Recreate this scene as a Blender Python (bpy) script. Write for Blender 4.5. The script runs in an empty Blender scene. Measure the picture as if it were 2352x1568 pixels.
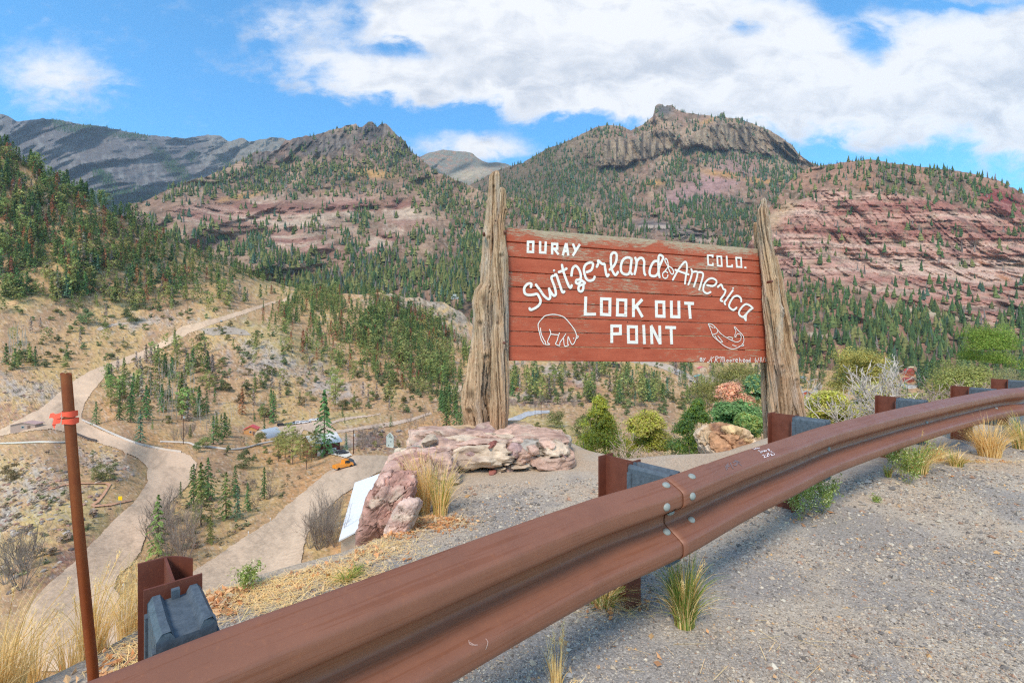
import bpy, math, random
import numpy as np
from mathutils import Vector, Matrix
from mathutils.bvhtree import BVHTree

# measured from the photograph: wide lens, level camera, eye 1.27 m above the gravel
W, H, F, CX, CY, CAMZ = 2352.0, 1568.0, 1045.33, 1176.0, 784.0, 1.27
rng = np.random.default_rng(7)
random.seed(7)
SC = bpy.context.scene
COL = SC.collection

def P(px, py, d):
    px, py, d = np.asarray(px, float), np.asarray(py, float), np.asarray(d, float)
    return np.stack([(px-CX)/F*d, d+0*px, CAMZ+(CY-py)/F*d], -1)

# ---------- noise ----------
def _h(ix, iy, iz, s):
    n = (ix.astype(np.int64)*374761393 + iy.astype(np.int64)*668265263 + iz.astype(np.int64)*2147483647 + s*1274126177) & 0xffffffff
    n = ((n ^ (n >> 13))*1274126177) & 0xffffffff
    n = ((n ^ (n >> 16))*2246822519) & 0xffffffff
    return ((n ^ (n >> 15)) & 0xffffff)/float(0xffffff)
def vn(x, y, z, s=0):
    x, y, z = np.broadcast_arrays(np.asarray(x, float), np.asarray(y, float), np.asarray(z, float))
    ix, iy, iz = np.floor(x), np.floor(y), np.floor(z)
    fx, fy, fz = x-ix, y-iy, z-iz
    fx, fy, fz = [f*f*(3-2*f) for f in (fx, fy, fz)]
    r = 0
    for dx in (0, 1):
        for dy in (0, 1):
            for dz in (0, 1):
                w = (fx if dx else 1-fx)*(fy if dy else 1-fy)*(fz if dz else 1-fz)
                r = r + w*_h(ix+dx, iy+dy, iz+dz, s)
    return r*2-1
def fbm(x, y, z, o=4, s=0, g=.5):
    a, r, t = 1., 0., 0.
    for i in range(o):
        r = r + a*vn(x, y, z, s+i*17); t += a; a *= g
        x, y, z = x*2.03+11.3, y*2.03+5.7, z*2.03+3.1
    return r/t*1.6
def ss(a, b, x):
    t = np.clip((x-a)/(b-a), 0, 1)
    return t*t*(3-2*t)
def mixc(c, d, t):
    return c*(1-t[..., None]) + np.asarray(d)*t[..., None]
def inpoly(px, py, poly):
    px, py = np.asarray(px, float), np.asarray(py, float)
    r = np.zeros(px.shape, bool)
    n = len(poly)
    for i in range(n):
        x1, y1 = poly[i]; x2, y2 = poly[(i+1) % n]
        if y1 == y2: continue
        c = ((y1 > py) != (y2 > py)) & (px < (x2-x1)*(py-y1)/(y2-y1)+x1)
        r ^= c
    return r
def catmull(pts, n=6, closed=False):
    p = np.asarray(pts, float)
    m = len(p)
    if m < 3 and not closed:
        return np.array([p[0]+(p[-1]-p[0])*t for t in np.linspace(0, 1, n+1)])
    out = []
    rngi = range(m if closed else m-1)
    for i in rngi:
        g = (lambda k: p[k % m]) if closed else (lambda k: p[min(max(k, 0), m-1)])
        a, b, c, d = g(i-1), g(i), g(i+1), g(i+2)
        for t in np.arange(n)/n:
            out.append(.5*(2*b+(c-a)*t+(2*a-5*b+4*c-d)*t*t+(3*b-a-3*c+d)*t**3))
    if not closed: out.append(p[-1])
    return np.array(out)

# ---------- objects ----------
def tag(o, label=None, cat=None, group=None, kind=None):
    if label: o['label'] = label
    if cat: o['category'] = cat
    if group: o['group'] = group
    if kind: o['kind'] = kind
    return o
def empty(name, loc, rz=0, **k):
    o = bpy.data.objects.new(name, None); COL.objects.link(o)
    o.location = loc; o.rotation_euler = (0, 0, rz); o.empty_display_size = .1
    return tag(o, **k)
def wloc(o):
    v = np.zeros(3)
    while o is not None:
        v += np.array(o.location); o = o.parent
    return v
def meshdata(name, V, faces, mat, cols=None, smooth=False):
    """faces: list of int arrays (n,3) or (n,4)"""
    me = bpy.data.meshes.new(name)
    V = np.asarray(V, np.float32)
    faces = [np.asarray(f, np.int32) for f in (faces if isinstance(faces, list) else [faces]) if len(f)]
    nl = sum(f.size for f in faces); nf = sum(len(f) for f in faces)
    me.vertices.add(len(V)); me.vertices.foreach_set('co', V.ravel())
    me.loops.add(nl); me.polygons.add(nf)
    me.loops.foreach_set('vertex_index', np.concatenate([f.ravel() for f in faces]))
    tot = np.concatenate([np.full(len(f), f.shape[1], np.int32) for f in faces])
    me.polygons.foreach_set('loop_start', np.concatenate([[0], np.cumsum(tot)[:-1]]).astype(np.int32))
    me.polygons.foreach_set('loop_total', tot)
    me.polygons.foreach_set('use_smooth', np.full(nf, bool(smooth)))
    if cols is not None:
        a = me.color_attributes.new('Col', 'FLOAT_COLOR', 'POINT')
        c = np.ones((len(V), 4), np.float32); c[:, :3] = cols
        a.data.foreach_set('color', c.ravel())
    me.update(calc_edges=True); me.validate()
    if mat: me.materials.append(mat)
    return me
def mk(name, V, faces, mat, parent=None, cols=None, smooth=False, world=True, **k):
    V = np.asarray(V, float).reshape(-1, 3)
    if parent is not None and world: V = V - wloc(parent)
    o = bpy.data.objects.new(name, meshdata(name, V, faces, mat, cols, smooth)); COL.objects.link(o)
    if parent is not None: o.parent = parent
    return tag(o, **k)
class MB:
    """collects geometry"""
    def __init__(s): s.V, s.T, s.Q, s.C, s.n = [], [], [], [], 0
    def add(s, V, T=None, Q=None, c=(.5, .5, .5)):
        V = np.asarray(V, float).reshape(-1, 3)
        if T is not None and len(T): s.T.append(np.asarray(T, int)+s.n)
        if Q is not None and len(Q): s.Q.append(np.asarray(Q, int)+s.n)
        c = np.asarray(c, float)
        s.C.append(np.broadcast_to(c, (len(V), 3)) if c.ndim == 1 else c)
        s.V.append(V); s.n += len(V)
        return s
    def arr(s):
        F_ = []
        if s.T: F_.append(np.concatenate(s.T))
        if s.Q: F_.append(np.concatenate(s.Q))
        return np.concatenate(s.V), F_, np.concatenate(s.C)
    def build(s, name, mat, parent=None, smooth=False, world=True, **k):
        V, F_, C = s.arr()
        return mk(name, V, F_, mat, parent, C, smooth, world, **k)
    def data(s, name, mat, smooth=False):
        V, F_, C = s.arr()
        return meshdata(name, V, F_, mat, C, smooth)
    def box(s, c, h, ax=None, c_=(.5, .5, .5), top=1.0):
        """box: centre, half sizes, axes rows; top scales the upper face"""
        ax = np.eye(3) if ax is None else np.asarray(ax, float)
        q = []
        for z in (-1, 1):
            for x, y in ((-1, -1), (1, -1), (1, 1), (-1, 1)):
                k = top if z > 0 else 1
                q.append(np.asarray(c, float)+x*k*h[0]*ax[0]+y*k*h[1]*ax[1]+z*h[2]*ax[2])
        return s.add(q, Q=[(3, 2, 1, 0), (4, 5, 6, 7), (0, 1, 5, 4), (1, 2, 6, 5), (2, 3, 7, 6), (3, 0, 4, 7)], c=c_)
    def tube(s, pts, r, n=8, c=(.5, .5, .5), cap=True):
        pts = np.asarray(pts, float); m = len(pts)
        r = np.broadcast_to(np.asarray(r, float), (m,))
        t = np.gradient(pts, axis=0); t /= np.linalg.norm(t, axis=1)[:, None]+1e-9
        up = np.array([0, 0, 1.]) if abs(t[0][2]) < .9 else np.array([1., 0, 0])
        V = []
        a = np.arange(n)*2*np.pi/n
        for i in range(m):
            x = np.cross(up, t[i]); x /= np.linalg.norm(x)+1e-9; y = np.cross(t[i], x); up = np.cross(t[i], x)*0+up
            V.append(pts[i]+r[i]*(np.cos(a)[:, None]*x+np.sin(a)[:, None]*y))
        V = np.concatenate(V)
        i, j = np.meshgrid(np.arange(m-1), np.arange(n), indexing='ij'); j2 = (j+1) % n
        Q = np.stack([i*n+j, i*n+j2, (i+1)*n+j2, (i+1)*n+j], -1).reshape(-1, 4)
        T = []
        if cap:
            V = np.concatenate([V, pts[:1], pts[-1:]]); k = m*n
            T = [(k, (q+1) % n, q) for q in range(n)]+[(k+1, (m-1)*n+q, (m-1)*n+(q+1) % n) for q in range(n)]
        return s.add(V, T=T, Q=Q, c=c)
    def extr(s, poly, z0, z1, c=(.5, .5, .5), f=None):
        """prism over a convex-or-simple 2D polygon (fan caps), f maps (x,y,z)->world"""
        poly = np.asarray(poly, float); n = len(poly)
        f = f or (lambda x, y, z: (x, y, z))
        V = [f(x, y, z0) for x, y in poly]+[f(x, y, z1) for x, y in poly]
        V += [f(*poly.mean(0), z0), f(*poly.mean(0), z1)]
        Q = [(i, (i+1) % n, n+(i+1) % n, n+i) for i in range(n)]
        T = [(2*n, (i+1) % n, i) for i in range(n)]+[(2*n+1, n+i, n+(i+1) % n) for i in range(n)]
        return s.add(V, T=T, Q=Q, c=c)

# ---------- materials ----------
def lin(r, g, b):
    f = lambda v: (v/255/12.92) if v/255 <= .04045 else ((v/255+.055)/1.055)**2.4
    return (f(r), f(g), f(b))
class NT:
    def __init__(s, name):
        s.m = bpy.data.materials.new(name); s.m.use_nodes = True
        s.t = s.m.node_tree; s.t.nodes.clear()
        s.out = s.n('ShaderNodeOutputMaterial')
        s.b = s.n('ShaderNodeBsdfPrincipled'); s.l(s.b.outputs[0], s.out.inputs[0])
    def n(s, t, **k):
        x = s.t.nodes.new(t)
        for a, v in k.items(): setattr(x, a, v)
        return x
    def l(s, a, b): s.t.links.new(a, b)
    def val(s, x, sock):
        if hasattr(x, 'is_output'): s.l(x, sock)
        else: sock.default_value = x
    def noise(s, scale, detail=4, vec=None, rough=.55, dist=0):
        x = s.n('ShaderNodeTexNoise'); x.inputs['Scale'].default_value = scale; x.inputs['Detail'].default_value = detail
        x.inputs['Roughness'].default_value = rough; x.inputs['Distortion'].default_value = dist
        if vec is not None: s.l(vec, x.inputs['Vector'])
        return x.outputs['Fac']
    def vor(s, scale, vec=None, out='Distance', feature='F1', rnd=1):
        x = s.n('ShaderNodeTexVoronoi', feature=feature); x.inputs['Scale'].default_value = scale
        if 'Randomness' in x.inputs: x.inputs['Randomness'].default_value = rnd
        if vec is not None: s.l(vec, x.inputs['Vector'])
        return x.outputs[out]
    def coord(s, scale=(1, 1, 1), out='Object'):
        t = s.n('ShaderNodeTexCoord'); m = s.n('ShaderNodeMapping'); m.inputs['Scale'].default_value = scale
        s.l(t.outputs[out], m.inputs[0]); return m.outputs[0]
    def ramp(s, fac, stops):
        r = s.n('ShaderNodeValToRGB'); s.l(fac, r.inputs[0]); e = r.color_ramp.elements
        while len(e) < len(stops): e.new(.5)
        for i, (p, c) in enumerate(stops):
            e[i].position = p; e[i].color = tuple(c)+(1,) if len(c) == 3 else c
        return r.outputs[0]
    def gr(s, fac, a, b): return s.ramp(fac, [(a, (0, 0, 0)), (b, (1, 1, 1))])
    def mix(s, f, a, b, mode='MIX'):
        m = s.n('ShaderNodeMix', data_type='RGBA', blend_type=mode)
        s.val(f, m.inputs[0])
        for x, k in ((a, 6), (b, 7)):
            if isinstance(x, tuple): x = x+(1,) if len(x) == 3 else x
            s.val(x, m.inputs[k])
        return m.outputs[2]
    def math(s, op, a, b=0, c=0):
        m = s.n('ShaderNodeMath', operation=op); s.val(a, m.inputs[0]); s.val(b, m.inputs[1]); s.val(c, m.inputs[2]); return m.outputs[0]
    def attr(s, name='Col'):
        a = s.n('ShaderNodeAttribute'); a.attribute_name = name; return a.outputs['Color']
    def bump(s, h, st=.5, dist=.01):
        b = s.n('ShaderNodeBump'); b.inputs['Strength'].default_value = st; b.inputs['Distance'].default_value = dist
        s.l(h, b.inputs['Height']); s.l(b.outputs[0], s.b.inputs['Normal'])
    def fin(s, col=None, rough=.85, metal=0, spec=.3):
        if col is not None:
            if isinstance(col, tuple): col = col+(1,)
            s.val(col, s.b.inputs['Base Color'])
        s.val(rough, s.b.inputs['Roughness']); s.val(metal, s.b.inputs['Metallic'])
        s.b.inputs['Specular IOR Level'].default_value = spec
        return s.m
def m_vcol(name, scale=30, var=.25, rough=.9, spec=.2, bump=0, bd=.01, objvar=0, trans=0, gain=1.):
    n = NT(name); c = n.attr()
    f = n.noise(scale, 5, n.coord())
    v = n.math('MULTIPLY_ADD', f, 2*var*gain, (1-var)*gain)
    cc = n.n('ShaderNodeCombineXYZ'); [n.l(v, cc.inputs[i]) for i in range(3)]
    c = n.mix(1.0, c, cc.outputs[0], 'MULTIPLY')
    if objvar:
        oi = n.n('ShaderNodeObjectInfo')
        hs = n.n('ShaderNodeHueSaturation'); n.l(c, hs.inputs['Color'])
        n.l(n.math('MULTIPLY_ADD', oi.outputs['Random'], .05, .475), hs.inputs['Hue'])
        n.l(n.math('MULTIPLY_ADD', oi.outputs['Random'], objvar*2, 1-objvar), hs.inputs['Value'])
        c = hs.outputs[0]
    if bump: n.bump(f, bump, bd)
    n.fin(c, rough, 0, spec)
    if trans:      # thin leaves let some light through
        tr = n.n('ShaderNodeBsdfTranslucent'); n.l(c, tr.inputs['Color']); ms = n.n('ShaderNodeMixShader'); ms.inputs[0].default_value = trans
        n.l(n.b.outputs[0], ms.inputs[1]); n.l(tr.outputs[0], ms.inputs[2]); n.l(ms.outputs[0], n.out.inputs[0])
    return n.m
HAZE, EXPO = 0.00004, 0.22
# ---------- terrain sheets: depth read from scattered control points, relief added along the sight line ----------
class Depth:
    def __init__(s, ctrl, disp=None):
        c = np.array(ctrl, float); s.p = c[:, :2]/400.; n = len(c)
        K = s.k(s.p, s.p) + np.eye(n)*1e-3
        A = np.zeros((n+3, n+3)); A[:n, :n] = K; A[:n, n] = 1; A[:n, n+1:] = s.p; A[n, :n] = 1; A[n+1:, :n] = s.p.T
        s.w = np.linalg.solve(A, np.concatenate([np.log(c[:, 2]), np.zeros(3)])); s.disp = disp
    def k(s, a, b):
        r2 = ((a[:, None]-b[None])**2).sum(-1)
        return .5*r2*np.log(r2+1e-9)
    def __call__(s, px, py):
        px, py = np.broadcast_arrays(np.asarray(px, float), np.asarray(py, float)); sh = px.shape
        q = np.stack([px.ravel(), py.ravel()], -1)/400.; out = np.empty(len(q)); n = len(s.p)
        for i in range(0, len(q), 60000):
            b = q[i:i+60000]
            out[i:i+60000] = s.k(b, s.p)@s.w[:n]+s.w[n]+b@s.w[n+1:]
        d = np.exp(out).reshape(sh)
        if s.disp is not None:
            d = d+s.disp(px, py, d, P(px, py, d))
        return d
    def at(s, px, py): return P(px, py, s(px, py))
def curve(pts):
    a = np.array(pts, float); return lambda x: np.interp(x, a[:, 0], a[:, 1])
def sheet(name, x0, x1, top, bot, D, step, colf, mat, jag=0, jfreq=14., back=True):
    nx = int((x1-x0)/step)+1; xs = np.linspace(x0, x1, nx)
    t = top(xs)
    if jag: t = t+jag*fbm(xs/jfreq, 0*xs, 0*xs+x0, 4, 5)
    b = bot(xs) if callable(bot) else np.full(nx, float(bot))
    b = np.maximum(b, t+4)
    ny = int((b-t).max()/step)+2
    v = np.linspace(0, 1, ny)[:, None]
    PX = np.broadcast_to(xs, (ny, nx)); PY = t+(b-t)*v
    d = D(PX, PY); V = P(PX, PY, d)
    C = colf(PX, PY, d, V)
    if back:   # far side of the crest falls away behind it
        r = V[0]; rows = []
        for k, (f, g) in enumerate(((1.03, .02), (1.12, .10), (1.3, .3))):
            q = r*np.array([f, f, 1.]); q[:, 2] = r[:, 2]-g*d[0]*.6; rows.append(q)
        V = np.concatenate([np.stack(rows[::-1]), V]); C = np.concatenate([np.stack([C[0]]*3), C]); ny += 3
    i, j = np.meshgrid(np.arange(ny-1), np.arange(nx-1), indexing='ij')
    Q = np.stack([i*nx+j, (i+1)*nx+j, (i+1)*nx+j+1, i*nx+j+1], -1).reshape(-1, 4)
    return mk(name, V.reshape(-1, 3), [Q], mat, None, np.clip(C.reshape(-1, 3), .003, .9), False, kind='structure')
def blob(px, py, cx, cy, rx, ry, a=0):
    a = math.radians(a); dx, dy = px-cx, py-cy
    u = (dx*math.cos(a)+dy*math.sin(a))/rx; v = (-dx*math.sin(a)+dy*math.cos(a))/ry
    return np.exp(-(u*u+v*v))
def blobs(px, py, L):
    r = 0
    for b in L: r = np.maximum(r, blob(px, py, *b[:5]) if len(b) < 6 else blob(px, py, *b))
    return r
def N(px, py, s, seed, o=4): return fbm(px/s, py/s, 0*px+seed*3.7, o, seed)

def m_ground(name, scale, var, bump=0, bd=1.):
    n = NT(name); c = n.attr(); co = n.coord()
    f = n.noise(scale, 8, co, .7)
    v = n.math('MULTIPLY_ADD', n.gr(f, .3, .7), 2*var, 1-var)
    cc = n.n('ShaderNodeCombineColor'); [n.l(v, cc.inputs[i]) for i in range(3)]
    if bump: n.bump(f, bump, bd)
    return n.fin(n.mix(1., c, cc.outputs[0], 'MULTIPLY'), .95, 0, .1)
M_far = m_ground('far_rock', .01, .3, .8, 40.)
M_mtn = m_ground('mountain_rock', .03, .38, .9, 16.)
M_cliff = m_ground('cliff_rock', .07, .38, .9, 9.)
M_val = m_ground('valley_earth', .35, .30, .6, 1.2)

# --- V: valley, left hillside and centre hill ---
V_top = curve([(-80, 300), (0, 328), (60, 372), (100, 400), (200, 462), (300, 505), (400, 552), (500, 598), (600, 640), (700, 668), (760, 672), (830, 676),
               (850, 674), (870, 670), (885, 676), (900, 674), (930, 684), (960, 682), (985, 694), (1020, 694), (1040, 706), (1060, 716), (1085, 745), (1110, 780), (1200, 826), (1300, 790), (1500, 770), (1700, 770), (1760, 800), (1820, 838), (1900, 850), (2000, 856), (2150, 862), (2260, 856), (2440, 846)])
V_ctrl = [(-80, 1620, 50), (300, 1620, 48), (700, 1620, 45), (1200, 1620, 45), (1800, 1620, 45), (2440, 1620, 45), (200, 1400, 64), (330, 1380, 66), (80, 1420, 60),
 (600, 1250, 90), (720, 1150, 114), (850, 1070, 146), (780, 1075, 145), (280, 1250, 90), (400, 1120, 130), (340, 1050, 169), (200, 1000, 203), (140, 935, 265),
 (230, 855, 355), (350, 800, 440), (508, 735, 520), (620, 695, 700), (100, 1035, 155), (250, 1100, 122), (60, 1200, 96), (290, 1045, 150), (0, 1000, 215), (0, 930, 270),
 (0, 850, 330), (0, 750, 400), (0, 650, 450), (0, 500, 520), (0, 330, 600), (-80, 300, 590), (200, 700, 480), (200, 600, 520), (200, 450, 620), (400, 600, 640), (400, 545, 690),
 (400, 700, 540), (600, 635, 830), (700, 660, 900), (640, 760, 490), (560, 800, 430), (560, 880, 350), (700, 850, 420), (800, 750, 600), (850, 690, 760), (900, 675, 820),
 (1050, 700, 850), (1080, 760, 790), (700, 950, 310), (600, 1000, 250), (800, 930, 345), (950, 950, 325), (900, 1000, 232), (650, 1080, 165), (750, 1040, 188), (500, 1100, 140),
 (560, 1160, 118), (1000, 850, 520), (1000, 900, 420), (1200, 1100, 150), (1200, 1000, 230), (1250, 960, 295), (1400, 960, 300), (1200, 900, 420), (1400, 880, 480),
 (1300, 835, 570), (1600, 835, 700), (1600, 900, 520), (1750, 850, 760), (1600, 960, 380), (1500, 1100, 160), (1850, 900, 640), (1850, 850, 730), (1850, 750, 850), (2090, 880, 620),
 (2100, 760, 760), (2350, 800, 660), (2350, 900, 520), (2000, 1000, 330), (2350, 1050, 260), (480, 1300, 82), (1900, 1200, 120)]
ROCKY = [(70, 1120, 130, 70, 10), (230, 1060, 90, 30, 15), (0, 1180, 70, 60), (60, 900, 150, 45, 5), (620, 830, 160, 60, 15), (740, 880, 130, 40, 20), (950, 705, 130, 38, 8),
 (1040, 740, 60, 60), (840, 1010, 90, 30), (1230, 915, 120, 22), (1300, 860, 150, 22, 15), (1650, 870, 120, 30), (180, 1340, 60, 50, -40), (300, 880, 60, 30, -30), (90, 430, 30, 60), (330, 740, 150, 25)]
def V_disp(px, py, d, p):
    rk = blobs(px, py, ROCKY)
    a = fbm(p[..., 0]/60, p[..., 1]/60, p[..., 2]/60, 4, 3)*5*ss(150, 500, d)
    b = fbm(p[..., 0]/7, p[..., 1]/7, p[..., 2]/7, 5, 9)*(.5+2.2*rk+3.*blobs(px, py, [(970, 710, 130, 45, 8)]))*ss(40, 250, d)
    gul = -np.abs(fbm(p[..., 0]/70, p[..., 1]/200, p[..., 2]/200, 3, 21))*16*ss(350, 600, d)*ss(900, 600, py)
    return a+b-gul
DV = Depth(V_ctrl, V_disp)
def V_col(px, py, d, p):
    n1, n2, n3 = N(px, py, 60, 1), N(px, py, 17, 2), N(px, py, 6, 3, 3)
    c = np.zeros(px.shape+(3,))+lin(192, 154, 112)
    c = mixc(c, lin(204, 172, 112), ss(.05, .55, n1+.3*n2)*.6)
    c = mixc(c, lin(160, 126, 100), ss(.1, .6, -n1+.4*n2)*.7)
    lf = ss(700, 560, py)*ss(760, 500, px)            # forest floor on the hillside
    c = mixc(c, lin(150, 118, 84), lf*.7*ss(-.4, .4, n2+.3*n3))
    og = blobs(px, py, [(740, 1110, 130, 50, -25), (650, 1040, 120, 40), (840, 1130, 50, 80, -40), (660, 1200, 90, 25, -38), (360, 1010, 90, 22, 25), (1010, 985, 120, 40), (250, 940, 30, 40), (820, 1290, 90, 60), (230, 1290, 30, 60, 40)])
    c = mixc(c, lin(204, 152, 100), np.clip(og*1.2+.45*n2+.2*n3-.35, 0, .8))
    gy = blobs(px, py, [(160, 1180, 140, 70, 10), (1290, 985, 140, 30, 12), (640, 790, 160, 50, 20), (30, 690, 80, 30), (800, 960, 90, 20)])
    c = mixc(c, lin(186, 170, 110), np.clip(gy+.5*n2-.3, 0, .6))
    rd = blobs(px, py, [(150, 1300, 90, 45, -40), (80, 960, 120, 35), (1240, 870, 90, 14, 12), (1330, 885, 90, 12, 20), (840, 1010, 70, 25)])
    c = mixc(c, lin(158, 112, 98), np.clip(rd*1.1+.5*n3-.3, 0, .8))
    rk = blobs(px, py, ROCKY)
    rm = np.clip(rk*1.5+.8*n2+.45*n3-.75, 0, 1)
    c = mixc(c, lin(178, 164, 152), rm*.9)
    cr = ss(.35, .75, N(px, py*2.2, 11, 8, 4))*rk
    c = mixc(c, lin(92, 78, 74), np.clip(cr*1.2, 0, .8))
    pale = blobs(px, py, [(950, 705, 110, 26, 8), (1040, 735, 40, 35)])
    c = mixc(c, lin(182, 162, 142), np.clip(pale*1.1-.35+.6*n3+.4*n2, 0, .7)); c = mixc(c, lin(112, 98, 84), np.clip(blobs(px, py, [(960, 720, 130, 50, 8)])*ss(.1, .5, N(px, py*.6, 8, 17)), 0, .7))
    c = mixc(c, lin(120, 92, 82), np.clip(blobs(px, py, [(870, 1010, 60, 18), (1235, 925, 100, 10)])*1.2+.6*n3-.35, 0, .8))
    sp = ss(.25, .6, N(px, py*1.6, 4.5, 14, 2)); c = mixc(c, lin(120, 108, 74), sp*.55)
    sp = ss(.35, .7, N(px, py*1.6, 3.6, 15, 2)); c = mixc(c, lin(214, 196, 172), sp*.5)
    return c
sheet('valley_floor', -80, 2440, V_top, 1620, DV, 3.0, V_col, M_val, jag=2)

# --- M1: centre left mountain with its forested spur ---
M1_top = curve([(300, 470), (340, 458), (400, 428), (450, 412), (500, 396), (560, 366), (585, 350), (640, 345), (655, 322), (720, 310), (765, 297), (800, 288), (818, 285), (822, 292), (834, 290), (846, 281), (856, 281),
  (866, 292), (874, 283), (888, 283), (900, 296), (912, 312), (930, 325), (945, 348), (960, 360), (980, 378), (1010, 398), (1060, 418), (1110, 440), (1170, 452), (1250, 462), (1310, 470), (1350, 492), (1400, 545), (1450, 600)])
M1_ctrl = [(300, 470, 1500), (340, 458, 1500), (500, 396, 2000), (650, 320, 2500), (840, 283, 2650), (960, 360, 2450), (1060, 418, 2100), (1200, 452, 1800), (1350, 492, 1600), (1450, 600, 1400),
  (330, 560, 1250), (600, 600, 1150), (700, 690, 1000), (800, 740, 950), (1000, 760, 950), (1200, 760, 1000), (1450, 760, 1100), (1200, 880, 900), (1450, 880, 950), (1000, 560, 1450), (1150, 640, 1150), (600, 500, 1600), (850, 400, 2200), (1050, 480, 1900), (450, 480, 1500), (750, 540, 1450)]
M1_CL = [(620, 495, 190, 48, 5), (800, 470, 90, 30), (930, 490, 60, 42, 20), (870, 560, 100, 24, -35), (680, 560, 120, 28, 10), (470, 490, 90, 30)]
M1_UP = [(740, 332, 130, 38, -8), (860, 305, 60, 34), (610, 360, 60, 18), (930, 345, 30, 34, 45)]
def strata(p, dip, per, s):
    z = p[..., 2]+dip*p[..., 0]+fbm(p[..., 0]/180, 0*p[..., 1], p[..., 2]/180, 3, s)*per*(.7 if dip else 1.6)
    return fbm(z/per, 0*z, p[..., 0]/600., 4, s+3, .6)
def M1_disp(px, py, d, p):
    g = -np.abs(fbm(p[..., 0]/260, p[..., 1]/800, p[..., 2]/900, 4, 31))*210
    b = fbm(p[..., 0]/90, p[..., 1]/90, p[..., 2]/90, 5, 33)*38
    cl = blobs(px, py, M1_CL); up = blobs(px, py, M1_UP)
    return -(g+b)*.8 + strata(p, 0, 30, 35)*24*cl + fbm(p[..., 0]/30, 0*px, p[..., 2]/300, 4, 37)*50*up
D1 = Depth(M1_ctrl, M1_disp)
def M_base(px, py, p, seed):
    n1, n2, n3 = N(px, py, 45, seed), N(px, py, 13, seed+1), N(px, py, 5, seed+2, 3)
    c = np.zeros(px.shape+(3,))+lin(150, 118, 98)
    c = mixc(c, lin(170, 140, 114), ss(0, .6, n1))
    c = mixc(c, lin(112, 96, 76), ss(-.1, .5, n2-.3*n1)*.85)
    c = mixc(c, lin(186, 166, 148), ss(.3, .7, n3)*.5)
    return c, n1, n2, n3
def M1_col(px, py, d, p):
    c, n1, n2, n3 = M_base(px, py, p, 40)
    st = strata(p, 0, 30, 35)
    cl = np.clip(blobs(px, py, M1_CL)*1.5-.25+.5*n2, 0, 1)
    rc = mixc(np.zeros(px.shape+(3,))+lin(174, 134, 116), lin(196, 170, 146), ss(-.1, .5, st+.3*n3)); rc = mixc(rc, lin(146, 104, 90), ss(.1, .5, -st))
    c = mixc(c, rc, cl)
    up = np.clip(blobs(px, py, M1_UP)*1.5-.3+.4*n2, 0, 1)
    v = fbm(px/5, py/30, 0*px, 3, 44)
    c = mixc(c, mixc(np.zeros(px.shape+(3,))+lin(92, 84, 80), lin(126, 114, 104), ss(-.2, .5, v)), up)
    me = np.clip(blobs(px, py, [(850, 398, 55, 13, 5), (1110, 395, 50, 20, 20), (560, 450, 60, 8, -10)])*1.4-.3+.3*n2, 0, 1)
    c = mixc(c, lin(190, 148, 96), me)
    return c
sheet('centre_mountain', 300, 1450, M1_top, 880, D1, 2.6, M1_col, M_mtn, jag=2.0, jfreq=9)

# --- M2: right mountain with the rock knob ---
M2_top = curve([(1080, 425), (1130, 398), (1160, 385), (1200, 374), (1245, 348), (1262, 338), (1290, 330), (1330, 312), (1365, 294), (1395, 287), (1425, 290), (1450, 300), (1478, 285), (1500, 268), (1506, 242), (1514, 238), (1522, 240), (1527, 247),
  (1533, 241), (1545, 240), (1552, 250), (1570, 258), (1600, 262), (1640, 268), (1652, 268), (1656, 258), (1662, 259), (1667, 270), (1700, 272), (1730, 285), (1770, 300), (1800, 320), (1822, 336), (1832, 352), (1860, 372), (1900, 390), (1960, 430), (2010, 470)])
M2_ctrl = [(1080, 425, 3300), (1250, 345, 3100), (1400, 288, 3150), (1530, 242, 3250), (1660, 262, 3100), (1830, 348, 2900), (2010, 470, 2700), (1400, 400, 2700), (1700, 350, 2800), (1500, 460, 2200), (1700, 430, 2350),
  (1600, 530, 1850), (1800, 460, 2200), (1200, 470, 2500), (1100, 500, 2500), (1400, 620, 1600), (1700, 700, 1300), (1200, 700, 1500), (1900, 700, 1500), (1500, 860, 1150), (1900, 860, 1150), (1300, 400, 2700)]
M2_CL = [(1440, 345, 60, 42, -8), (1520, 330, 60, 45, -10), (1700, 318, 75, 28, 8), (1770, 335, 55, 26, 15)]
M2_P = [[(1376, 388), (1384, 350), (1392, 322), (1420, 314), (1462, 318), (1478, 304), (1510, 300), (1545, 298), (1556, 322), (1540, 345), (1500, 362), (1462, 366), (1430, 386), (1400, 380)], [(1560, 318), (1590, 312), (1620, 292), (1660, 282), (1720, 286), (1780, 308), (1815, 330), (1835, 362), (1800, 360), (1740, 352), (1690, 342), (1640, 346), (1600, 334), (1570, 340)], [(1640, 480), (1560, 506), (1480, 520), (1560, 536), (1640, 545)]]
def M2_m(px, py):
    wx, wy = px+5*N(px, py, 9, 161), py+4*N(px, py*.4, 7, 162); s = 0
    for dx, dy in ((0, 0), (3, 0), (-3, 0), (0, 3), (0, -3)): s = s+(inpoly(wx+dx, wy+dy, M2_P[0]) | inpoly(wx+dx, wy+dy, M2_P[1]))*.2
    return s
def M2_disp(px, py, d, p):
    g = -np.abs(fbm(p[..., 0]/330, p[..., 1]/900, p[..., 2]/1000, 4, 51))*270
    b = fbm(p[..., 0]/110, p[..., 1]/110, p[..., 2]/110, 5, 53)*45
    cl = M2_m(px, py)
    lo = blobs(px, py, [(1500, 500, 90, 40), (1600, 540, 150, 30)])
    return -(g+b)*.75 + -(fbm(p[..., 0]/24, 0*px, p[..., 2]/500, 4, 57)*60+70)*cl + strata(p, 0, 35, 55)*26*lo
D2 = Depth(M2_ctrl, M2_disp)
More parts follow.
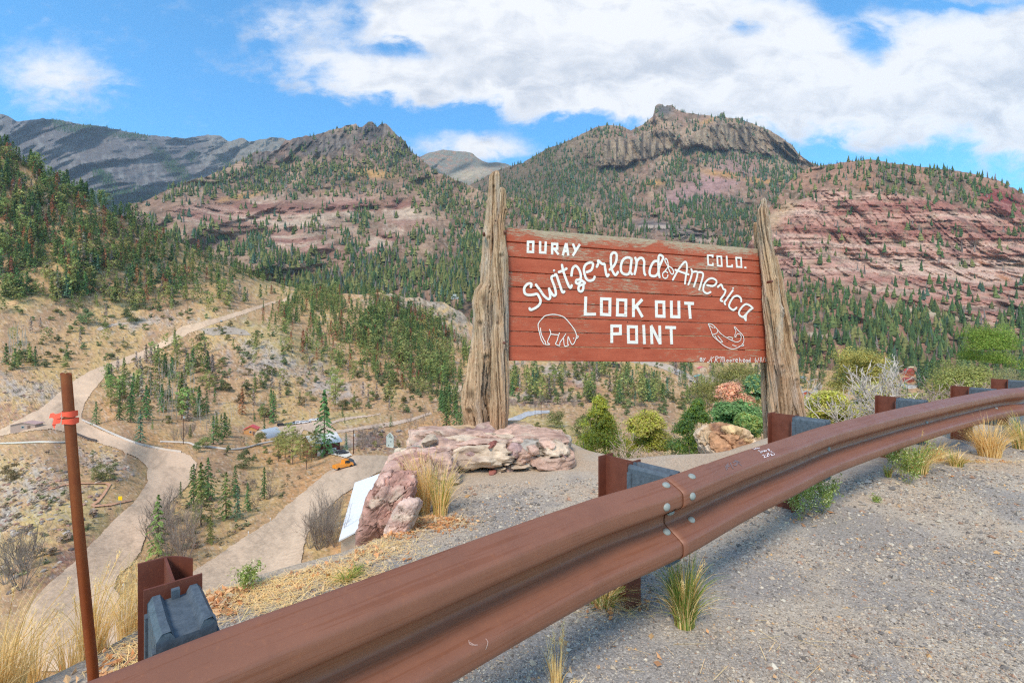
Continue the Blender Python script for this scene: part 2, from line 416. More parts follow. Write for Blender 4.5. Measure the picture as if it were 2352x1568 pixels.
def M2_col(px, py, d, p):
    c, n1, n2, n3 = M_base(px, py, p, 60)
    fo = ss(1500, 1250, px)*ss(560, 420, py); c = mixc(c, lin(112, 98, 78), fo*.8)
    cl = M2_m(px, py)
    v = fbm(px/4.5, py/34, 0*px, 4, 64)
    c = mixc(c, mixc(mixc(np.zeros(px.shape+(3,))+lin(136, 116, 94), lin(160, 138, 112), ss(0, .5, v)), lin(92, 80, 68), ss(.15, .5, -v)), cl)
    pk = np.clip(blobs(px, py, [(1640, 420, 110, 40, -25), (1560, 450, 70, 20, -30)])*1.3-.2+.4*n2, 0, 1)
    c = mixc(c, lin(166, 130, 122), pk)
    me = np.clip(blobs(px, py, [(1660, 400, 60, 9, 8), (1750, 415, 60, 8, 4), (1625, 278, 26, 6, -18), (1500, 420, 30, 8)])*1.4-.3+.3*n2, 0, 1)
    c = mixc(c, lin(184, 140, 92), me)
    kn = blobs(px, py, [(1525, 252, 26, 16), (1658, 266, 9, 9)]); c = mixc(c, lin(104, 96, 90), np.clip(kn*1.6-.3, 0, 1))
    gr = blobs(px, py, [(1515, 520, 80, 16, 5), (1590, 540, 70, 14, 5)]); st = strata(p, 0, 35, 55)
    c = mixc(c, mixc(np.zeros(px.shape+(3,))+lin(170, 152, 138), lin(110, 98, 94), ss(0, .5, st)), np.clip(gr*1.5-.3+.4*n3, 0, 1))
    return c
sheet('right_mountain', 1080, 2010, M2_top, 860, D2, 2.6, M2_col, M_mtn, jag=1.5, jfreq=8)

# --- M3: red layered cliffs ---
M3_top = curve([(1690, 640), (1720, 560), (1740, 515), (1765, 480), (1785, 455), (1805, 425), (1830, 398), (1860, 384), (1900, 378), (1950, 370), (2000, 366), (2060, 376), (2120, 384), (2190, 392), (2250, 402), (2300, 418), (2352, 444), (2440, 480)])
M3_ctrl = [(1690, 640, 1250), (1740, 515, 1350), (1860, 384, 1650), (2000, 366, 1550), (2200, 392, 1450), (2440, 480, 1300), (2000, 450, 1360), (2250, 470, 1300), (1850, 480, 1330), (1800, 560, 1240), (2000, 560, 1220), (2250, 600, 1130),
  (1830, 660, 1060), (2000, 650, 1030), (2300, 700, 900), (1780, 740, 900), (2000, 760, 820), (2200, 780, 770), (2440, 820, 700), (1700, 860, 840), (2440, 860, 670), (2000, 900, 720)]
def M3_cl(px, py):
    n = N(px, py, 40, 71)*18
    topc = np.interp(px, [1740, 1800, 1900, 2000, 2100, 2200, 2350, 2440], [500, 468, 445, 438, 450, 470, 500, 520])
    botc = np.interp(px, [1740, 1800, 1900, 2050, 2200, 2350, 2440], [600, 640, 655, 690, 725, 790, 810])
    return ss(-12, 12, py-topc+n)*ss(14, -14, py-botc+n*1.2)
def M3_disp(px, py, d, p):
    cl = M3_cl(px, py)
    st = strata(p, .05, 26, 73)*17+strata(p, .05, 8, 75)*7
    blk = fbm(p[..., 0]/34, 0*px, p[..., 2]/120, 4, 77)*13-ss(.2, .4, fbm(p[..., 0]/17, 0*px, np.floor(p[..., 2]/28+.05*p[..., 0]/28)*1.7, 3, 78))*8
    g = np.abs(fbm(p[..., 0]/150, p[..., 1]/400, p[..., 2]/500, 3, 79))*60
    return cl*(st+blk)+g+fbm(p[..., 0]/50, p[..., 1]/50, p[..., 2]/50, 4, 81)*16*(1-.5*cl)
D3 = Depth(M3_ctrl, M3_disp)
def M3_col(px, py, d, p):
    c, n1, n2, n3 = M_base(px, py, p, 80)
    c = mixc(c, lin(168, 120, 98), ss(-.1, .6, n1+.2)*.6)
    st, s2 = strata(p, .05, 26, 73), strata(p, .05, 8, 75)
    z = np.zeros(px.shape+(3,))
    r = mixc(z+lin(190, 150, 136), lin(210, 182, 166), ss(-.05, .45, st+.35*s2)); r = mixc(r, lin(166, 118, 106), ss(.1, .5, -st+.4*s2)); r = mixc(r, lin(150, 146, 122), ss(.2, .6, N(px, py*1.8, 16, 87))*.4)
    r = mixc(r, lin(182, 164, 148), ss(600, 680, py)*ss(-.2, .4, s2+n2*.3)*.8)
    r = mixc(r, lin(98, 76, 72), ss(.42, .62, s2-.3*n3)*.6)
    blk = fbm(p[..., 0]/10, p[..., 2]/60, 0*px, 3, 84); r = mixc(r, lin(96, 74, 72), ss(.42, .7, blk)*.6)
    tan = np.clip(blobs(px, py, [(1800, 470, 50, 26, -40), (1770, 500, 30, 30)])*1.5-.2, 0, 1); r = mixc(r, lin(188, 166, 136), tan*.8)
    cl = M3_cl(px, py); r = r*np.array([1.06, .95, .86])
    c = mixc(c, r, np.clip(cl*1.1-.05+.25*n3, 0, 1))
    rr = np.clip(blobs(px, py, [(2300, 455, 70, 26, 14), (2330, 480, 60, 20, 14)])*1.5-.3+.4*n2, 0, 1)
    c = mixc(c, mixc(z+lin(146, 76, 70), lin(172, 116, 104), ss(0, .5, s2)), rr)
    og = np.clip(blobs(px, py, [(2310, 640, 30, 6, 20), (2260, 605, 30, 6, 20), (1990, 430, 20, 10), (1870, 690, 60, 16, 10)])*1.4-.4+.5*n2, 0, 1); c = mixc(c, lin(186, 128, 92), og)
    pt = np.clip(blobs(px, py, [(1860, 768, 50, 7, 3), (1850, 735, 30, 6), (2150, 720, 120, 10, 9)])*1.4-.3, 0, 1); c = mixc(c, lin(196, 176, 148), pt)
    return c
sheet('red_cliffs', 1690, 2440, M3_top, curve([(1690, 900), (2440, 900)]), D3, 2.4, M3_col, M_cliff, jag=2.0, jfreq=10)

# --- far ridges ---
FL_top = curve([(-80, 250), (0, 260), (20, 268), (42, 279), (60, 277), (90, 272), (130, 275), (200, 288), (240, 291), (300, 304), (340, 311), (380, 313), (398, 316), (430, 318), (450, 314), (490, 309), (505, 311), (525, 325), (545, 320), (558, 316),
  (572, 326), (600, 320), (625, 316), (650, 318), (680, 330), (760, 400)])
DFL = Depth([(-80, 250, 4600), (100, 275, 4700), (300, 304, 5200), (500, 310, 6500), (650, 318, 7000), (760, 400, 6500), (0, 400, 3900), (200, 480, 3600), (400, 480, 4200), (500, 420, 5200), (700, 500, 5000), (-80, 600, 3200), (400, 600, 3400), (700, 600, 4400)],
  lambda px, py, d, p: np.abs(fbm(p[..., 0]/380+p[..., 2]/900, 0*px, p[..., 2]/1100, 5, 91))*520+fbm(p[..., 0]/110, 0*px, p[..., 2]/700, 5, 93)*130)
def FL_col(px, py, d, p):
    n1, n2, n3 = N(px, py, 40, 95), N(px, py, 12, 96), N(px, py, 5, 97, 3)
    c = np.zeros(px.shape+(3,))+lin(106, 99, 96); c = mixc(c, lin(130, 124, 118), ss(0, .5, n2)); c = mixc(c, lin(100, 92, 88), ss(0, .6, fbm(px/7, py/22, 0*px, 3, 98))*.7)
    c = mixc(c, lin(140, 130, 110), ss(420, 560, px)*.6)
    f = np.clip(blobs(px, py, [(200, 300, 90, 16, 6), (300, 312, 50, 10, 5), (140, 285, 30, 12, 20), (360, 345, 20, 40, -60), (400, 385, 22, 62, -48), (440, 360, 16, 18), (520, 372, 26, 12, 30), (240, 410, 18, 40, -50), (300, 460, 120, 30)])*1.5-.5+.35*n2, 0, 1)
    c = mixc(c, lin(62, 70, 58), f*.85)
    return c
sheet('far_ridge', -80, 760, FL_top, 600, DFL, 3.0, FL_col, M_far, jag=1.6, jfreq=9)
FC_top = curve([(880, 420), (930, 378), (960, 362), (985, 351), (1018, 344), (1040, 347), (1070, 348), (1085, 352), (1095, 362), (1108, 370), (1120, 374), (1140, 372), (1160, 375), (1200, 390), (1280, 440)])
DFC = Depth([(880, 420, 7500), (1020, 344, 8200), (1160, 375, 7200), (1280, 440, 7000), (1000, 480, 5500), (1200, 480, 5500)], lambda px, py, d, p: np.abs(fbm(p[..., 0]/500, p[..., 1]/1200, p[..., 2]/1500, 4, 101))*400)
def FC_col(px, py, d, p):
    n1, n2 = N(px, py, 20, 105), N(px, py*2.5, 7, 106)
    c = np.zeros(px.shape+(3,))+lin(128, 122, 104); c = mixc(c, lin(160, 118, 92), ss(.0, .5, n2+.4*n1)*.8); c = mixc(c, lin(178, 160, 130), blob(px, py, 1080, 400, 50, 14, -10)*.9)
    return mixc(c, lin(60, 66, 54), np.clip(blobs(px, py, [(1130, 378, 36, 7), (1060, 385, 40, 7, -25), (1010, 400, 40, 8, 30)])*1.4-.3+.3*n2, 0, .9))
sheet('distant_peak', 880, 1280, FC_top, 520, DFC, 3.0, FC_col, M_far, jag=.8)

# --- roads: cut from the same surface, lifted a hand's breadth ---
def road(name, poly, D, mat, lift=.25, step=1.6, c=(208, 178, 148), edge=2.6):
    poly = np.array(poly, float); x0, y0 = poly.min(0); x1, y1 = poly.max(0)
    nx, ny = int((x1-x0)/step)+2, int((y1-y0)/step)+2
    PX, PY = np.meshgrid(x0+np.arange(nx)*step, y0+np.arange(ny)*step)
    cx, cy = PX[:-1, :-1]+step/2, PY[:-1, :-1]+step/2
    ins = inpoly(cx+edge*N(cx, cy, 14, 5, 2), cy+edge*.6*N(cx, cy, 12, 6, 2), poly)
    V = P(PX, PY, D(PX, PY)); V[..., 2] += lift
    n2 = N(PX*.5-PY*.5, PX+PY*1.2, 9, 12, 3); n1 = N(PX, PY, 50, 13)
    C = np.zeros(PX.shape+(3,))+lin(*c); C = mixc(C, lin(*[v*.86 for v in c]), ss(-.1, .5, n2)*.5); n4 = N(PX*.9-PY*1.1, (PX+PY)*.22, 5, 19, 3); C = mixc(C, lin(*[v*.84 for v in c]), ss(.15, .45, n4)*.35); C = mixc(C, lin(*[min(255, v*1.07) for v in c]), ss(0, .5, n1)*.8)
    i, j = np.nonzero(ins)
    Q = np.stack([i*nx+j, (i+1)*nx+j, (i+1)*nx+j+1, i*nx+j+1], -1)
    used, inv = np.unique(Q.ravel(), return_inverse=True)
    return mk(name, V.reshape(-1, 3)[used], [inv.reshape(-1, 4)], mat, None, C.reshape(-1, 3)[used], True, kind='structure')
M_road = m_ground('dirt_road', 1.2, .2, .3, .3)
zA = lambda x, y: (x/2.977, 520.6+y/2.977)
zB = lambda x, y: (x/2.977, 1041.3+y/2.977)
zC = lambda x, y: (514.5+x/5.486, 943.3+y/5.486)
up = [zA(*q) for q in [(2000, 450), (1930, 500), (1850, 515), (1700, 560), (1500, 620), (1380, 650), (1250, 680), (1150, 760), (1080, 800), (1000, 840), (850, 895), (720, 945), (620, 985), (520, 1040), (400, 1140), (300, 1230), (150, 1310), (0, 1390), (0, 1430), (200, 1400), (340, 1385), (460, 1405), (540, 1440), (700, 1490), (830, 1530), (870, 1562)]]
upB = [zB(*q) for q in [(870, 0), (950, 40), (1010, 100), (1010, 200), (950, 300), (870, 380), (780, 460), (700, 550), (600, 650), (500, 760), (330, 900), (240, 1000), (150, 1150), (60, 1500), (1100, 1500), (1000, 1150), (940, 1040), (830, 990), (780, 930), (800, 850), (880, 780), (960, 680), (990, 590), (1000, 520), (1130, 370), (1200, 300), (1280, 230), (1330, 150), (1345, 70), (1300, 15)]]
dn = [zA(*q) for q in [(1240, 1545), (1100, 1530), (1000, 1510), (850, 1460), (700, 1400), (560, 1330), (555, 1290), (580, 1210), (630, 1130), (690, 1060), (730, 1010), (800, 960), (900, 930), (1030, 880), (1100, 835), (1200, 790), (1290, 730), (1400, 690), (1510, 650), (1720, 580), (1850, 530), (1960, 512), (2030, 460)]]
road('dirt_road', up+upB+dn, DV, M_road, edge=1.5)
road('lower_road', [(806, 1048), (815, 1046), (912, 1047), (960, 1052), (960, 1075), (888, 1078), (868, 1085), (784, 1139), (745, 1175), (722, 1199), (706, 1225), (697, 1260), (690, 1300), (700, 1420), (600, 1500), (330, 1500), (300, 1420), (316, 1390), (420, 1370), (445, 1330), (430, 1320), (453, 1307), (487, 1286),
      (524, 1260), (571, 1229), (621, 1199), (672, 1152), (739, 1095), (770, 1075), (782, 1064), (800, 1058)], DV, M_road, c=(200, 174, 146), lift=.2)
road('car_park', [zC(*q) for q in [(650, 205), (1185, 125), (1330, 140), (1560, 80), (1900, 50), (1960, 30), (1975, 45), (1600, 110), (1400, 150), (1330, 200), (1400, 255), (1700, 205), (2060, 150), (2352, 95), (2600, 20), (2620, 40), (2352, 135), (2060, 205), (1720, 238), (1400, 290), (1150, 300), (1000, 235), (960, 320), (880, 345), (760, 345), (660, 300)]], DV, M_road, c=(204, 178, 154), edge=.8)
road('driveway', [zC(*q) for q in [(1290, 545), (1400, 505), (1560, 500), (1612, 565), (1540, 600), (1420, 570)]], DV, M_road, c=(214, 206, 190), lift=.35, edge=.2)
road('upper_track', [zA(*q) for q in [(660, 700), (700, 678), (800, 660), (900, 652), (1030, 650), (1030, 658), (900, 662), (800, 675), (720, 695), (680, 715)]], DV, M_road, c=(200, 180, 160), edge=.5)
road('hillside_track', [zA(*q) for q in [(40, 520), (200, 475), (420, 425), (620, 400), (800, 395), (1000, 385), (1250, 362), (1600, 335), (1600, 345), (1250, 375), (1000, 397), (800, 408), (500, 430), (300, 465), (120, 530), (40, 545)]], DV, M_road, c=(206, 166, 122), edge=.8)
road('bend_road', [(1030, 893), (1045, 888), (1060, 886), (1068, 890), (1052, 902), (1044, 912), (1036, 906)], DV, M_road, edge=.5)
road('highway', [(1160, 965), (1187, 955), (1208, 946), (1230, 943), (1262, 943), (1262, 949), (1235, 951), (1210, 957), (1192, 966)], DV, M_road, c=(186, 184, 182), edge=.3)
road('gravel_flat', [zA(*q) for q in [(1380, 700), (1560, 680), (1680, 710), (1720, 745), (1600, 735), (1450, 745), (1400, 730)]], DV, M_road, c=(176, 160, 142), edge=1)
road('foot_path', [zB(*q) for q in [(620, 355), (660, 330), (700, 280), (740, 225), (720, 212), (560, 212), (440, 222), (340, 255), (335, 247), (440, 212), (560, 203), (730, 203), (762, 212), (715, 290), (675, 340), (640, 358), (760, 348), (900, 318), (905, 326), (760, 360), (640, 372)]], DV, M_road, c=(198, 150, 118), edge=.3, step=1.0)
road('valley_street', [(1850, 925), (1868, 895), (1880, 880), (1890, 885), (1882, 905), (1875, 930)], DV, M_road, c=(190, 176, 160), edge=.5)
road('slope_street', [(1480, 826), (1540, 838), (1600, 868), (1680, 890), (1760, 905), (1760, 910), (1680, 896), (1590, 875), (1520, 846), (1450, 832)], DV, M_road, c=(194, 176, 156), edge=.5)
# ---------- plants ----------
def leafcloud(C, Dn, Up, L, Wd, cols, quads=False):
    """small blades: centre C, long direction Dn, side Up, half length L, half width Wd"""
    C = np.asarray(C); n = len(C)
    L = np.broadcast_to(L, (n,))[:, None]; Wd = np.broadcast_to(Wd, (n,))[:, None]
    a, b, c = C-Dn*L*.6-Up*Wd, C-Dn*L*.6+Up*Wd, C+Dn*L
    V = np.stack([a, b, c], 1).reshape(-1, 3); T = np.arange(3*n).reshape(-1, 3)
    return V, T, np.repeat(np.broadcast_to(cols, (n, 3)), 3, axis=0)
def unit(v): return v/(np.linalg.norm(v, axis=-1, keepdims=True)+1e-9)
def rdir(r, n): return unit(r.normal(size=(n, 3)))
def varied(r, n, base, v=.25, h=.06):
    b = np.array(base)[None]*(1+r.uniform(-v, v, (n, 1))); return np.clip(b*(1+r.uniform(-h, h, (n, 3))), 0, 1)
def conifer_crown(seed, n, col, w=.2, base=.08, sparse=0., leaf=1., pine=False):
    """unit-height conifer crown"""
    r = np.random.default_rng(seed)
    nb = int((46 if not pine else 26)*(1-sparse)); per = max(2, n//nb)
    Cs, Ds, Us, Ls, Ws, Co = [], [], [], [], [], []
    for i in range(nb):
        h = base+(1-base)*((i+r.uniform(0, 1))/nb)**(1.15 if not pine else .9)
        if pine: R = w*(.35+1.1*math.sin(math.pi*min(1, (h-base)/(1-base)*.92+.05))**.7)*r.uniform(.55, 1.1)
        else: R = w*(1-(h-base)/(1-base))**.85*r.uniform(.62, 1.12)+.012
        a = i*2.4+r.uniform(-.5, .5)
        dr = np.array([math.cos(a), math.sin(a), 0])
        t = r.uniform(.12, 1, per)**.75
        droop = (-.35 if not pine else .15)*R
        c = np.array([0, 0, h])+dr*(t*R)[:, None]+np.array([0, 0, 1])*(droop*t*t+R*.12*(1-t))[:, None]
        side = np.array([-dr[1], dr[0], 0]); spread = R*.36*(1.15-t)
        c += side*(r.uniform(-1, 1, per)*spread)[:, None]; c[:, 2] += r.normal(0, .006, per)+(r.normal(0, .02, per) if pine else 0)
        dn = unit(dr+side*r.uniform(-.8, .8, per)[:, None]+np.array([0, 0, 1])*r.uniform(-.6, .15 if not pine else .9, per)[:, None])
        nt_ = unit(dr*.6+np.array([0, 0, .8])+.5*rdir(r, per)); dn = unit(dn-nt_*(dn*nt_).sum(1)[:, None]); upv = np.cross(nt_, dn)
        k = leaf*math.sqrt(900/n)
        Ls.append(r.uniform(.017, .032, per)*k*(1.2-.4*t)); Ws.append(r.uniform(.009, .017, per)*k)
        Cs.append(c); Ds.append(dn); Us.append(upv)
        Co.append(varied(r, per, col, .3)*(r.uniform(.75, 1.25)))
    nt = max(4, n//60)
    z = r.uniform(.9, 1, nt); Cs.append(np.stack([r.normal(0, .008, nt), r.normal(0, .008, nt), z], 1)); Ds.append(unit(np.tile([0, 0, 1.], (nt, 1))+r.normal(0, .3, (nt, 3)))); Us.append(rdir(r, nt))
    k = leaf*math.sqrt(900/n); Ls.append(np.full(nt, .016*k)); Ws.append(np.full(nt, .006*k)); Co.append(varied(r, nt, col, .3))
    return leafcloud(np.concatenate(Cs), np.concatenate(Ds), np.concatenate(Us), np.concatenate(Ls), np.concatenate(Ws), np.concatenate(Co))
def bush_crown(seed, n, col, lobes=9, w=.55, leaf=1., z0=.12, col2=None, fill=.35, upright=0., cone=False):
    """unit-height rounded crown made of lobes of short sprays"""
    r = np.random.default_rng(seed)
    lb = []
    for i in range(lobes):
        a, rr, z = r.uniform(0, 6.28), w*math.sqrt(r.uniform(0, 1))*.72, r.uniform(z0+.1*(1-z0), 1-.14*(1-z0))
        rr *= 1-.62*max(0, (z-z0)/(1-z0)-.45)/.5
        if cone: z = r.uniform(z0, .96); rr = w*math.sqrt(r.uniform(0, 1))*1.05*(1.0-z); lb.append((rr*math.cos(a), rr*math.sin(a), z, w*r.uniform(.2, .42)*(1.14-z)+.012, r.uniform(.8, 1.2))); continue
        lb.append((rr*math.cos(a), rr*math.sin(a), z, r.uniform(.16, .28)*(w/.5)**.5*(1.15-.45*z) if z0 < .15 else r.uniform(.26, .42)*w, r.uniform(.8, 1.25)))
    k = r.integers(0, lobes, n); lb = np.array(lb)
    d = rdir(r, n); d[:, 2] = np.abs(d[:, 2])*.9+d[:, 2]*.1; d = unit(d)
    rad = lb[k, 3]*(1-fill*r.uniform(0, 1, n)**1.5)*(1+.36*r.normal(0, .5, n))
    c = lb[k, :3]+d*rad[:, None]*np.array([1, 1, 1.05])
    c[:, 2] = np.clip(c[:, 2], .03, 1.03)
    nt_ = unit(d*.8+np.array([0, 0, .5])+.55*rdir(r, n)); dn = unit(d*.3+r.normal(0, .6, (n, 3))+np.array([0, 0, .4+upright])); dn = unit(dn-nt_*(dn*nt_).sum(1)[:, None]); upv = np.cross(nt_, dn)
    s = leaf*math.sqrt(1500/n)
    cc = varied(r, n, col, .28)*lb[k, 4][:, None]
    if col2 is not None:
        m = (r.uniform(0, 1, n) < .3)[:, None]; cc = np.where(m, varied(r, n, col2, .3), cc)
    return leafcloud(c, dn, upv, r.uniform(.018, .04, n)*s, r.uniform(.008, .016, n)*s, cc)
def branching(seed, depth=4, L=.35, r0=.02, spread=.6, up=.35, nb=3, n=5, stems=1, taper=.62, shrink=.72, wig=.12):
    """bare branches, unit height-ish; returns list of (points, radii)"""
    r = np.random.default_rng(seed); out = []
    def grow(p, d, l, ra, k):
        pts = [p]; q = d
        for i in range(n-1):
            q = unit(q+r.normal(0, wig, 3)+np.array([0, 0, up*.12])); pts.append(pts[-1]+q*l/(n-1))
        pts = np.array(pts); rr = np.linspace(ra, ra*taper, n); out.append((pts, rr))
        if k > 0:
            for j in range(nb):
                i = n-1 if j == 0 else int(r.integers(1, n))
                dd = unit(q+r.normal(0, spread, 3)*(1 if j else .5)+np.array([0, 0, up]))
                grow(pts[i], dd, l*shrink*r.uniform(.7, 1.15), ra*taper*(1 if j == 0 else .8), k-1)
    for s in range(stems):
        a = s*2.4+r.uniform(-.4, .4); d = unit(np.array([math.cos(a)*spread*(stems > 1), math.sin(a)*spread*(stems > 1), 1.]))
        grow(np.array([.03*math.cos(a)*(stems > 1), .03*math.sin(a)*(stems > 1), 0.]), d, L*r.uniform(.8, 1.15), r0*r.uniform(.7, 1.1), depth)
    return out
def tubes_mb(br, c, n=4, var=.15, seed=0):
    r = np.random.default_rng(seed); mb = MB()
    for p, rr in br: mb.tube(p, rr, n if rr[0] < .03 else n+2, np.array(c)*r.uniform(1-var, 1+var), cap=False)
    return mb
M_leaf = m_vcol('conifer_needles', 1.5, .25, .8, .15, objvar=.25, trans=.4, gain=2.0)
M_bush = m_vcol('juniper_foliage', 1.5, .25, .8, .15, objvar=.22, trans=.4, gain=1.7)
M_forest = m_vcol('forest_foliage', .05, .2, .9, .1)
M_bark = m_vcol('bark', 8, .3, .95, .1, .4, .02)
G_DK, G_MD, G_OL, G_BL, G_RUST, G_GREY = (.080, .135, .046), (.150, .185, .056), (.22, .22, .074), (.090, .15, .090), (.28, .125, .060), (.24, .20, .16)
J_OL, J_BR, J_GR = (.165, .165, .062), (.20, .165, .075), (.12, .145, .062)
def tmpl(fn):
    V, T, C = fn; mb = MB(); mb.add(V, T=T, c=C); return mb
CON, CONN, BSH = [], [], []
specs = [(G_DK, .15, False), (G_MD, .17, False), (G_OL, .21, True), (G_DK, .19, False), (G_BL, .16, False), (G_OL, .24, True), (G_MD, .20, True), (G_RUST, .17, False), (G_GREY, .12, False)]
for i, (c, wd, pn) in enumerate(specs):
    sp_ = .45 if c == G_GREY else (.25 if c == G_RUST else 0)
    _m = tmpl(conifer_crown(100+i, 620, c, wd*1.3, .07 if not pn else .16, sp_, 1.35, pn)); _m.tube([(0, 0, -.06), (0, 0, .5), (0, 0, .97)], [.018, .012, .003], 5, (.17, .13, .1))
    if c == G_GREY: [_m.tube([(0, 0, z_), (.1*math.cos(z_*40), .1*math.sin(z_*40), z_+.01)], [.005, .002], 3, (.2, .16, .13)) for z_ in np.linspace(.2, .9, 26)]
    CON.append(_m.data('crown_%d' % i, M_leaf))
    CONN.append(tmpl(conifer_crown(200+i, 2600, c, wd*1.2, .06 if not pn else .24, sp_, 1.25, pn)).data('crown_near_%d' % i, M_leaf))
TRK = MB().tube([(0, 0, -.06), (0, 0, .3), (0, 0, .92)], [.016, .012, .003], 6, (.16, .115, .085)).data('trunk', M_bark)
for i, (c, wd) in enumerate([(J_OL, .62), (J_GR, .55), (J_BR, .7), (J_OL, .5), (J_GR, .75), (J_BR, .5)]):
    BSH.append(tmpl(bush_crown(300+i, 520, c, 9, wd, 1.9, -.05)).data('juniper_%d' % i, M_bush))
ASP = [tubes_mb(branching(400+i, 3, .62, .012, .35, .9, 3, 5, 1, .6, .5, .05), (.46, .40, .33), 4, .15, i).data('aspen_%d' % i, M_bark) for i in range(4)]
SHR = [tubes_mb(branching(420+i, 3, .42, .012, .55, .5, 4, 4, 6, .6, .66, .1), (.30, .235, .185), 3, .15, i).data('bare_shrub_%d' % i, M_bark) for i in range(3)]
def inst(name, me, loc, s, rz=0, sxy=1., parent=None, **k):
    o = bpy.data.objects.new(name, me); COL.objects.link(o); o.location = loc; o.scale = (s*sxy, s*sxy, s); o.rotation_euler = (0, 0, rz)
    if parent is not None: o.parent = parent
    return tag(o, **k)

# --- planting plan: polygons in the view, read onto the valley sheet ---
def sample(poly, n, seed, dens=None, avoid=True):
    r = np.random.default_rng(seed); poly = np.array(poly, float); lo, hi = poly.min(0), poly.max(0); out = []
    tries = 0
    while len(out) < n and tries < 60:
        tries += 1
        q = r.uniform(lo, hi, (n*3, 2)); q = q[inpoly(q[:, 0], q[:, 1], poly)]
        if dens is not None and len(q): q = q[r.uniform(0, 1, len(q)) < dens(q[:, 0], q[:, 1])]
        if avoid and len(q):
            m = np.ones(len(q), bool)
            for rp in ROADS: m &= ~inpoly(q[:, 0], q[:, 1], rp)
            q = q[m]
        out.extend(q.tolist())
    return np.array(out[:n])
ROADS = [up+upB+dn, [(806, 1048), (815, 1042), (960, 1042), (960, 1080), (868, 1090), (745, 1175), (690, 1300), (300, 1500), (300, 1420), (430, 1320), (571, 1229), (739, 1095), (770, 1075)],
         [zC(*q) for q in [(100, 150), (650, 130), (1185, 100), (1560, 50), (1960, 20), (1600, 120), (2060, 120), (2600, 0), (2600, 60), (1700, 260), (1620, 600), (1280, 600), (1050, 520), (760, 345), (100, 330)]],
         [(1160, 940), (1262, 935), (1262, 960), (1160, 972)], [(1025, 885), (1072, 880), (1068, 900), (1036, 912)], [(885, 985), (912, 985), (912, 1040), (885, 1040)], [(1590, 838), (1630, 838), (1630, 885), (1590, 885)], [(2060, 835), (2110, 835), (2110, 885), (2060, 885)]]
cl_ = lambda s, sd, a=-.1, b=.35: (lambda x, y: .12+.88*ss(a, b, N(x, y, s, sd)))
TREES = []   # px, py, height m, kind index, near?
def put(poly, n, seed, h, kinds, dens=None, zone='', avoid=True):
    q = sample(poly, n, seed, dens, avoid); r = np.random.default_rng(seed+1)
    for x, y in q: TREES.append((x, y, r.uniform(*h), int(r.choice(kinds)), zone))
HILL = [(-20, 325), (60, 372), (100, 402), (200, 464), (300, 507), (400, 554), (500, 600), (600, 641), (690, 668), (690, 700), (620, 680), (560, 700), (420, 700), (330, 720), (250, 690), (120, 690), (0, 690), (-40, 600)]
put(HILL, 700, 11, (15, 25), [0, 1, 1, 3, 3, 0, 1, 4, 2, 6, 1, 3, 7, 8], lambda x, y: np.clip(.25+ss(690, 560, y)*.6+.7*ss(-.2, .4, N(x, y, 50, 4)), 0, 1), 'hill')
put([(-20, 322), (120, 408), (330, 520), (600, 640), (700, 668), (700, 674), (600, 650), (330, 532), (120, 424), (-20, 345)], 110, 12, (14, 24), [0, 0, 3, 3, 1, 6], None, 'hill')
put([(640, 700), (700, 668), (850, 672), (1000, 740), (1085, 790), (1085, 880), (1010, 870), (900, 830), (800, 790), (700, 770), (620, 720)], 700, 13, (13, 22), [0, 0, 1, 1, 3, 3, 2, 6, 7, 1], cl_(50, 6), 'centre')
put([(690, 668), (760, 674), (850, 720), (1000, 800), (1060, 860), (1060, 900), (980, 890), (880, 800), (760, 730), (640, 720)], 300, 14, (13, 21), [0, 1, 6, 3, 2], None, 'centre')
put([(450, 770), (640, 760), (800, 800), (1000, 900), (1030, 930), (950, 945), (760, 950), (640, 970), (560, 930), (430, 850)], 60, 15, (9, 15), [2, 5, 6, 1, 8], None, 'slope')
put([(270, 850), (330, 800), (470, 780), (490, 860), (480, 960), (420, 975), (330, 965), (240, 930), (235, 890)], 70, 16, (12, 19), [0, 3, 2, 6, 8, 8, 1], None, 'gully')
put([(0, 700), (170, 700), (420, 690), (430, 760), (200, 850), (0, 850)], 16, 17, (9, 15), [0, 2, 6, 8], None, 'bench')
put([(0, 780), (90, 800), (110, 850), (0, 870)], 9, 18, (12, 16), [0, 1, 2], None, 'bench')
put([(480, 920), (640, 920), (760, 940), (760, 965), (640, 975), (540, 1020), (480, 1015)], 12, 19, (8, 14), [0, 1, 3], None, 'slope')
put([(1005, 910), (1030, 900), (1064, 915), (1064, 985), (1020, 985), (1005, 960)], 26, 20, (12, 17), [0, 3, 0, 1], None, 'centre')
put([(1165, 838), (1750, 838), (1760, 930), (1500, 940), (1350, 925), (1165, 920)], 300, 21, (12, 20), [0, 1, 2, 6, 5, 3, 4, 8], cl_(60, 31), 'town')
put([(1830, 842), (2000, 860), (2200, 866), (2352, 858), (2352, 900), (2130, 900), (1960, 900), (1830, 880)], 130, 22, (17, 27), [0, 0, 3, 1, 4], cl_(70, 33), 'town')
put([(1830, 860), (2130, 870), (2130, 930), (1830, 930)], 24, 23, (12, 20), [0, 3, 4], None, 'town')
put([(410, 1090), (440, 1110), (500, 1120), (470, 1150), (425, 1145)], 4, 24, (5, 7), [0, 1], None, 'slope')
put([(600, 700), (680, 690), (820, 760), (1000, 860), (1040, 920), (980, 920), (860, 880), (720, 830), (600, 760)], 170, 27, (10, 17), [1, 2, 1, 6, 0, 3, 7], None, 'centre')
put([(0, 640), (260, 650), (560, 690), (560, 706), (430, 720), (250, 712), (100, 700), (0, 700)], 60, 28, (12, 19), [1, 2, 5, 6], None, 'hill')
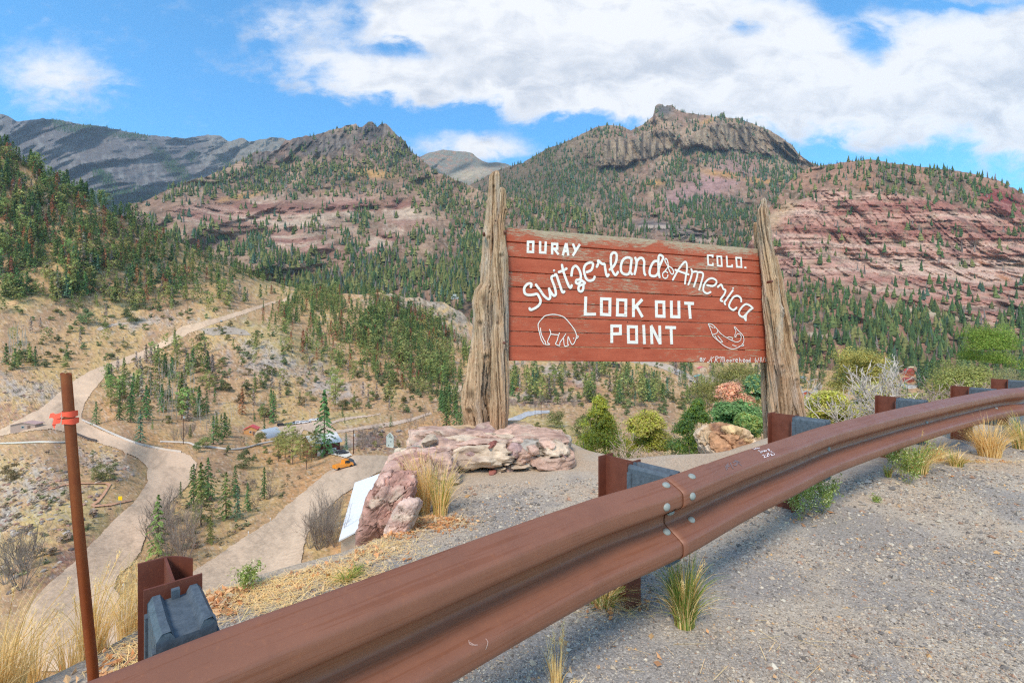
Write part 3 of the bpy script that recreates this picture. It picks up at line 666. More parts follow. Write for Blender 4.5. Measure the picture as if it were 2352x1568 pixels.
# trees one can point to: base px, base py, height in px, kind
KEY = [(363, 1278, 142, 1, 'tall spruce at the left edge of the road island'), (462, 1208, 146, 1, 'tallest green spruce in the road island cluster'), (478, 1150, 100, 3, 'spruce standing behind the tallest one in the road island'),
 (445, 1160, 95, 0, 'narrow spruce left in the road island cluster'), (519, 1190, 105, 1, 'full bright green spruce in the road island'), (545, 1193, 82, 4, 'pale blue green spruce beside the full bright spruce'), (569, 1172, 64, 0, 'small dark spruce right of the blue green one'),
 (540, 1140, 72, 0, 'spruce rising behind the blue green one'), (607, 1145, 73, 0, 'lone dark spruce on the orange grass slope'), (483, 1247, 64, 1, 'short young spruce at the front of the road island'), (415, 1145, 40, 0, 'small spruce beside the road bend'),
 (322, 1016, 76, 4, 'spruce beside the long road barrier'), (221, 975, 53, 3, 'small spruce beside the light road spur'), (628, 971, 74, 0, 'dark spruce above the parked cars'), (607, 1003, 44, 0, 'dark spruce in front of the quonset hut'),
 (745, 1047, 152, 3, 'tall shaggy pine in front of the garage'), (795, 1035, 42, 4, 'blue spruce beside the power pole by the garage'), (898, 980, 28, 3, 'tiny dark spruce beside the upper dirt track'), (792, 972, 16, 0, 'little spruce above the upper lot'),
 (556, 952, 63, 7, 'rust red dead spruce on the slope'), (475, 952, 56, 0, 'dark spruce below the slope trees'), (490, 1020, 66, 3, 'broad dark spruce left of the small cabin'), (508, 1010, 60, 0, 'dark spruce beside the small cabin'),
 (275, 965, 62, 0, 'dark spruce in the clump beside the road'), (300, 970, 70, 3, 'tallest dark spruce in the clump beside the road'), (255, 945, 48, 2, 'bushy spruce at the left of the dark clump'), (770, 930, 84, 2, 'tall open pine on the dry slope'), (748, 965, 62, 0, 'dark spruce below the open pine'),
 (787, 957, 30, 0, 'small spruce above the dirt lot'), (437, 1005, 30, 1, 'young spruce left of the power pole'), (585, 968, 22, 0, 'young spruce near the rusty dead tree'), (350, 985, 22, 1, 'young spruce right of the road barrier'), (1025, 990, 90, 0, 'big dark spruce left of the sign post base'), (1048, 992, 75, 3, 'dark spruce touching the sign post base')]
for i, (x, dy) in enumerate([(640, 1060), (655, 1052), (672, 1066), (690, 1050), (704, 1078), (716, 1060), (680, 1040), (728, 1050), (664, 1040), (648, 1045)]):
    KEY.append((x, dy, 52+8*(i % 3), 2 if i % 2 else 5, None))
for i, (x, y, hp, k, lb) in enumerate(KEY):
    p = DV.at(x, y); s = hp*p[1]/F
    g = 'olive pines in the grove before the garage' if lb is None else None
    e = empty('pine_tree' if k in (2, 5, 6) else 'spruce_tree', p, i*1.7, label=lb or 'olive green pine in the grove before the garage', cat='tree', group=g)
    crown = inst('crown', CONN[k], (0, 0, 0), s, 0, 1.05, e); inst('trunk', TRK, (0, 0, 0), s, 0, 1, e)
# the rest: the ~290 that show largest are things, the others one wood
T = np.array([(a, b, c, d) for a, b, c, d, e in TREES]); Zn = [t_[4] for t_ in TREES]
pos = DV.at(T[:, 0], T[:, 1]); appar = T[:, 2]/pos[:, 1]
order = np.argsort(-appar)
ZL = {'hill': ('conifer in the dense wood on the left hillside', 'conifers wooded over the left hillside'), 'centre': ('conifer in the wood on the hill behind the road', 'conifers on the centre hill'),
      'slope': ('conifer on the dry slope above the parked cars', 'conifers on the dry slope'), 'gully': ('slender conifer in the gully below the road', 'conifers in the gully'), 'bench': ('conifer on the grassy bench left of the dirt road', 'conifers on the bench'),
      'town': ('conifer in the far valley behind the sign', 'conifers in the far valley')}
KN = {0: 'dark green', 1: 'mid green', 2: 'olive green', 3: 'broad dark green', 4: 'blue green', 5: 'broad olive green', 6: 'rounded green', 7: 'rust red dead', 8: 'bare grey dead'}
solo = order[:262]; rest = order[262:]
for i in solo:
    k = int(T[i, 3]); l, g = ZL[Zn[i]]
    inst('conifer', CON[k], pos[i], T[i, 2], i*1.3, 1, None, label=KN[k]+' '+l, cat='tree', group=KN[k]+' '+g)
def merge(name, tm, idx_pos, hs, kinds, mat, seed, label=None, cat=None, jit=.15):
    r = np.random.default_rng(seed); mb = MB()
    for p, h, k in zip(idx_pos, hs, kinds):
        V, T_, C = tm[k]; a = r.uniform(0, 6.28); ca, sa = math.cos(a), math.sin(a); w_ = r.uniform(.85, 1.2)
        Vr = np.stack([(V[:, 0]*ca-V[:, 1]*sa)*h*w_, (V[:, 0]*sa+V[:, 1]*ca)*h*w_, V[:, 2]*h], 1)+p
        mb.add(Vr, T=T_, c=C*r.uniform(1-jit*1.5, 1+jit*1.5))
    return mb.build(name, mat, kind='stuff', label=label, cat=cat)
TM = [conifer_crown(500+i, 130, c, wd*1.3, .1 if not pn else .2, .5 if c == G_GREY else 0, 1.1, pn) for i, (c, wd, pn) in enumerate(specs)]
merge('conifer_wood', TM, pos[rest], T[rest, 2], T[rest, 3].astype(int), M_leaf, 3)
# --- junipers and scrub oak on the slopes ---
B = []
def putb(poly, n, seed, h, kinds, dens=None, zone=''):
    q = sample(poly, n, seed, dens); r = np.random.default_rng(seed+1)
    for x, y in q: B.append((x, y, r.uniform(*h), int(r.choice(kinds)), zone))
put([(0, 640), (250, 660), (560, 690), (640, 700), (600, 720), (430, 740), (250, 730), (100, 700), (0, 700)], 60, 27, (9, 15), [1, 2, 5, 6], None, 'bench') if False else None
putb([(260, 850), (330, 800), (470, 790), (490, 870), (470, 960), (400, 975), (310, 960), (245, 930)], 60, 51, (2.5, 6), [2, 5, 2, 0], None, 'slope')
put([(560, 690), (680, 690), (820, 760), (1000, 860), (1040, 920), (980, 920), (860, 860), (720, 800), (600, 740)], 130, 27, (10, 17), [1, 2, 1, 6, 0, 3, 7], None, 'centre') if False else None
putb([(0, 690), (420, 690), (560, 700), (480, 740), (330, 800), (200, 850), (0, 870)], 75, 41, (3, 7), [0, 1, 2, 3, 4], None, 'bench')
putb([(450, 750), (640, 740), (820, 820), (1030, 930), (950, 950), (760, 950), (640, 970), (540, 940), (430, 850)], 130, 42, (3, 7.5), [0, 1, 2, 3, 4, 5], None, 'slope')
putb(HILL, 90, 43, (4, 9), [0, 1, 4], lambda x, y: ss(450, 640, y), 'hill')
putb([(820, 680), (960, 684), (1060, 730), (1080, 790), (960, 770), (850, 720)], 60, 50, (4, 9), [0, 1, 4], None, 'slope')
putb([(1165, 838), (1750, 838), (1760, 960), (1500, 960), (1350, 945), (1165, 925)], 190, 44, (4, 8), [0, 1, 3, 4, 1], None, 'town')
putb([(820, 760), (1000, 780), (1060, 900), (980, 930), (850, 900), (760, 830)], 80, 45, (3, 8), [0, 1, 4], None, 'slope')
putb([(1165, 930), (1300, 960), (1420, 990), (1400, 1020), (1250, 1010), (1165, 950)], 8, 46, (2.5, 5), [0, 3], None, 'town')
putb([(1830, 845), (2000, 862), (2200, 868), (2352, 860), (2352, 910), (1830, 930)], 60, 47, (4, 9), [0, 1, 4], None, 'town')
putb([(490, 1010), (760, 1010), (700, 1060), (560, 1090), (470, 1060)], 7, 48, (2, 3.5), [0, 1], None, 'slope')
putb([(820, 1000), (930, 1000), (915, 1040), (820, 1040)], 10, 49, (1.2, 2.4), [2, 5], None, 'slope')
BA = np.array([(a, b, c, d) for a, b, c, d, e in B]); bp = DV.at(BA[:, 0], BA[:, 1]); bo = np.argsort(-BA[:, 2]/bp[:, 1])
BK = {0: 'olive', 1: 'grey green', 2: 'brownish', 3: 'tall olive', 4: 'wide grey green', 5: 'tall brownish'}
BZ = {'bench': 'juniper bush on the grassy bench left of the road', 'slope': 'juniper bush on the dry rocky slope', 'hill': 'juniper bush under the hillside conifers', 'town': 'juniper bush in the far valley behind the sign'}
for i in bo[:280]:
    k = int(BA[i, 3])
    inst('juniper_bush', BSH[k], bp[i], BA[i, 2], i*1.1, 1, None, label=BK[k]+' '+BZ[B[i][4]], cat='bush', group=BK[k]+' '+BZ[B[i][4]].replace('juniper bush', 'juniper bushes'))
BT = [bush_crown(600+i, 120, c, 7, .6, 1.8, -.05) for i, c in enumerate((J_OL, J_GR, J_BR, J_OL, J_GR, J_BR))]
_r = np.random.default_rng(88); _q = np.concatenate([sample([(-20, 640), (560, 690), (700, 700), (900, 780), (1060, 860), (1060, 1000), (800, 1040), (640, 1080), (500, 1060), (480, 1010), (200, 940), (-20, 1000)], 3600, 881), sample([(1165, 840), (1750, 840), (1830, 850), (2352, 866), (2352, 900), (1760, 960), (1165, 960)], 2200, 882), sample([(0, 1030), (300, 1040), (250, 1180), (0, 1380)], 420, 883), sample([(340, 1250), (440, 1080), (640, 1080), (720, 1090), (480, 1280)], 420, 884)])
_k = _r.uniform(0, 1, len(_q)) < .12+.75*ss(-.1, .4, N(_q[:, 0], _q[:, 1], 22, 66)); _q = _q[_k]
_S = [bush_crown(640+i, 26, c, 4, .7, 1.9, -.1) for i, c in enumerate(((.26, .22, .12), (.32, .25, .18), (.20, .20, .10), (.36, .28, .16)))]
merge('low_brush', _S, DV.at(_q[:, 0], _q[:, 1]), _r.uniform(.4, 1.4, len(_q)), _r.integers(0, 4, len(_q)), M_bush, 55)
merge('scrub', BT, bp[bo[280:]], BA[bo[280:], 2], BA[bo[280:], 3].astype(int), M_bush, 5)
for x, y, hp, k, lb in [(237, 1104, 46, 0, 'round olive juniper on the rocky knoll'), (22, 1106, 42, 2, 'brown tinged juniper at the left edge of the knoll'), (562, 1075, 42, 1, 'grey green juniper on the orange grass'), (1276, 982, 46, 0, 'large olive juniper behind the stone base'),
      (1336, 1004, 52, 3, 'upright olive juniper behind the stone base'), (470, 1030, 30, 0, 'olive juniper above the long barrier'), (600, 1025, 34, 3, 'olive juniper before the small cabin'), (635, 1028, 30, 2, 'brownish juniper before the quonset hut'), (452, 1038, 24, 1, 'small round juniper by the water pipe'),
      (300, 740, 34, 1, 'round grey green juniper above the road'), (205, 745, 36, 1, 'dark round juniper on the bench'), (260, 1300, 1, 0, None)]:
    if lb:
        p = DV.at(x, y); inst('juniper_bush', tmpl(bush_crown(int(x), 1500, (J_OL, J_GR, J_BR, J_OL)[k], 12, .6, 1.7, -.05)).data('juniper_near', M_bush), p, hp*p[1]/F, x, 1, None, label=lb, cat='bush')
# bare aspens and leafless shrubs
for zi, (poly, n, seed, h, me_, nm, lb, g, cat) in enumerate([
  ([(335, 880), (400, 850), (450, 870), (440, 960), (360, 970)], 42, 71, (11, 16), ASP, 'bare_aspen', 'leafless pale aspen in the gully below the road', 'leafless aspens in the gully', 'tree'),
  ([(20, 790), (60, 790), (70, 830), (20, 835)], 16, 72, (14, 18), ASP, 'bare_aspen', 'leafless pale aspen at the left edge of the bench', 'leafless aspens on the bench', 'tree'),
  ([(440, 960), (540, 950), (560, 1000), (480, 1010)], 14, 73, (8, 12), ASP, 'bare_aspen', 'leafless aspen near the small cabin', 'leafless aspens near the small cabin', 'tree'),
  ([(640, 940), (720, 940), (720, 975), (640, 975)], 7, 74, (6, 9), ASP, 'bare_aspen', 'leafless tree above the car park', 'leafless trees above the car park', 'tree'),
  ([(700, 1230), (770, 1180), (775, 1260), (700, 1280)], 12, 75, (5, 8), SHR, 'bare_shrub', 'leafless grey shrub between the lower road and the white roof', 'leafless shrubs beside the white roof', 'shrub'),
  ([(370, 1180), (440, 1170), (440, 1290), (350, 1300)], 13, 76, (6, 9), SHR, 'bare_shrub', 'leafless tan shrub on the road island', 'leafless shrubs on the road island', 'shrub'),
  ([(560, 1110), (640, 1090), (620, 1180), (560, 1180)], 8, 77, (3, 5), SHR, 'bare_shrub', 'leafless shrub on the orange grass slope', 'leafless shrubs on the orange slope', 'shrub'),
  ([(800, 1000), (870, 990), (870, 1035), (810, 1035)], 12, 78, (4, 6), SHR, 'bare_shrub', 'leafless shrub along the wall of dark rocks', 'leafless shrubs along the dark rocks', 'shrub'),
  ([(400, 1000), (440, 1000), (440, 1025), (400, 1025)], 5, 79, (5, 8), SHR, 'bare_shrub', 'leafless shrub beside the long barrier', 'leafless shrubs beside the barrier', 'shrub'),
  ([(10, 1300), (70, 1300), (60, 1360), (10, 1370)], 5, 80, (6, 8), SHR, 'bare_shrub', 'leafless pale shrub on the bank at the far left', 'leafless shrubs on the left bank', 'shrub'),
  ([(1180, 920), (1330, 920), (1330, 940), (1180, 940)], 14, 81, (4, 7), SHR, 'bare_shrub', 'leafless shrub beside the highway bend', 'leafless shrubs by the highway bend', 'shrub'),
  ([(900, 960), (1000, 940), (1000, 985), (930, 990)], 10, 82, (4, 7), SHR, 'bare_shrub', 'leafless shrub below the upper dirt track', 'leafless shrubs below the track', 'shrub')]):
    q = sample(poly, n, seed); r = np.random.default_rng(seed)
    for j, (x, y) in enumerate(q):
        inst(nm, me_[j % len(me_)], DV.at(x, y), r.uniform(*h), r.uniform(0, 6), 1, None, label=lb, cat=cat, group=g)

# --- the far forests: one wood per mountain ---
def far_tm(c, w_, seed, n=7):
    r = np.random.default_rng(seed); mb = MB(); a = np.arange(n)*2*np.pi/n
    for z0, z1, ra in ((0, .55, w_), (.25, .8, w_*.75), (.5, 1.02, w_*.48)):
        rr = ra*r.uniform(.65, 1.25, n); V = np.concatenate([np.stack([rr*np.cos(a), rr*np.sin(a), z0+r.uniform(-.06, .08, n)], 1), [[r.normal(0, .02), r.normal(0, .02), z1]]])
        mb.add(V, T=[(i, (i+1) % n, n) for i in range(n)], c=np.array(c)*r.uniform(.8, 1.2))
    V, F_, C = mb.arr(); return V, F_[0], C
FT = [far_tm(np.array(c)*.8*np.array([1., .95, 1.]), w_, i) for i, (c, w_) in enumerate([(G_DK, .2), (G_MD, .24), (G_OL, .3), (G_DK, .16), (G_BL, .22), (G_OL, .34), (G_RUST, .2), (G_GREY, .12)])]
def wood(name, D, bbox, n, seed, dens, h, kinds, top):
    r = np.random.default_rng(seed); out = []
    while len(out) < n:
        x = r.uniform(bbox[0], bbox[2], n*2); y = r.uniform(bbox[1], bbox[3], n*2)
        m = (y > top(x)+.5) & (r.uniform(0, 1, n*2) < dens(x, y)); out += list(zip(x[m], y[m]))
    q = np.array(out[:n]); p = D.at(q[:, 0], q[:, 1]); p[:, 2] -= .5
    merge(name, FT, p, r.uniform(h[0], h[1], n)*r.uniform(.8, 1.15, n), r.choice(kinds, n), M_forest, seed, jit=.2)
def ridge(x, y, top, w_=7, a=.9): return a*ss(w_, 0, y-top(x))
def d1(x, y):
    f = ss(0., .3, N(x, y, 24, 121))*ss(-.2, .2, N(x, y, 8, 221))*.75+.03
    f = np.maximum(f, .95*blobs(x, y, [(900, 370, 60, 40, 40), (700, 395, 190, 26, -3), (600, 430, 160, 20, -5), (1000, 440, 90, 40, 30), (650, 410, 120, 16), (1250, 490, 120, 28, 8), (1100, 560, 60, 60), (850, 440, 70, 14), (560, 400, 60, 14, -15), (1050, 640, 80, 50), (830, 505, 20, 40), (590, 560, 22, 34), (650, 600, 60, 18), (690, 690, 60, 40), (850, 620, 60, 60, -30), (760, 660, 80, 30), (1140, 470, 50, 20, 10)]))
    f *= 1-.85*blobs(x, y, M1_CL)*(1-blobs(x, y, [(830, 505, 25, 45), (590, 560, 25, 40)])); f *= 1-.7*blobs(x, y, [(860, 305, 40, 14), (740, 325, 80, 10)]); f *= 1-.9*blobs(x, y, [(850, 398, 50, 11, 5), (1110, 395, 40, 16, 20)])
    return np.clip(f+.5*blobs(x, y, [(870, 340, 60, 30, 10)])*ss(-.1, .3, N(x, y, 10, 5)), 0, 1)
wood('centre_mountain_forest', D1, (310, 280, 1440, 760), 6000, 131, d1, (17, 32), [0, 0, 1, 2, 3, 4, 7, 5], M1_top)
def d2(x, y):
    f = ss(0., .35, N(x, y, 24, 123))*ss(-.2, .2, N(x, y, 8, 223))*.65+.05
    f = np.maximum(f, .95*blobs(x, y, [(1300, 420, 110, 70, -20), (1380, 300, 70, 14, 5), (1720, 370, 130, 20, 5), (1760, 395, 90, 26, 8), (1600, 470, 60, 22), (1800, 420, 60, 40), (1480, 300, 30, 12), (1180, 440, 80, 40), (1250, 360, 60, 20, -30), (1700, 290, 120, 12, 22), (1600, 255, 60, 7, 8), (1640, 490, 90, 30), (1560, 380, 40, 30, -50), (1610, 310, 22, 30), (1420, 470, 40, 60), (1700, 620, 80, 80)]))
    f *= 1-.96*M2_m(x, y); f *= 1-.85*blobs(x, y, [(1640, 425, 80, 16, -25), (1640, 402, 50, 7), (1525, 250, 20, 14)])
    return np.clip(np.maximum(f, ridge(x, y, M2_top, 6, .6)*(np.abs(x-1525) > 26)*(np.abs(x-1658) > 10)), 0, 1)
wood('right_mountain_forest', D2, (1090, 240, 2000, 700), 7000, 132, d2, (19, 34), [0, 0, 1, 3, 3, 4, 7], M2_top)
def d3(x, y):
    c = M3_cl(x, y)*(1-.0*x)
    f = (1-c)*(.2+.7*ss(-.2, .4, N(x, y, 30, 125)))+c*(.02+.3*ss(.25, .5, N(x-y*.2, y*2.5, 30, 127)))
    f = np.maximum(f, ridge(x, y, M3_top, 8, .9)); f = np.maximum(f, .8*(1-c)*blobs(x, y, [(2000, 400, 200, 24, 4), (2230, 450, 60, 30), (2020, 740, 130, 40, 8), (1860, 700, 40, 40)]))
    return np.clip(f*(1-.8*blobs(x, y, [(1870, 765, 60, 14)])), 0, 1)
wood('red_cliff_forest', D3, (1695, 360, 2430, 850), 1800, 133, d3, (13, 26), [0, 0, 1, 3, 1, 2, 7, 0], M3_top)
def d3b(x, y): return .15+.85*ss(-.15, .25, N(x, y, 34, 128))*ss(640, 740, y)
wood('talus_conifers', D3, (1770, 650, 2430, 880), 300, 135, d3b, (15, 25), [0, 0, 3, 1, 1, 4, 0], M3_top)
def dfl(x, y): return np.clip(blobs(x, y, [(200, 300, 90, 14, 6), (300, 312, 50, 9, 5), (140, 285, 30, 10, 20), (400, 385, 18, 62, -48), (440, 360, 14, 16), (520, 372, 24, 10, 30), (240, 410, 14, 40, -50), (300, 460, 120, 30)])*1.2-.3, 0, 1)
wood('far_ridge_forest', DFL, (0, 250, 700, 560), 2200, 134, dfl, (22, 34), [0, 3], FL_top)
# loose boulders over the valley slopes
def rock_tm(seed, sub=1):
    r = np.random.default_rng(seed); bm = bmesh.new(); bmesh.ops.create_icosphere(bm, subdivisions=sub, radius=1)
    V = np.array([v.co[:] for v in bm.verts]); T_ = np.array([[v.index for v in f.verts] for f in bm.faces]); bm.free()
    pl = rdir(r, 11); h = r.uniform(.55, .95, 11)
    k = (V@pl.T); lim = np.where(k > .15, h/np.maximum(k, .15), 9).min(1); V = V*np.minimum(lim, 1.1)[:, None]
    return V, T_
import bmesh
RT = [rock_tm(i) for i in range(6)]
def rocks(name, P3, sz, cols, mat, seed, flat=.6, sink=.2):
    r = np.random.default_rng(seed); mb = MB()
    for p, s, c in zip(P3, sz, cols):
        V, T_ = RT[r.integers(0, 6)]; a = r.uniform(0, 6.28); ca, sa = math.cos(a), math.sin(a)
        q = V*np.array([s, s*r.uniform(.6, 1), s*flat*r.uniform(.7, 1.3)])
        q = np.stack([q[:, 0]*ca-q[:, 1]*sa, q[:, 0]*sa+q[:, 1]*ca, q[:, 2]], 1)+p+np.array([0, 0, s*(flat-sink)*.5])
        mb.add(q, T=T_, c=c)
    return mb.build(name, mat, kind='stuff')
M_rock = m_vcol('rock', 3, .35, .95, .15, .5, .15)
def putr(poly, n, seed, dens=None):
    return sample(poly, n, seed, dens)
rq = np.concatenate([putr([(0, 690), (560, 700), (330, 800), (200, 850), (0, 1000)], 260, 91, lambda x, y: np.clip(.1+blobs(x, y, ROCKY), 0, 1)), putr([(0, 1020), (280, 1020), (320, 1070), (250, 1180), (100, 1330), (0, 1380)], 420, 92, lambda x, y: np.clip(.08+blobs(x, y, ROCKY), 0, 1)),
   putr([(450, 760), (640, 740), (820, 820), (1030, 930), (760, 950), (540, 940), (430, 850)], 520, 93, lambda x, y: np.clip(.1+blobs(x, y, ROCKY), 0, 1)), putr([(820, 985), (920, 985), (915, 1035), (820, 1035)], 90, 94),
   putr([(1165, 840), (1750, 840), (1750, 960), (1165, 940)], 240, 95), putr([(830, 670), (960, 676), (1060, 720), (1080, 780), (960, 760), (850, 700)], 160, 96)])
r_ = np.random.default_rng(9)
rc_ = np.array([lin(182, 168, 154), lin(160, 146, 136), lin(170, 134, 118), lin(128, 112, 104)])[r_.integers(0, 4, len(rq))]*r_.uniform(.8, 1.15, (len(rq), 1))
dk = inpoly(rq[:, 0], rq[:, 1], [(820, 985), (920, 985), (915, 1040), (820, 1040)]); rc_[dk] *= .62
rocks('rocks', DV.at(rq[:, 0], rq[:, 1]), r_.uniform(.15, .75, len(rq))*np.where(dk, 1.5, 1)*(1+(rq[:, 1] < 1000)*.4), rc_, M_rock, 5)
# ---------- buildings, vehicles, poles in the valley ----------
M_wallm = m_vcol('painted_wall', 1.5, .15, .85, .2); M_roofm = m_vcol('metal_roof', 1., .12, .5, .3); M_win = m_vcol('window_glass', 1, .1, .2, .5); M_carp = m_vcol('car_paint', 1, .05, .3, .5); M_tyre = m_vcol('tyre', 1, .1, .9)
def at(px, py, lift=0.):
    p = DV.at(px, py); return np.array([p[0], p[1], p[2]+lift])
def house(name, px, py, w, l, h, rh, yaw, roof, wall, label, cat='house', wins=((0, .0),), door=True, over=.5, hip=False, loc=None, doors=None, sink=1.2):
    p = at(px, py) if loc is None else np.array(loc); e = empty(name, p, math.radians(yaw), label=label, cat=cat)
    a, b = w/2, l/2; mb = MB()
    V = [(-a, -b, -sink), (a, -b, -sink), (a, b, -sink), (-a, b, -sink), (-a, -b, h), (a, -b, h), (a, b, h), (-a, b, h), (0, -b, h+rh), (0, b, h+rh)]
    mb.add(V, Q=[(0, 1, 5, 4), (1, 2, 6, 5), (2, 3, 7, 6), (3, 0, 4, 7)], T=[(4, 5, 8), (6, 7, 9)], c=wall); mb.build('wall', M_wallm, e, world=False)
    mr_ = MB(); s = rh/a; ao = a+over; bo = b+over; t = .18
    for sx in (-1, 1):
        q = [(0, -bo, h+rh+.03), (sx*ao, -bo, h+rh-s*ao+.03), (sx*ao, bo, h+rh-s*ao+.03), (0, bo, h+rh+.03)]; q2 = [(x, y, z+t) for x, y, z in q]
        mr_.add(q+q2, Q=[(0, 1, 2, 3), (4, 5, 6, 7), (0, 1, 5, 4), (1, 2, 6, 5), (2, 3, 7, 6)], c=roof)
    mr_.build('roof', M_roofm, e, world=False)
    for side, u in wins:   # side 0 front(-y), 1 right(+x), 2 left(-x)
        mw = MB(); ww = .55; z = h*.55
        ctr, hx = {0: ((u*a, -b-.03, z), (ww, .04, ww)), 1: ((a+.03, u*b, z), (.04, ww, ww)), 2: ((-a-.03, u*b, z), (.04, ww, ww))}[side]
        f_ = mw.box(ctr, hx, c_=(.6, .6, .58)).build('window', M_wallm, e, world=False); k = {0: (0, -.02, 0), 1: (.02, 0, 0), 2: (-.02, 0, 0)}[side]
        MB().box(np.array(ctr)+np.array(k), [v*.8 if v > .1 else .04 for v in hx], c_=(.05, .06, .07)).build('pane', M_win, f_, world=False)
    for side, u, dw, dh, c in (doors or ([(0, .5, .5, 1., (.2, .13, .1))] if door else [])):
        ctr, hx = {0: ((u*a, -b-.03, dh), (dw, .05, dh)), 1: ((a+.03, u*b, dh), (.05, dw, dh))}[side]
        MB().box(ctr, hx, c_=c).build('door', M_wallm, e, world=False)
    return e
house('cabin', 578, 997, 6.2, 5.5, 3.2, 1.6, 18, lin(222, 92, 92), lin(206, 152, 96), 'small tan cabin with a red roof beside the dirt car park', 'cabin', ((0, 0),))
house('garage', 738, 1040, 12, 11, 5.2, 2.6, -48, lin(214, 212, 206), lin(120, 70, 62), 'brown garage with a pale metal roof and white doors behind the tall pine', 'garage', ((0, -.7),), doors=[(1, -.4, 1.5, 1.4, (.78, .76, .7)), (1, .45, 1.5, 1.4, (.78, .76, .7))], over=.8)
# long white roof below the lookout
pts = [P(778, 1244, 75.), P(815, 1110, 106.), P(893, 1082, 110.), P(862, 1200, 80.)]
wb = empty('warehouse', pts[0]*.5+pts[2]*.5-np.array([0, 0, 4]), label='long building with a plain white roof just below the boulders', cat='building')
up1 = np.array([0, 0, .25]); q = [pts[0], pts[1], pts[2], pts[3]]
rgR = [q[2]+(q[2]-q[1])*1.0-np.array([0, 0, 1.6]), q[3]+(q[3]-q[0])*1.0-np.array([0, 0, 1.6])]
MB().add(q+[v+up1 for v in q], Q=[(0, 1, 2, 3), (4, 5, 6, 7), (0, 4, 5, 1), (0, 3, 7, 4), (1, 5, 6, 2)], c=(.82, .82, .80)).add([q[3], q[2], rgR[0], rgR[1]]+[v+up1 for v in (q[3], q[2], rgR[0], rgR[1])], Q=[(0, 1, 2, 3), (4, 5, 6, 7), (2, 3, 7, 6)], c=(.82, .82, .80)).build('roof', M_roofm, wb)
inn = .97; cen = sum(q)/4
w4 = [q[0]*inn+q[2]*(1-inn), q[1]*inn+q[3]*(1-inn), rgR[0], rgR[1]]; lo = [v-np.array([0, 0, 6.]) for v in w4]; tp_ = [v-np.array([0, 0, .1]) for v in w4]
MB().add(lo+tp_, Q=[(0, 1, 5, 4), (1, 2, 6, 5), (2, 3, 7, 6), (3, 0, 4, 7)], c=lin(206, 186, 160)).build('wall', M_wallm, wb)
# quonset hut
qh = empty('quonset_hut', at(615, 1003), math.radians(-20), label='grey arched metal hut behind a spruce beside the car park', cat='hut'); a = np.linspace(0, math.pi, 17); V = []
for y in np.linspace(-5, 5, 12):
    for aa in a: V.append((4.4*math.cos(aa), y, 4.6*math.sin(aa)))
mb = MB(); mb.add(V, Q=[(i*17+j, i*17+j+1, (i+1)*17+j+1, (i+1)*17+j) for i in range(11) for j in range(16)], c=lin(176, 184, 190)); mb.build('roof', M_roofm, qh, True, world=False)
V = [(4.3*math.cos(aa), -4.9, 4.5*math.sin(aa)) for aa in a]+[(0, -4.9, 0)]; MB().add(V, T=[(j, j+1, 17) for j in range(16)], c=lin(206, 190, 168)).build('front_wall', M_wallm, qh, world=False)
# the houses far off in the valley
for a_ in [('house', 1612, 852, 11, 8, 4.5, 2.2, 10, lin(226, 120, 124), lin(206, 178, 150), 'house with a pink roof under the sign, uphill of the teal one'), ('house', 1606, 874, 11, 8, 5.5, 2.2, 5, lin(120, 190, 188), lin(176, 160, 120), 'house with a teal roof under the sign, below the pink roofed one'),
  ('house', 1170, 880, 9, 7, 3.2, 2.6, 20, lin(110, 190, 150), lin(120, 90, 70), 'cabin with a green pointed roof right of the left log posts'), ('house', 1187, 897, 8, 6, 2.6, 1.2, 0, lin(226, 206, 96), lin(170, 110, 84), 'small cabin with a yellow roof right of the left log posts'),
  ('house', 1402, 842, 22, 9, 3.6, 1.2, 4, lin(70, 76, 84), lin(60, 58, 60), 'dark long house just below the bottom plank'), ('house', 2088, 862, 10, 8, 6.5, 3.4, 24, lin(166, 74, 60), lin(170, 92, 66), 'tall red wooden house among the far conifers'), ('house', 2086, 876, 12, 8, 3.5, 2.2, 24, lin(160, 72, 60), lin(160, 80, 58), 'lower red wooden house in front of the tall one'),
  ('house', 2096, 850, 8, 6, 4, 1.6, 10, lin(214, 196, 150), lin(190, 150, 110), 'small house with a cream roof above the red wooden ones'), ('house', 2078, 890, 22, 9, 3, 1.4, -6, lin(206, 214, 220), lin(190, 190, 186), 'long low house with a pale roof below the red wooden ones'),
  ('house', 1853, 912, 12, 9, 5.5, 3, -30, lin(196, 206, 214), lin(176, 84, 58), 'red house with a pale blue roof right of the log posts'), ('house', 1843, 872, 12, 8, 3.5, 2, 20, lin(196, 204, 208), lin(180, 170, 160), 'house with a grey white roof far right of the log posts'), ('house', 2050, 905, 14, 9, 3.5, 2, 12, lin(190, 204, 212), lin(200, 190, 176), 'house with a pale blue roof partly behind the bare bush'),
  ('house', 1560, 858, 8, 6, 3, 1.6, 0, lin(206, 204, 200), lin(170, 160, 150), 'tiny white roofed shed left of the teal roofed house')]:
    house(*a_, wins=((0, -.5), (0, .3)))
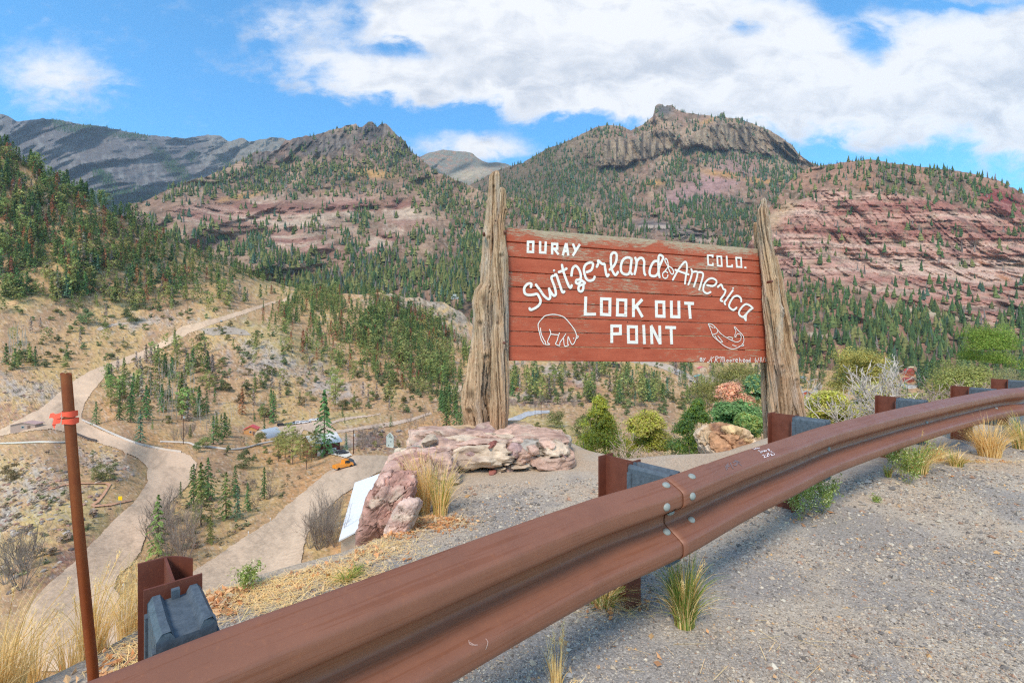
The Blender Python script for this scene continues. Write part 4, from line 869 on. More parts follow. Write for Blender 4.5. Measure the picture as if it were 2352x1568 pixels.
# vehicles
def vehicle(name, p, yaw, L, W_, Hh, paint, label, kind='car', pitch=0., cat='car', group=None):
    e = empty(name, p, math.radians(yaw), label=label, cat=cat, group=group); hl, hw = L/2, W_/2
    if kind == 'truck': sil = [(-hl, .5), (-hl, 1.25), (-hl+1.0, 1.35), (-hl+1.5, Hh), (-hl+3.0, Hh), (-hl+3.05, 1.5), (hl, 1.5), (hl, .5)]; cabin = [(-hl+1.1, 1.4), (-hl+1.55, Hh-.15), (-hl+2.9, Hh-.15), (-hl+2.95, 1.4)]
    elif kind == 'suv': sil = [(-hl, .35), (-hl, .85), (-hl+1.0, 1.0), (-hl+1.6, Hh-.05), (-hl+2.2, Hh), (hl-.3, Hh-.03), (hl, 1.0), (hl, .35)]; cabin = [(-hl+1.15, 1.02), (-hl+1.65, Hh-.14), (hl-.4, Hh-.14), (hl-.15, 1.02)]
    else: sil = [(-hl, .3), (-hl, .72), (-hl+1.2, .9), (-hl+1.9, Hh-.04), (-hl+2.6, Hh), (hl-1.2, Hh-.1), (hl-.5, .95), (hl, .85), (hl, .3)]; cabin = [(-hl+1.35, .93), (-hl+1.95, Hh-.12), (hl-1.25, Hh-.16), (hl-.65, .97)]
    mb = MB(); n_ = len(sil); V = []
    for y, k in ((-hw, .0), (-hw+.12, .03), (hw-.12, .03), (hw, .0)):
        for x, z in sil: V.append((x, y*(1 if z < 1.1 else .86), z+k))
    Q = [(r_*n_+i, r_*n_+(i+1) % n_, (r_+1)*n_+(i+1) % n_, (r_+1)*n_+i) for r_ in range(3) for i in range(n_)]
    mb.add(V, Q=Q, c=paint)
    for r_ in (0, 3): mb.add([V[r_*n_+i] for i in range(n_)]+[(0, V[r_*n_][1], .6)], T=[(i, (i+1) % n_, n_) for i in range(n_)], c=paint)
    mb.build('body', M_carp, e, world=False)
    mg_ = MB(); m_ = len(cabin)
    for sy in (-1, 1):
        V = [(x, sy*(hw*(.9)+.035), z) for x, z in cabin]; mg_.add(V, Q=[(0, 1, 2, 3)], c=(.03, .035, .04))
    x0, z0_, x1, z1_ = cabin[0][0], cabin[0][1], cabin[1][0], cabin[1][1]; mg_.add([(x0-.08, -hw*.75, z0_), (x0-.08, hw*.75, z0_), (x1-.08, hw*.7, z1_), (x1-.08, -hw*.7, z1_)], Q=[(0, 1, 2, 3)], c=(.04, .05, .06))
    x0, z0_, x1, z1_ = cabin[3][0], cabin[3][1], cabin[2][0], cabin[2][1]; mg_.add([(x0+.10, -hw*.75, z0_), (x0+.10, hw*.75, z0_), (x1+.10, hw*.7, z1_), (x1+.10, -hw*.7, z1_)], Q=[(0, 1, 2, 3)], c=(.04, .05, .06)); mg_.build('window', M_win, e, world=False)
    for sx in (-hl+.85, hl-.9):
        for sy in (-1, 1):
            MB().tube([(sx, sy*(hw-.1), .33), (sx, sy*(hw+.05), .33)], .34 if kind != 'truck' else .45, 12, (.02, .02, .02)).build('wheel', M_tyre, e, world=False)
    return e
zc = lambda x, y: (514.5+x/5.486, 943.3+y/5.486)
cars = [((722, 195), 'suv', (.02, .02, .022), 'black suv at the left end of the parked row'), ((800, 187), 'car', (.03, .045, .14), 'dark blue car second from the left in the parked row'), ((852, 178), 'car', (.35, .40, .44), 'silver blue car third from the left in the parked row'),
  ((915, 170), 'suv', (.06, .07, .075), 'dark suv with a white top in the middle of the parked row'), ((945, 168), 'suv', (.75, .75, .75), 'white van like suv in the parked row'), ((1000, 162), 'suv', (.78, .78, .78), 'white suv near the right end of the parked row'), ((1045, 153), 'car', (.5, .5, .5), 'light grey car right of the white suv'),
  ((1120, 136), 'truck', (.72, .72, .72), 'white pickup partly behind the leafless tree'), ((1190, 122), 'car', (.6, .62, .63), 'pale car furthest right, beside the tall pine')]
for (x, y), k, c, lb in cars:
    px, py = zc(x, y); vehicle('parked_car', at(px, py, .3), 205, 4.7, 1.85, 1.75 if k != 'car' else 1.45, c, lb, k, cat='car', group='vehicles parked in a row on the dirt lot')
vehicle('parked_car', at(*zc(1487, 552), .4), 172, 4.8, 1.9, 1.45, (.025, .03, .04), 'dark sedan parked on the concrete apron of the garage')
vehicle('parked_car', at(*zc(1592, 692), .25), 130, 4.7, 1.9, 1.8, (.04, .055, .07), 'dark blue suv parked behind the orange truck', 'suv')
vehicle('truck', at(*zc(1500, 728), .25), 232, 6.0, 2.3, 2.5, lin(236, 146, 40), 'orange utility truck parked beside the lower road', 'truck', cat='truck')
vehicle('car', at(508, 739, .3), 118, 4.7, 1.9, 1.5, (.30, .34, .38), 'silver grey car driving on the upper dirt road')
vehicle('parked_car', at(1587, 877, .3), 200, 4.7, 1.9, 1.6, (.04, .05, .06), 'dark car beside the teal roofed house'); vehicle('parked_car', at(1597, 879, .3), 200, 4.7, 1.9, 1.6, (.7, .7, .7), 'white car beside the teal roofed house')
# boat-shaped panel standing before the dark rocks
o = at(896, 1027); d_ = o[1]; k_ = d_/F; out_l = [(-7.5, 0), (7.5, 0), (8, -3), (8, -24), (5, -29), (0, -33.5), (-5, -29), (-8, -24), (-8, -3)]
bo = empty('boat_shaped_panel', o, label='pale green grey boat shaped panel standing upright before the dark rocks', cat='panel'); pl = [(x*k_, -y*k_) for x, y in out_l]
fr_ = lambda x, y, z: (x, z, y); MB().extr(pl, -.25, .25, lin(186, 196, 186), fr_).build('hull', M_roofm, bo, world=False)
mr2 = MB(); pp = np.array(pl+[pl[0]]); mr2.tube([(x, -.28, y) for x, y in pp], .16, 5, lin(206, 212, 200)); mr2.build('rim', M_roofm, bo, world=False)
MB().extr([(x*.62*k_, -y*k_) for x, y in [(-5, -23), (5, -23), (4, -27), (0, -32), (-4, -27)]], -.32, -.26, lin(130, 144, 134), fr_).build('bow_hatch', M_roofm, bo, world=False)
for x, y in ((4, -23), (2, -14), (-3, -5)): MB().extr([(x*k_+.22*math.cos(q*.785), -y*k_+.22*math.sin(q*.785)) for q in range(8)], -.36, -.2, (.05, .05, .05), fr_).build('port_hole', M_tyre, bo, world=False)
# poles and wires
def pole(px, ytop, ybase, label, r0=.16, arm=True, lamp=False):
    p = at(px, ybase); h = (ybase-ytop)*p[1]/F; e = empty('utility_pole', p, label=label, cat='pole')
    MB().tube([(0, 0, -.5), (0, 0, h)], [r0, r0*.7], 7, lin(92, 66, 52)).build('shaft', M_bark, e, world=False)
    if arm: MB().box((0, 0, h-.7), (1.1, .07, .07), c_=lin(100, 74, 58)).build('crossarm', M_bark, e, world=False)
    if lamp: MB().tube([(.35, 0, h-2.3), (.35, 0, h-1.4)], .26, 8, lin(190, 192, 190)).build('transformer', M_roofm, e, world=False)
    return p+np.array([0, 0, h-.6])
W1 = pole(246, 697, 727, 'thin utility pole on the bench left of the upper road'); W2 = pole(430, 688, 723, 'utility pole at the edge of the trees above the road')
W3 = pole(421, 948, 1020, 'utility pole with a transformer beside the long barrier', lamp=True); W4 = pole(812, 987, 1042, 'dark utility pole beside the garage apron', .22, False, True)
W5 = pole(1229, 902, 958, 'left utility pole of the pair by the highway bend'); W6 = pole(1243, 907, 959, 'right utility pole of the pair by the highway bend'); W7 = pole(583, 905, 960, 'pale broken snag like pole beside the rust red spruce', .12, False)
W8 = pole(1032, 870, 905, 'utility pole beside the bend left of the log posts')
M_wire = m_vcol('wire', 1, .1, .6)
def wire(a_, b_, sag, label):
    t = np.linspace(0, 1, 14)[:, None]; q = a_*(1-t)+b_*t; q[:, 2] -= sag*4*(t*(1-t))[:, 0]
    MB().tube(q, .035*max(1, q[:, 1].mean()/300), 4, lin(150, 146, 142)).build('overhead_wire', M_wire, None, label=label, cat='wire')
wire(W1, W2, 2, 'overhead wire between the two poles above the upper road'); wire(W3, P(200, 905, 330.), 5, 'overhead wire running left from the transformer pole'); wire(W3, W4, 4, 'overhead wire between the transformer pole and the garage pole'); wire(W2, P(-60, 660, 420.), 3, 'overhead wire running left over the bench')
# long roadside barrier and water pipe, low rails
def draped(name, pts, r0, c, label, cat, lift=.4, n=5, mat=None):
    q = catmull(pts, 5); p = DV.at(q[:, 0], q[:, 1]); p[:, 2] += lift; MB().tube(p, r0, n, c).build(name, mat or M_wallm, None, True, label=label, cat=cat)
def fence_(name, pts, h, c, label, cat, gap=5):
    q = catmull(pts, 8); p = DV.at(q[:, 0], q[:, 1]); e = empty(name, p[0], label=label, cat=cat); mb = MB(); V = np.concatenate([p+[0, 0, .3], p+[0, 0, h], p+[0, .25, h], p+[0, .25, .3]]); n = len(p)
    mb.add(V, Q=[(b*n+i, b*n+i+1, ((b+1) % 4)*n+i+1, ((b+1) % 4)*n+i) for b in range(4) for i in range(n-1)], c=c); mb.build('rail', M_wallm, e)
    for i in range(0, n, gap): MB().box(p[i]+[0, .12, .2], (.12, .1, .6), c_=np.array(c)*.7).build('post', M_wallm, e)
fence_('road_barrier', [(188, 967), (220, 981), (260, 1000), (300, 1017), (340, 1028), (380, 1036), (416, 1041)], 1.1, lin(206, 200, 190), 'long pale barrier along the outer edge of the dirt road', 'barrier')
fence_('bridge_railing', [(176, 1000), (190, 1006), (205, 1012), (222, 1016)], 1.2, lin(90, 84, 80), 'dark railing on the near side of the bridge', 'railing', 3)
draped('water_pipe', [(368, 1016), (400, 1017), (433, 1019), (452, 1026), (480, 1028), (520, 1033), (545, 1033), (571, 1028), (600, 1020), (640, 1012)], .45, lin(206, 198, 186), 'long pale water pipe winding below the cabins', 'pipe')
draped('water_pipe', [(-10, 1020), (40, 1019), (90, 1017), (140, 1018), (160, 1016)], .4, lin(212, 202, 188), 'straight pale water pipe along the top of the rocky knoll', 'pipe')
for x, y, lb in ((277, 1164, 'small yellow road sign beside the knoll'),):
    p = at(x, y); e = empty('road_sign', p, label=lb, cat='sign'); MB().tube([(0, 0, -.3), (0, 0, 2.2)], .05, 5, (.3, .3, .3)).build('pole', M_wallm, e, world=False); MB().box((0, -.08, 2.1), (.45, .03, .45), c_=lin(250, 200, 30)).build('sign_plate', M_wallm, e, world=False)
for i, (x, y) in enumerate([(913, 1060), (621, 1200), (571, 1232), (283, 1356), (430, 1330)]):
    p = at(x, y); e = empty('delineator_post', p, label='short road marker post beside the lower dirt road', cat='marker post', group='marker posts along the dirt roads'); MB().tube([(0, 0, -.2), (0, 0, 1.2)], .06, 5, (.55, .55, .52)).build('shaft', M_wallm, e, world=False); MB().box((0, -.07, 1.0), (.09, .02, .14), c_=(.8, .8, .78)).build('reflector', M_wallm, e, world=False)
# white letters on the pale outcrop
bs = P(1045, 681, float(DV(1045, 684))-6); k_ = bs[1]/F; e = empty('hillside_sign', bs, label='small white lettered sign on top of the pale rock outcrop', cat='sign')
FONT = {'B': [[(0, 0), (0, 2), (.8, 2), (.8, 1), (0, 1), (.9, 1), (.9, 0), (0, 0)]], 'O': [[(0, 0), (0, 2), (1, 2), (1, 0), (0, 0)]], 'X': [[(0, 0), (1, 2)], [(0, 2), (1, 0)]], 'C': [[(1, 2), (0, 2), (0, 0), (1, 0)]], 'A': [[(0, 0), (.5, 2), (1, 0)], [(.25, .8), (.75, .8)]], 'N': [[(0, 0), (0, 2), (1, 0), (1, 2)]], 'Y': [[(0, 2), (.5, 1), (1, 2)], [(.5, 1), (.5, 0)]]}
for txt, x0, y0 in (('BOX', -4.5, 1.), ('CANYON', -8, -5.5)):
    mb = MB()
    for i, ch in enumerate(txt):
        for s_ in FONT[ch]: mb.tube([((x0+i*2.9+px*1.9)*k_, 0, (y0+py*2.2)*k_) for px, py in s_], .42*k_, 4, (.8, .8, .78))
    mb.build('lettering', M_wallm, e, world=False)
for x in (-5, 5): MB().tube([(x*k_, .3, -9*k_), (x*k_, .3, 4*k_)], .1, 4, (.3, .25, .2)).build('leg', M_bark, e, world=False)
# corrugated shed and stump like bits near the bridge
house('shed', 62, 985, 9, 5, 2.4, 1.0, 15, lin(196, 160, 148), lin(176, 150, 136), 'low pinkish shed beside the road junction at the left', 'shed', wins=((0, 0),))
# ---------- lookout ground: gravel pad that breaks off into the slope ----------
EDGE = [(-2.7, -1.5), (-2.15, .6), (-1.78, 1.24), (-1.57, 1.6), (-1.47, 1.92), (-1.38, 2.2), (-1.02, 2.56), (-.86, 2.92), (-.82, 3.4), (-.86, 4.2), (-.98, 4.9), (-.8, 5.8), (-.4, 6.3), (.6, 6.2), (.95, 5.2), (1.2, 4.75), (2.2, 4.75), (3.2, 5.5), (4.4, 6.0), (6.5, 7.0), (10, 9.2), (20, 15.5), (40, 27), (60, 27), (60, -20), (-2.9, -20)]
def edge_dist(X, Y):
    d = np.full(X.shape, 1e9); n = len(EDGE)-2
    for i in range(n-1):
        a, b = np.array(EDGE[i]), np.array(EDGE[i+1]); ab = b-a
        t = np.clip(((X-a[0])*ab[0]+(Y-a[1])*ab[1])/(ab@ab), 0, 1)
        d = np.minimum(d, np.hypot(X-a[0]-t*ab[0], Y-a[1]-t*ab[1]))
    return np.where(inpoly(X, Y, EDGE), -d, d)
def gz(X, Y):
    X, Y = np.asarray(X, float), np.asarray(Y, float); d = edge_dist(X, Y)
    z = .13*(1-ss(2.2, 3.3, Y)*ss(1.8, .6, X))*ss(14, 6, Y-.3*X+4)+.07*ss(1.6, 3.6, X)*ss(2.2, 3.8, Y)*ss(14, 6, Y-.3*X+4) + .02*fbm(X/1.2, Y/1.2, 0*X, 3, 201)+.006*fbm(X/.2, Y/.2, 0*X, 2, 203)
    e = np.maximum(d+.08, 0); slope = (.95+1.6*ss(2.2, 2.9, Y)*ss(.2, -.5, X)*ss(7, 5, Y))*(np.sqrt(e*e+.04)-.2)*(1+.12*fbm(X/3, Y/3, 0*X, 3, 205))
    return np.maximum(z-slope+.05*fbm(X/.8, Y/.8, 0*X, 3, 207)*ss(.2, 1, e), -43-.02*Y)
def axis(a, b, s, lo, hi, g=1.12):
    c = list(np.arange(a, b, s)); st = s
    while c[-1] < hi: st *= g; c.append(c[-1]+st)
    st = s; l = []; x = a
    while x > lo: st *= g; x -= st; l.append(x)
    return np.array(l[::-1]+c)
gx, gy = axis(-2.4, 7.0, .035, -60, 70), axis(.5, 7.2, .035, -20, 75)
X, Y = np.meshgrid(gx, gy); Zg = gz(X, Y)
ny, nx = X.shape; i, j = np.meshgrid(np.arange(ny-1), np.arange(nx-1), indexing='ij')
Q = np.stack([i*nx+j, i*nx+j+1, (i+1)*nx+j+1, (i+1)*nx+j], -1).reshape(-1, 4)
ed = edge_dist(X, Y)
n1, n2, n3 = fbm(X/.7, Y/.7, 0*X, 4, 211), fbm(X/.18, Y/.18, 0*X, 3, 213), fbm(X/.05, Y/.05, 0*X, 2, 215)
C = np.zeros(X.shape+(3,))+lin(190, 176, 156)
C = mixc(C, lin(194, 172, 146), ss(-.05, .4, n1+.3*n2)*.7)       # sandy patches
C = mixc(C, lin(150, 144, 138), ss(.0, .5, -n1+.3*n2)*.7)
C = mixc(C, lin(178, 150, 116), ss(.1, .7, ed+.2*n1)*.6)        # earth and litter on the slope
mg = NT('gravel'); cc = mg.attr(); co = mg.coord()
v1 = mg.vor(95, co, 'Color'); v2 = mg.vor(210, co, 'Color')
bw = mg.n('ShaderNodeRGBToBW'); mg.l(v1, bw.inputs[0]); bw2 = mg.n('ShaderNodeRGBToBW'); mg.l(v2, bw2.inputs[0])
k1 = mg.math('MULTIPLY_ADD', bw.outputs[0], .55, .45); k2 = mg.math('MULTIPLY_ADD', bw2.outputs[0], .5, .5); kk = mg.math('ADD', mg.math('MULTIPLY', k1, k2), .36)
kc = mg.n('ShaderNodeCombineColor'); [mg.l(kk, kc.inputs[q]) for q in range(3)]
d1_ = mg.vor(95, co); d2_ = mg.vor(210, co)
mg.bump(mg.math('ADD', mg.math('MULTIPLY', d1_, -1.), mg.math('MULTIPLY', d2_, -.5)), .55, .006)
M_gravel = mg.fin(mg.mix(1., cc, kc.outputs[0], 'MULTIPLY'), .95, 0, .15)
mk('gravel_ground', np.stack([X, Y, Zg], -1).reshape(-1, 3), [Q], M_gravel, None, C.reshape(-1, 3), True, kind='structure')
def G(px, py, it=14):
    """where the sight line through a pixel meets the lookout ground"""
    px, py = np.asarray(px, float), np.asarray(py, float); z = np.zeros(px.shape)
    for _ in range(it):
        d = (CAMZ-z)*F/(py-CY); q = P(px, py, d); z = .5*z+.5*gz(q[..., 0], q[..., 1])
    q[..., 2] = gz(q[..., 0], q[..., 1]); return q

# loose stones (one object: nobody could count them)
r = np.random.default_rng(77)
PAD = [[(1000, 1568), (1300, 1400), (1560, 1270), (1800, 1140), (2060, 1060), (2352, 1005), (2352, 1568)], [(900, 1210), (980, 1120), (1300, 1098), (1380, 1100), (1380, 1150), (1150, 1220), (800, 1340), (560, 1430), (300, 1540), (240, 1500), (300, 1440), (480, 1345), (620, 1300), (780, 1272), (850, 1240)]]
def pick(poly, n):
    lo, hi = np.min(poly, 0), np.max(poly, 0); q = r.uniform(lo, hi, (int(n*2.2), 2)); q = q[inpoly(q[:, 0], q[:, 1], poly)]; return q[:n]
q = np.concatenate([pick(PAD[0], 42000), pick(PAD[1], 30000)]); p = G(q[:, 0], q[:, 1]); ok = (p[:, 1] < 7) & (edge_dist(p[:, 0], p[:, 1]) < .9); p = p[ok]
clump = ss(-.5, .5, fbm(p[:, 0]/.35, p[:, 1]/.35, 0*p[:, 0], 3, 221)); p = p[r.uniform(0, 1, len(p)) < .3+.7*clump]
n = len(p); s = np.where(r.uniform(0, 1, n) < .006, r.uniform(.009, .019, n), np.clip(r.lognormal(-5.6, .45, n), .0018, .014))*np.clip(p[:, 1]/2.2, .8, 1.6)
base = np.array([[1, 0, 0], [0, 1, 0], [-1, 0, 0], [0, -1, 0], [0, 0, .7], [0, 0, -.5]]); OT = np.array([(0, 1, 4), (1, 2, 4), (2, 3, 4), (3, 0, 4), (1, 0, 5), (2, 1, 5), (3, 2, 5), (0, 3, 5)])
a = r.uniform(0, 6.28, n); V = base[None]*r.uniform(.65, 1.3, (n, 6, 1))+r.uniform(-.25, .25, (n, 6, 3))
V = np.stack([V[..., 0]*np.cos(a)[:, None]-V[..., 1]*np.sin(a)[:, None], V[..., 0]*np.sin(a)[:, None]+V[..., 1]*np.cos(a)[:, None], V[..., 2]], -1)*s[:, None, None]+p[:, None]+np.array([0, 0, .15])*s[:, None, None]
pal = np.array([lin(168, 162, 156), lin(146, 140, 134), lin(124, 120, 118), lin(186, 172, 154), lin(190, 184, 172), lin(160, 130, 112), lin(104, 100, 98), lin(196, 160, 116)]); pal = pal*np.array([1.06, 1., .90]); kk = r.choice(8, n, p=[.28, .24, .12, .15, .1, .05, .04, .02])
mk('gravel', V.reshape(-1, 3), [(OT[None]+6*np.arange(n)[:, None, None]).reshape(-1, 3)], m_vcol('gravel_stone', 40, .15, .9, .2), None, np.repeat(pal[kk]*r.uniform(.8, 1.15, (n, 1)), 6, 0), False, kind='stuff')

# ---------- rust-brown guardrail ----------
def m_rust(name, a, b, c, rough=.5, metal=.35, sc=9, streak=None):
    n = NT(name); co = n.coord((1, 1, 1)); f = n.noise(sc, 6, co, .65); g = n.noise(sc*9, 5, co, .7); st = n.noise(7, 4, n.coord((1, 1, .12)), .6)
    col = n.mix(n.gr(f, .3, .75), a, b) if not streak else n.mix(n.math('MULTIPLY', n.gr(f, .3, .8), .5), a, b); col = n.mix(n.math('MULTIPLY', n.gr(g, .55, .8), .55), col, c); col = n.mix(n.math('MULTIPLY', n.gr(st, .5, .75), .3), col, tuple(v*.55 for v in a))
    if streak:
        at_ = n.n('ShaderNodeSeparateColor'); n.l(n.attr(), at_.inputs[0]); ns = n.noise(5, 4, n.coord(), .6)
        col = n.mix(n.math('MULTIPLY', n.math('MULTIPLY', at_.outputs[0], n.gr(ns, .3, .6)), .85), col, streak)
        cv_ = n.n('ShaderNodeCombineXYZ'); n.l(n.math('MULTIPLY', at_.outputs[1], 14.), cv_.inputs[0]); n.l(n.math('MULTIPLY', at_.outputs[2], 60.), cv_.inputs[1])
        s1 = n.noise(2.2, 7, cv_.outputs[0], .7); col = n.mix(n.math('MULTIPLY', n.gr(s1, .55, .8), .1), col, lin(124, 80, 62)); col = n.mix(n.math('MULTIPLY', n.gr(s1, .45, .25), .1), col, lin(178, 138, 122))
        cw_ = n.n('ShaderNodeCombineXYZ'); n.l(n.math('MULTIPLY', at_.outputs[1], 260.), cw_.inputs[0]); n.l(n.math('MULTIPLY', at_.outputs[2], 9.), cw_.inputs[1])
        s2 = n.noise(2., 5, cw_.outputs[0], .6); col = n.mix(n.math('MULTIPLY', n.gr(s2, .6, .75), .25), col, lin(112, 70, 54)); g = n.math('ADD', g, n.math('MULTIPLY', s1, .3))
    n.bump(n.math('ADD', g, f), .12, .002)
    return n.fin(col, n.math('MULTIPLY_ADD', f, .3, rough-.15), metal, .4)
M_rail = m_rust('rusted_rail', lin(134, 84, 60), lin(108, 65, 44), lin(158, 98, 60), .48, .08, streak=lin(150, 88, 44))
M_post = m_rust('rusted_post', lin(124, 70, 52), lin(98, 52, 38), lin(166, 98, 62), .7, .15, 22)
M_block = NT('block_composite'); _f = M_block.noise(60, 5, M_block.coord(), .7); M_block.bump(_f, .4, .004)
M_block = M_block.fin(M_block.mix(M_block.gr(_f, .3, .75), lin(66, 76, 84), lin(98, 108, 116)), .65, 0, .35)
M_bolt = m_vcol('galvanised_bolt', 30, .2, .5, .4)
TOPZ = CAMZ-.53
_t = [(228, 1555), (497, 1449), (784, 1348), (1120, 1229), (1288, 1171), (1374, 1142), (1496, 1107), (1568, 1083), (1669, 1047), (1783, 1011), (1914, 971), (2119, 927), (2290, 898), (2352, 892)]
path = [( (x-CX)/F*(.53*F/(y-CY)), .53*F/(y-CY)) for x, y in _t]
path = [(-1.35, .02), (-1.0, .36)]+[(-.79, .575)]+path+[(7.6, 6.55), (9.6, 7.6)]
path = catmull(path, 10)
for _ in range(6): path[1:-1] = .25*path[:-2]+.5*path[1:-1]+.25*path[2:]
seg = np.hypot(*np.diff(path, axis=0).T); arc = np.concatenate([[0], np.cumsum(seg)])
def along(s):
    x, y = np.interp(s, arc, path[:, 0]), np.interp(s, arc, path[:, 1]); e = .05
    t = np.array([np.interp(s+e, arc, path[:, 0])-np.interp(s-e, arc, path[:, 0]), np.interp(s+e, arc, path[:, 1])-np.interp(s-e, arc, path[:, 1])]); t /= np.linalg.norm(t)
    return np.array([x, y]), t, np.array([t[1], -t[0]])     # point, tangent, normal to the road
def s_at(px): # arc length whose sight-line column is px
    xs = CX+path[:, 0]/np.maximum(path[:, 1], .05)*F; m = path[:, 1] > .3
    return float(np.interp(px, xs[m], arc[m]))
prof = catmull([(.004, .001), (.012, .0), (.045, -.015), (.072, -.030), (.081, -.040), (.083, -.055), (.083, -.076), (.079, -.087), (.070, -.095), (.040, -.114), (.014, -.132), (.005, -.141), (.003, -.156), (.005, -.171), (.014, -.180), (.040, -.198), (.070, -.217), (.080, -.226), (.083, -.238), (.083, -.262), (.079, -.273), (.070, -.283), (.040, -.300), (.012, -.312)], 3)
tk = .0035
def beam(s0, s1, off=0.):
    S = np.linspace(s0, s1, max(8, int((s1-s0)/.04))); S = np.concatenate([S, S[-1:]]); V = []
    pt = np.gradient(prof, axis=0); pn = unit(np.stack([-pt[:, 1], pt[:, 0]], 1)); pn *= np.sign(-(pn[:, :1])) if False else 1
    out_, in_ = prof+np.array([off, 0]), prof+np.array([off, 0])-np.stack([pt[:, 1]*0+tk, 0*pt[:, 0]], 1)
    loop = np.concatenate([out_, in_[::-1]]); m = len(loop)
    dent = lambda s: .0016*math.sin(s*2.1)+.001*math.sin(s*5.3)
    for s in S:
        p_, t_, n_ = along(s)
        zt = TOPZ + .02*float(ss(2.4, 6.5, s-2.2))
        for w_, z_ in loop: V.append((*(p_+n_*(w_+dent(s))), zt+z_))
    i, j = np.meshgrid(np.arange(len(S)-2), np.arange(m), indexing='ij'); j2 = (j+1) % m
    Q = np.stack([i*m+j, (i+1)*m+j, (i+1)*m+j2, i*m+j2], -1).reshape(-1, 4)
    h = m//2; caps = [(b+j_, b+j_+1, b+m-2-j_, b+m-1-j_) for b in (0, (len(S)-1)*m) for j_ in range(h-1)]
    pv = np.concatenate([prof, prof[::-1]]); wv = np.exp(-((pv[:, 1]+.108)/.014)**2)+.45*np.exp(-((pv[:, 1]+.155)/.03)**2)
    cc_ = np.stack([np.tile(wv, len(S)), np.repeat(S/20., m), np.tile(-pv[:, 1]+.02*pv[:, 0], len(S))], 1)
    return np.array(V), [np.concatenate([Q, np.array(caps)])], cc_
rail = empty('guardrail', (.6, 1.9, 0), label='rust brown steel guardrail curving along the gravel shoulder', cat='guardrail')
sj = s_at(1523)
V1, F1, C1 = beam(.05, sj+.32); V2, F2, C2 = beam(sj, arc[-1]-.1, .0055)
mk('rail_beam', V1, F1, M_rail, rail, C1, True); mk('rail_beam', V2, F2, M_rail, rail, C2, True)
allV = np.concatenate([V1, V2]); allF = [tuple(f) for f in F1[0]]+[tuple(f+len(V1)) for f in F2[0]]
bvh = BVHTree.FromPolygons([Vector(v) for v in allV], allF)
def cast(px, py):
    d = Vector(P(px, py, 1.)-np.array([0, 0, CAMZ])).normalized(); o = Vector((0, 0, CAMZ)); hit = bvh.ray_cast(o, d)
    if hit[0] is None: return None
    nrm = hit[1] if hit[1].dot(d) < 0 else -hit[1]
    return np.array(hit[0]), np.array(nrm)
for k, (x, y, rr) in enumerate([(1530, 1114, .0145), (1531, 1164, .0145), (1540, 1177, .0145), (1531, 1221, .0145), (1589, 1094, .0145), (1590, 1139, .0145), (1588, 1193, .0145), (1903, 1031, .0145), (2128, 970, .0145), (2288, 937, .0145)]):
    h = cast(x, y)
    if h is None: continue
    c, nn = h; t_ = unit(np.cross(nn, [0, 0, 1])); u_ = np.cross(nn, t_); mb = MB()
    rings = [(1, 0), (.98, .25), (.7, .62), (.3, .78)]; a = np.arange(14)*2*np.pi/14; V = []
    for q_, hh in rings: V.append(c+nn*hh*rr*.8+q_*rr*(np.cos(a)[:, None]*t_*1.25+np.sin(a)[:, None]*u_))
    V.append([c+nn*.8*rr*.8]); V = np.concatenate(V)
    Q = [(i*14+j, i*14+(j+1) % 14, (i+1)*14+(j+1) % 14, (i+1)*14+j) for i in range(3) for j in range(14)]
    mb.add(V, Q=Q, T=[(42+j, 42+(j+1) % 14, 56) for j in range(14)], c=lin(142, 146, 138)); mb.build('bolt', M_bolt, rail, True)
h = cast(1549, 1171)
if h is not None:
    c, nn = h; t_ = unit(np.cross(nn, [0, 0, 1])); u_ = np.cross(nn, t_); a = np.arange(12)*2*np.pi/12
    MB().add(np.concatenate([c+nn*.0015+.009*(np.cos(a)[:, None]*t_*1.4+np.sin(a)[:, None]*u_), [c+nn*.0015]]), T=[(j, (j+1) % 12, 12) for j in range(12)], c=lin(40, 32, 30)).build('bolt_slot', M_bolt, rail)
# scratched and inked marks on the rail
def marks(name, strokes, wd, col, par, conv, mat):
    mb = MB(); k = 0
    for st in strokes:
        pts = catmull(st, 4) if len(st) > 2 else np.array([np.array(st[0])+(np.array(st[1])-np.array(st[0]))*t for t in np.linspace(0, 1, 5)], float)
        hs = [cast(*conv(*q_)) for q_ in pts]
        if any(h_ is None for h_ in hs): continue
        for a_, b_ in zip(hs[:-1], hs[1:]):
            d_ = unit(b_[0]-a_[0]); sd = unit(np.cross(a_[1], d_))*wd/2; e = a_[1]*(.0012+.00002*k); k += 1
            mb.add([a_[0]+sd+e, a_[0]-sd+e, b_[0]-sd+e+d_*wd*.3, b_[0]+sd+e+d_*wd*.3], Q=[(0, 1, 2, 3)], c=col)
    if mb.n: mb.build(name, mat, par)
zG = lambda x, y: ((2720+x/7.35)/1.63265, (1640+y/7.35)/1.63265)
M_chalk = m_vcol('chalk', 50, .1, .9)
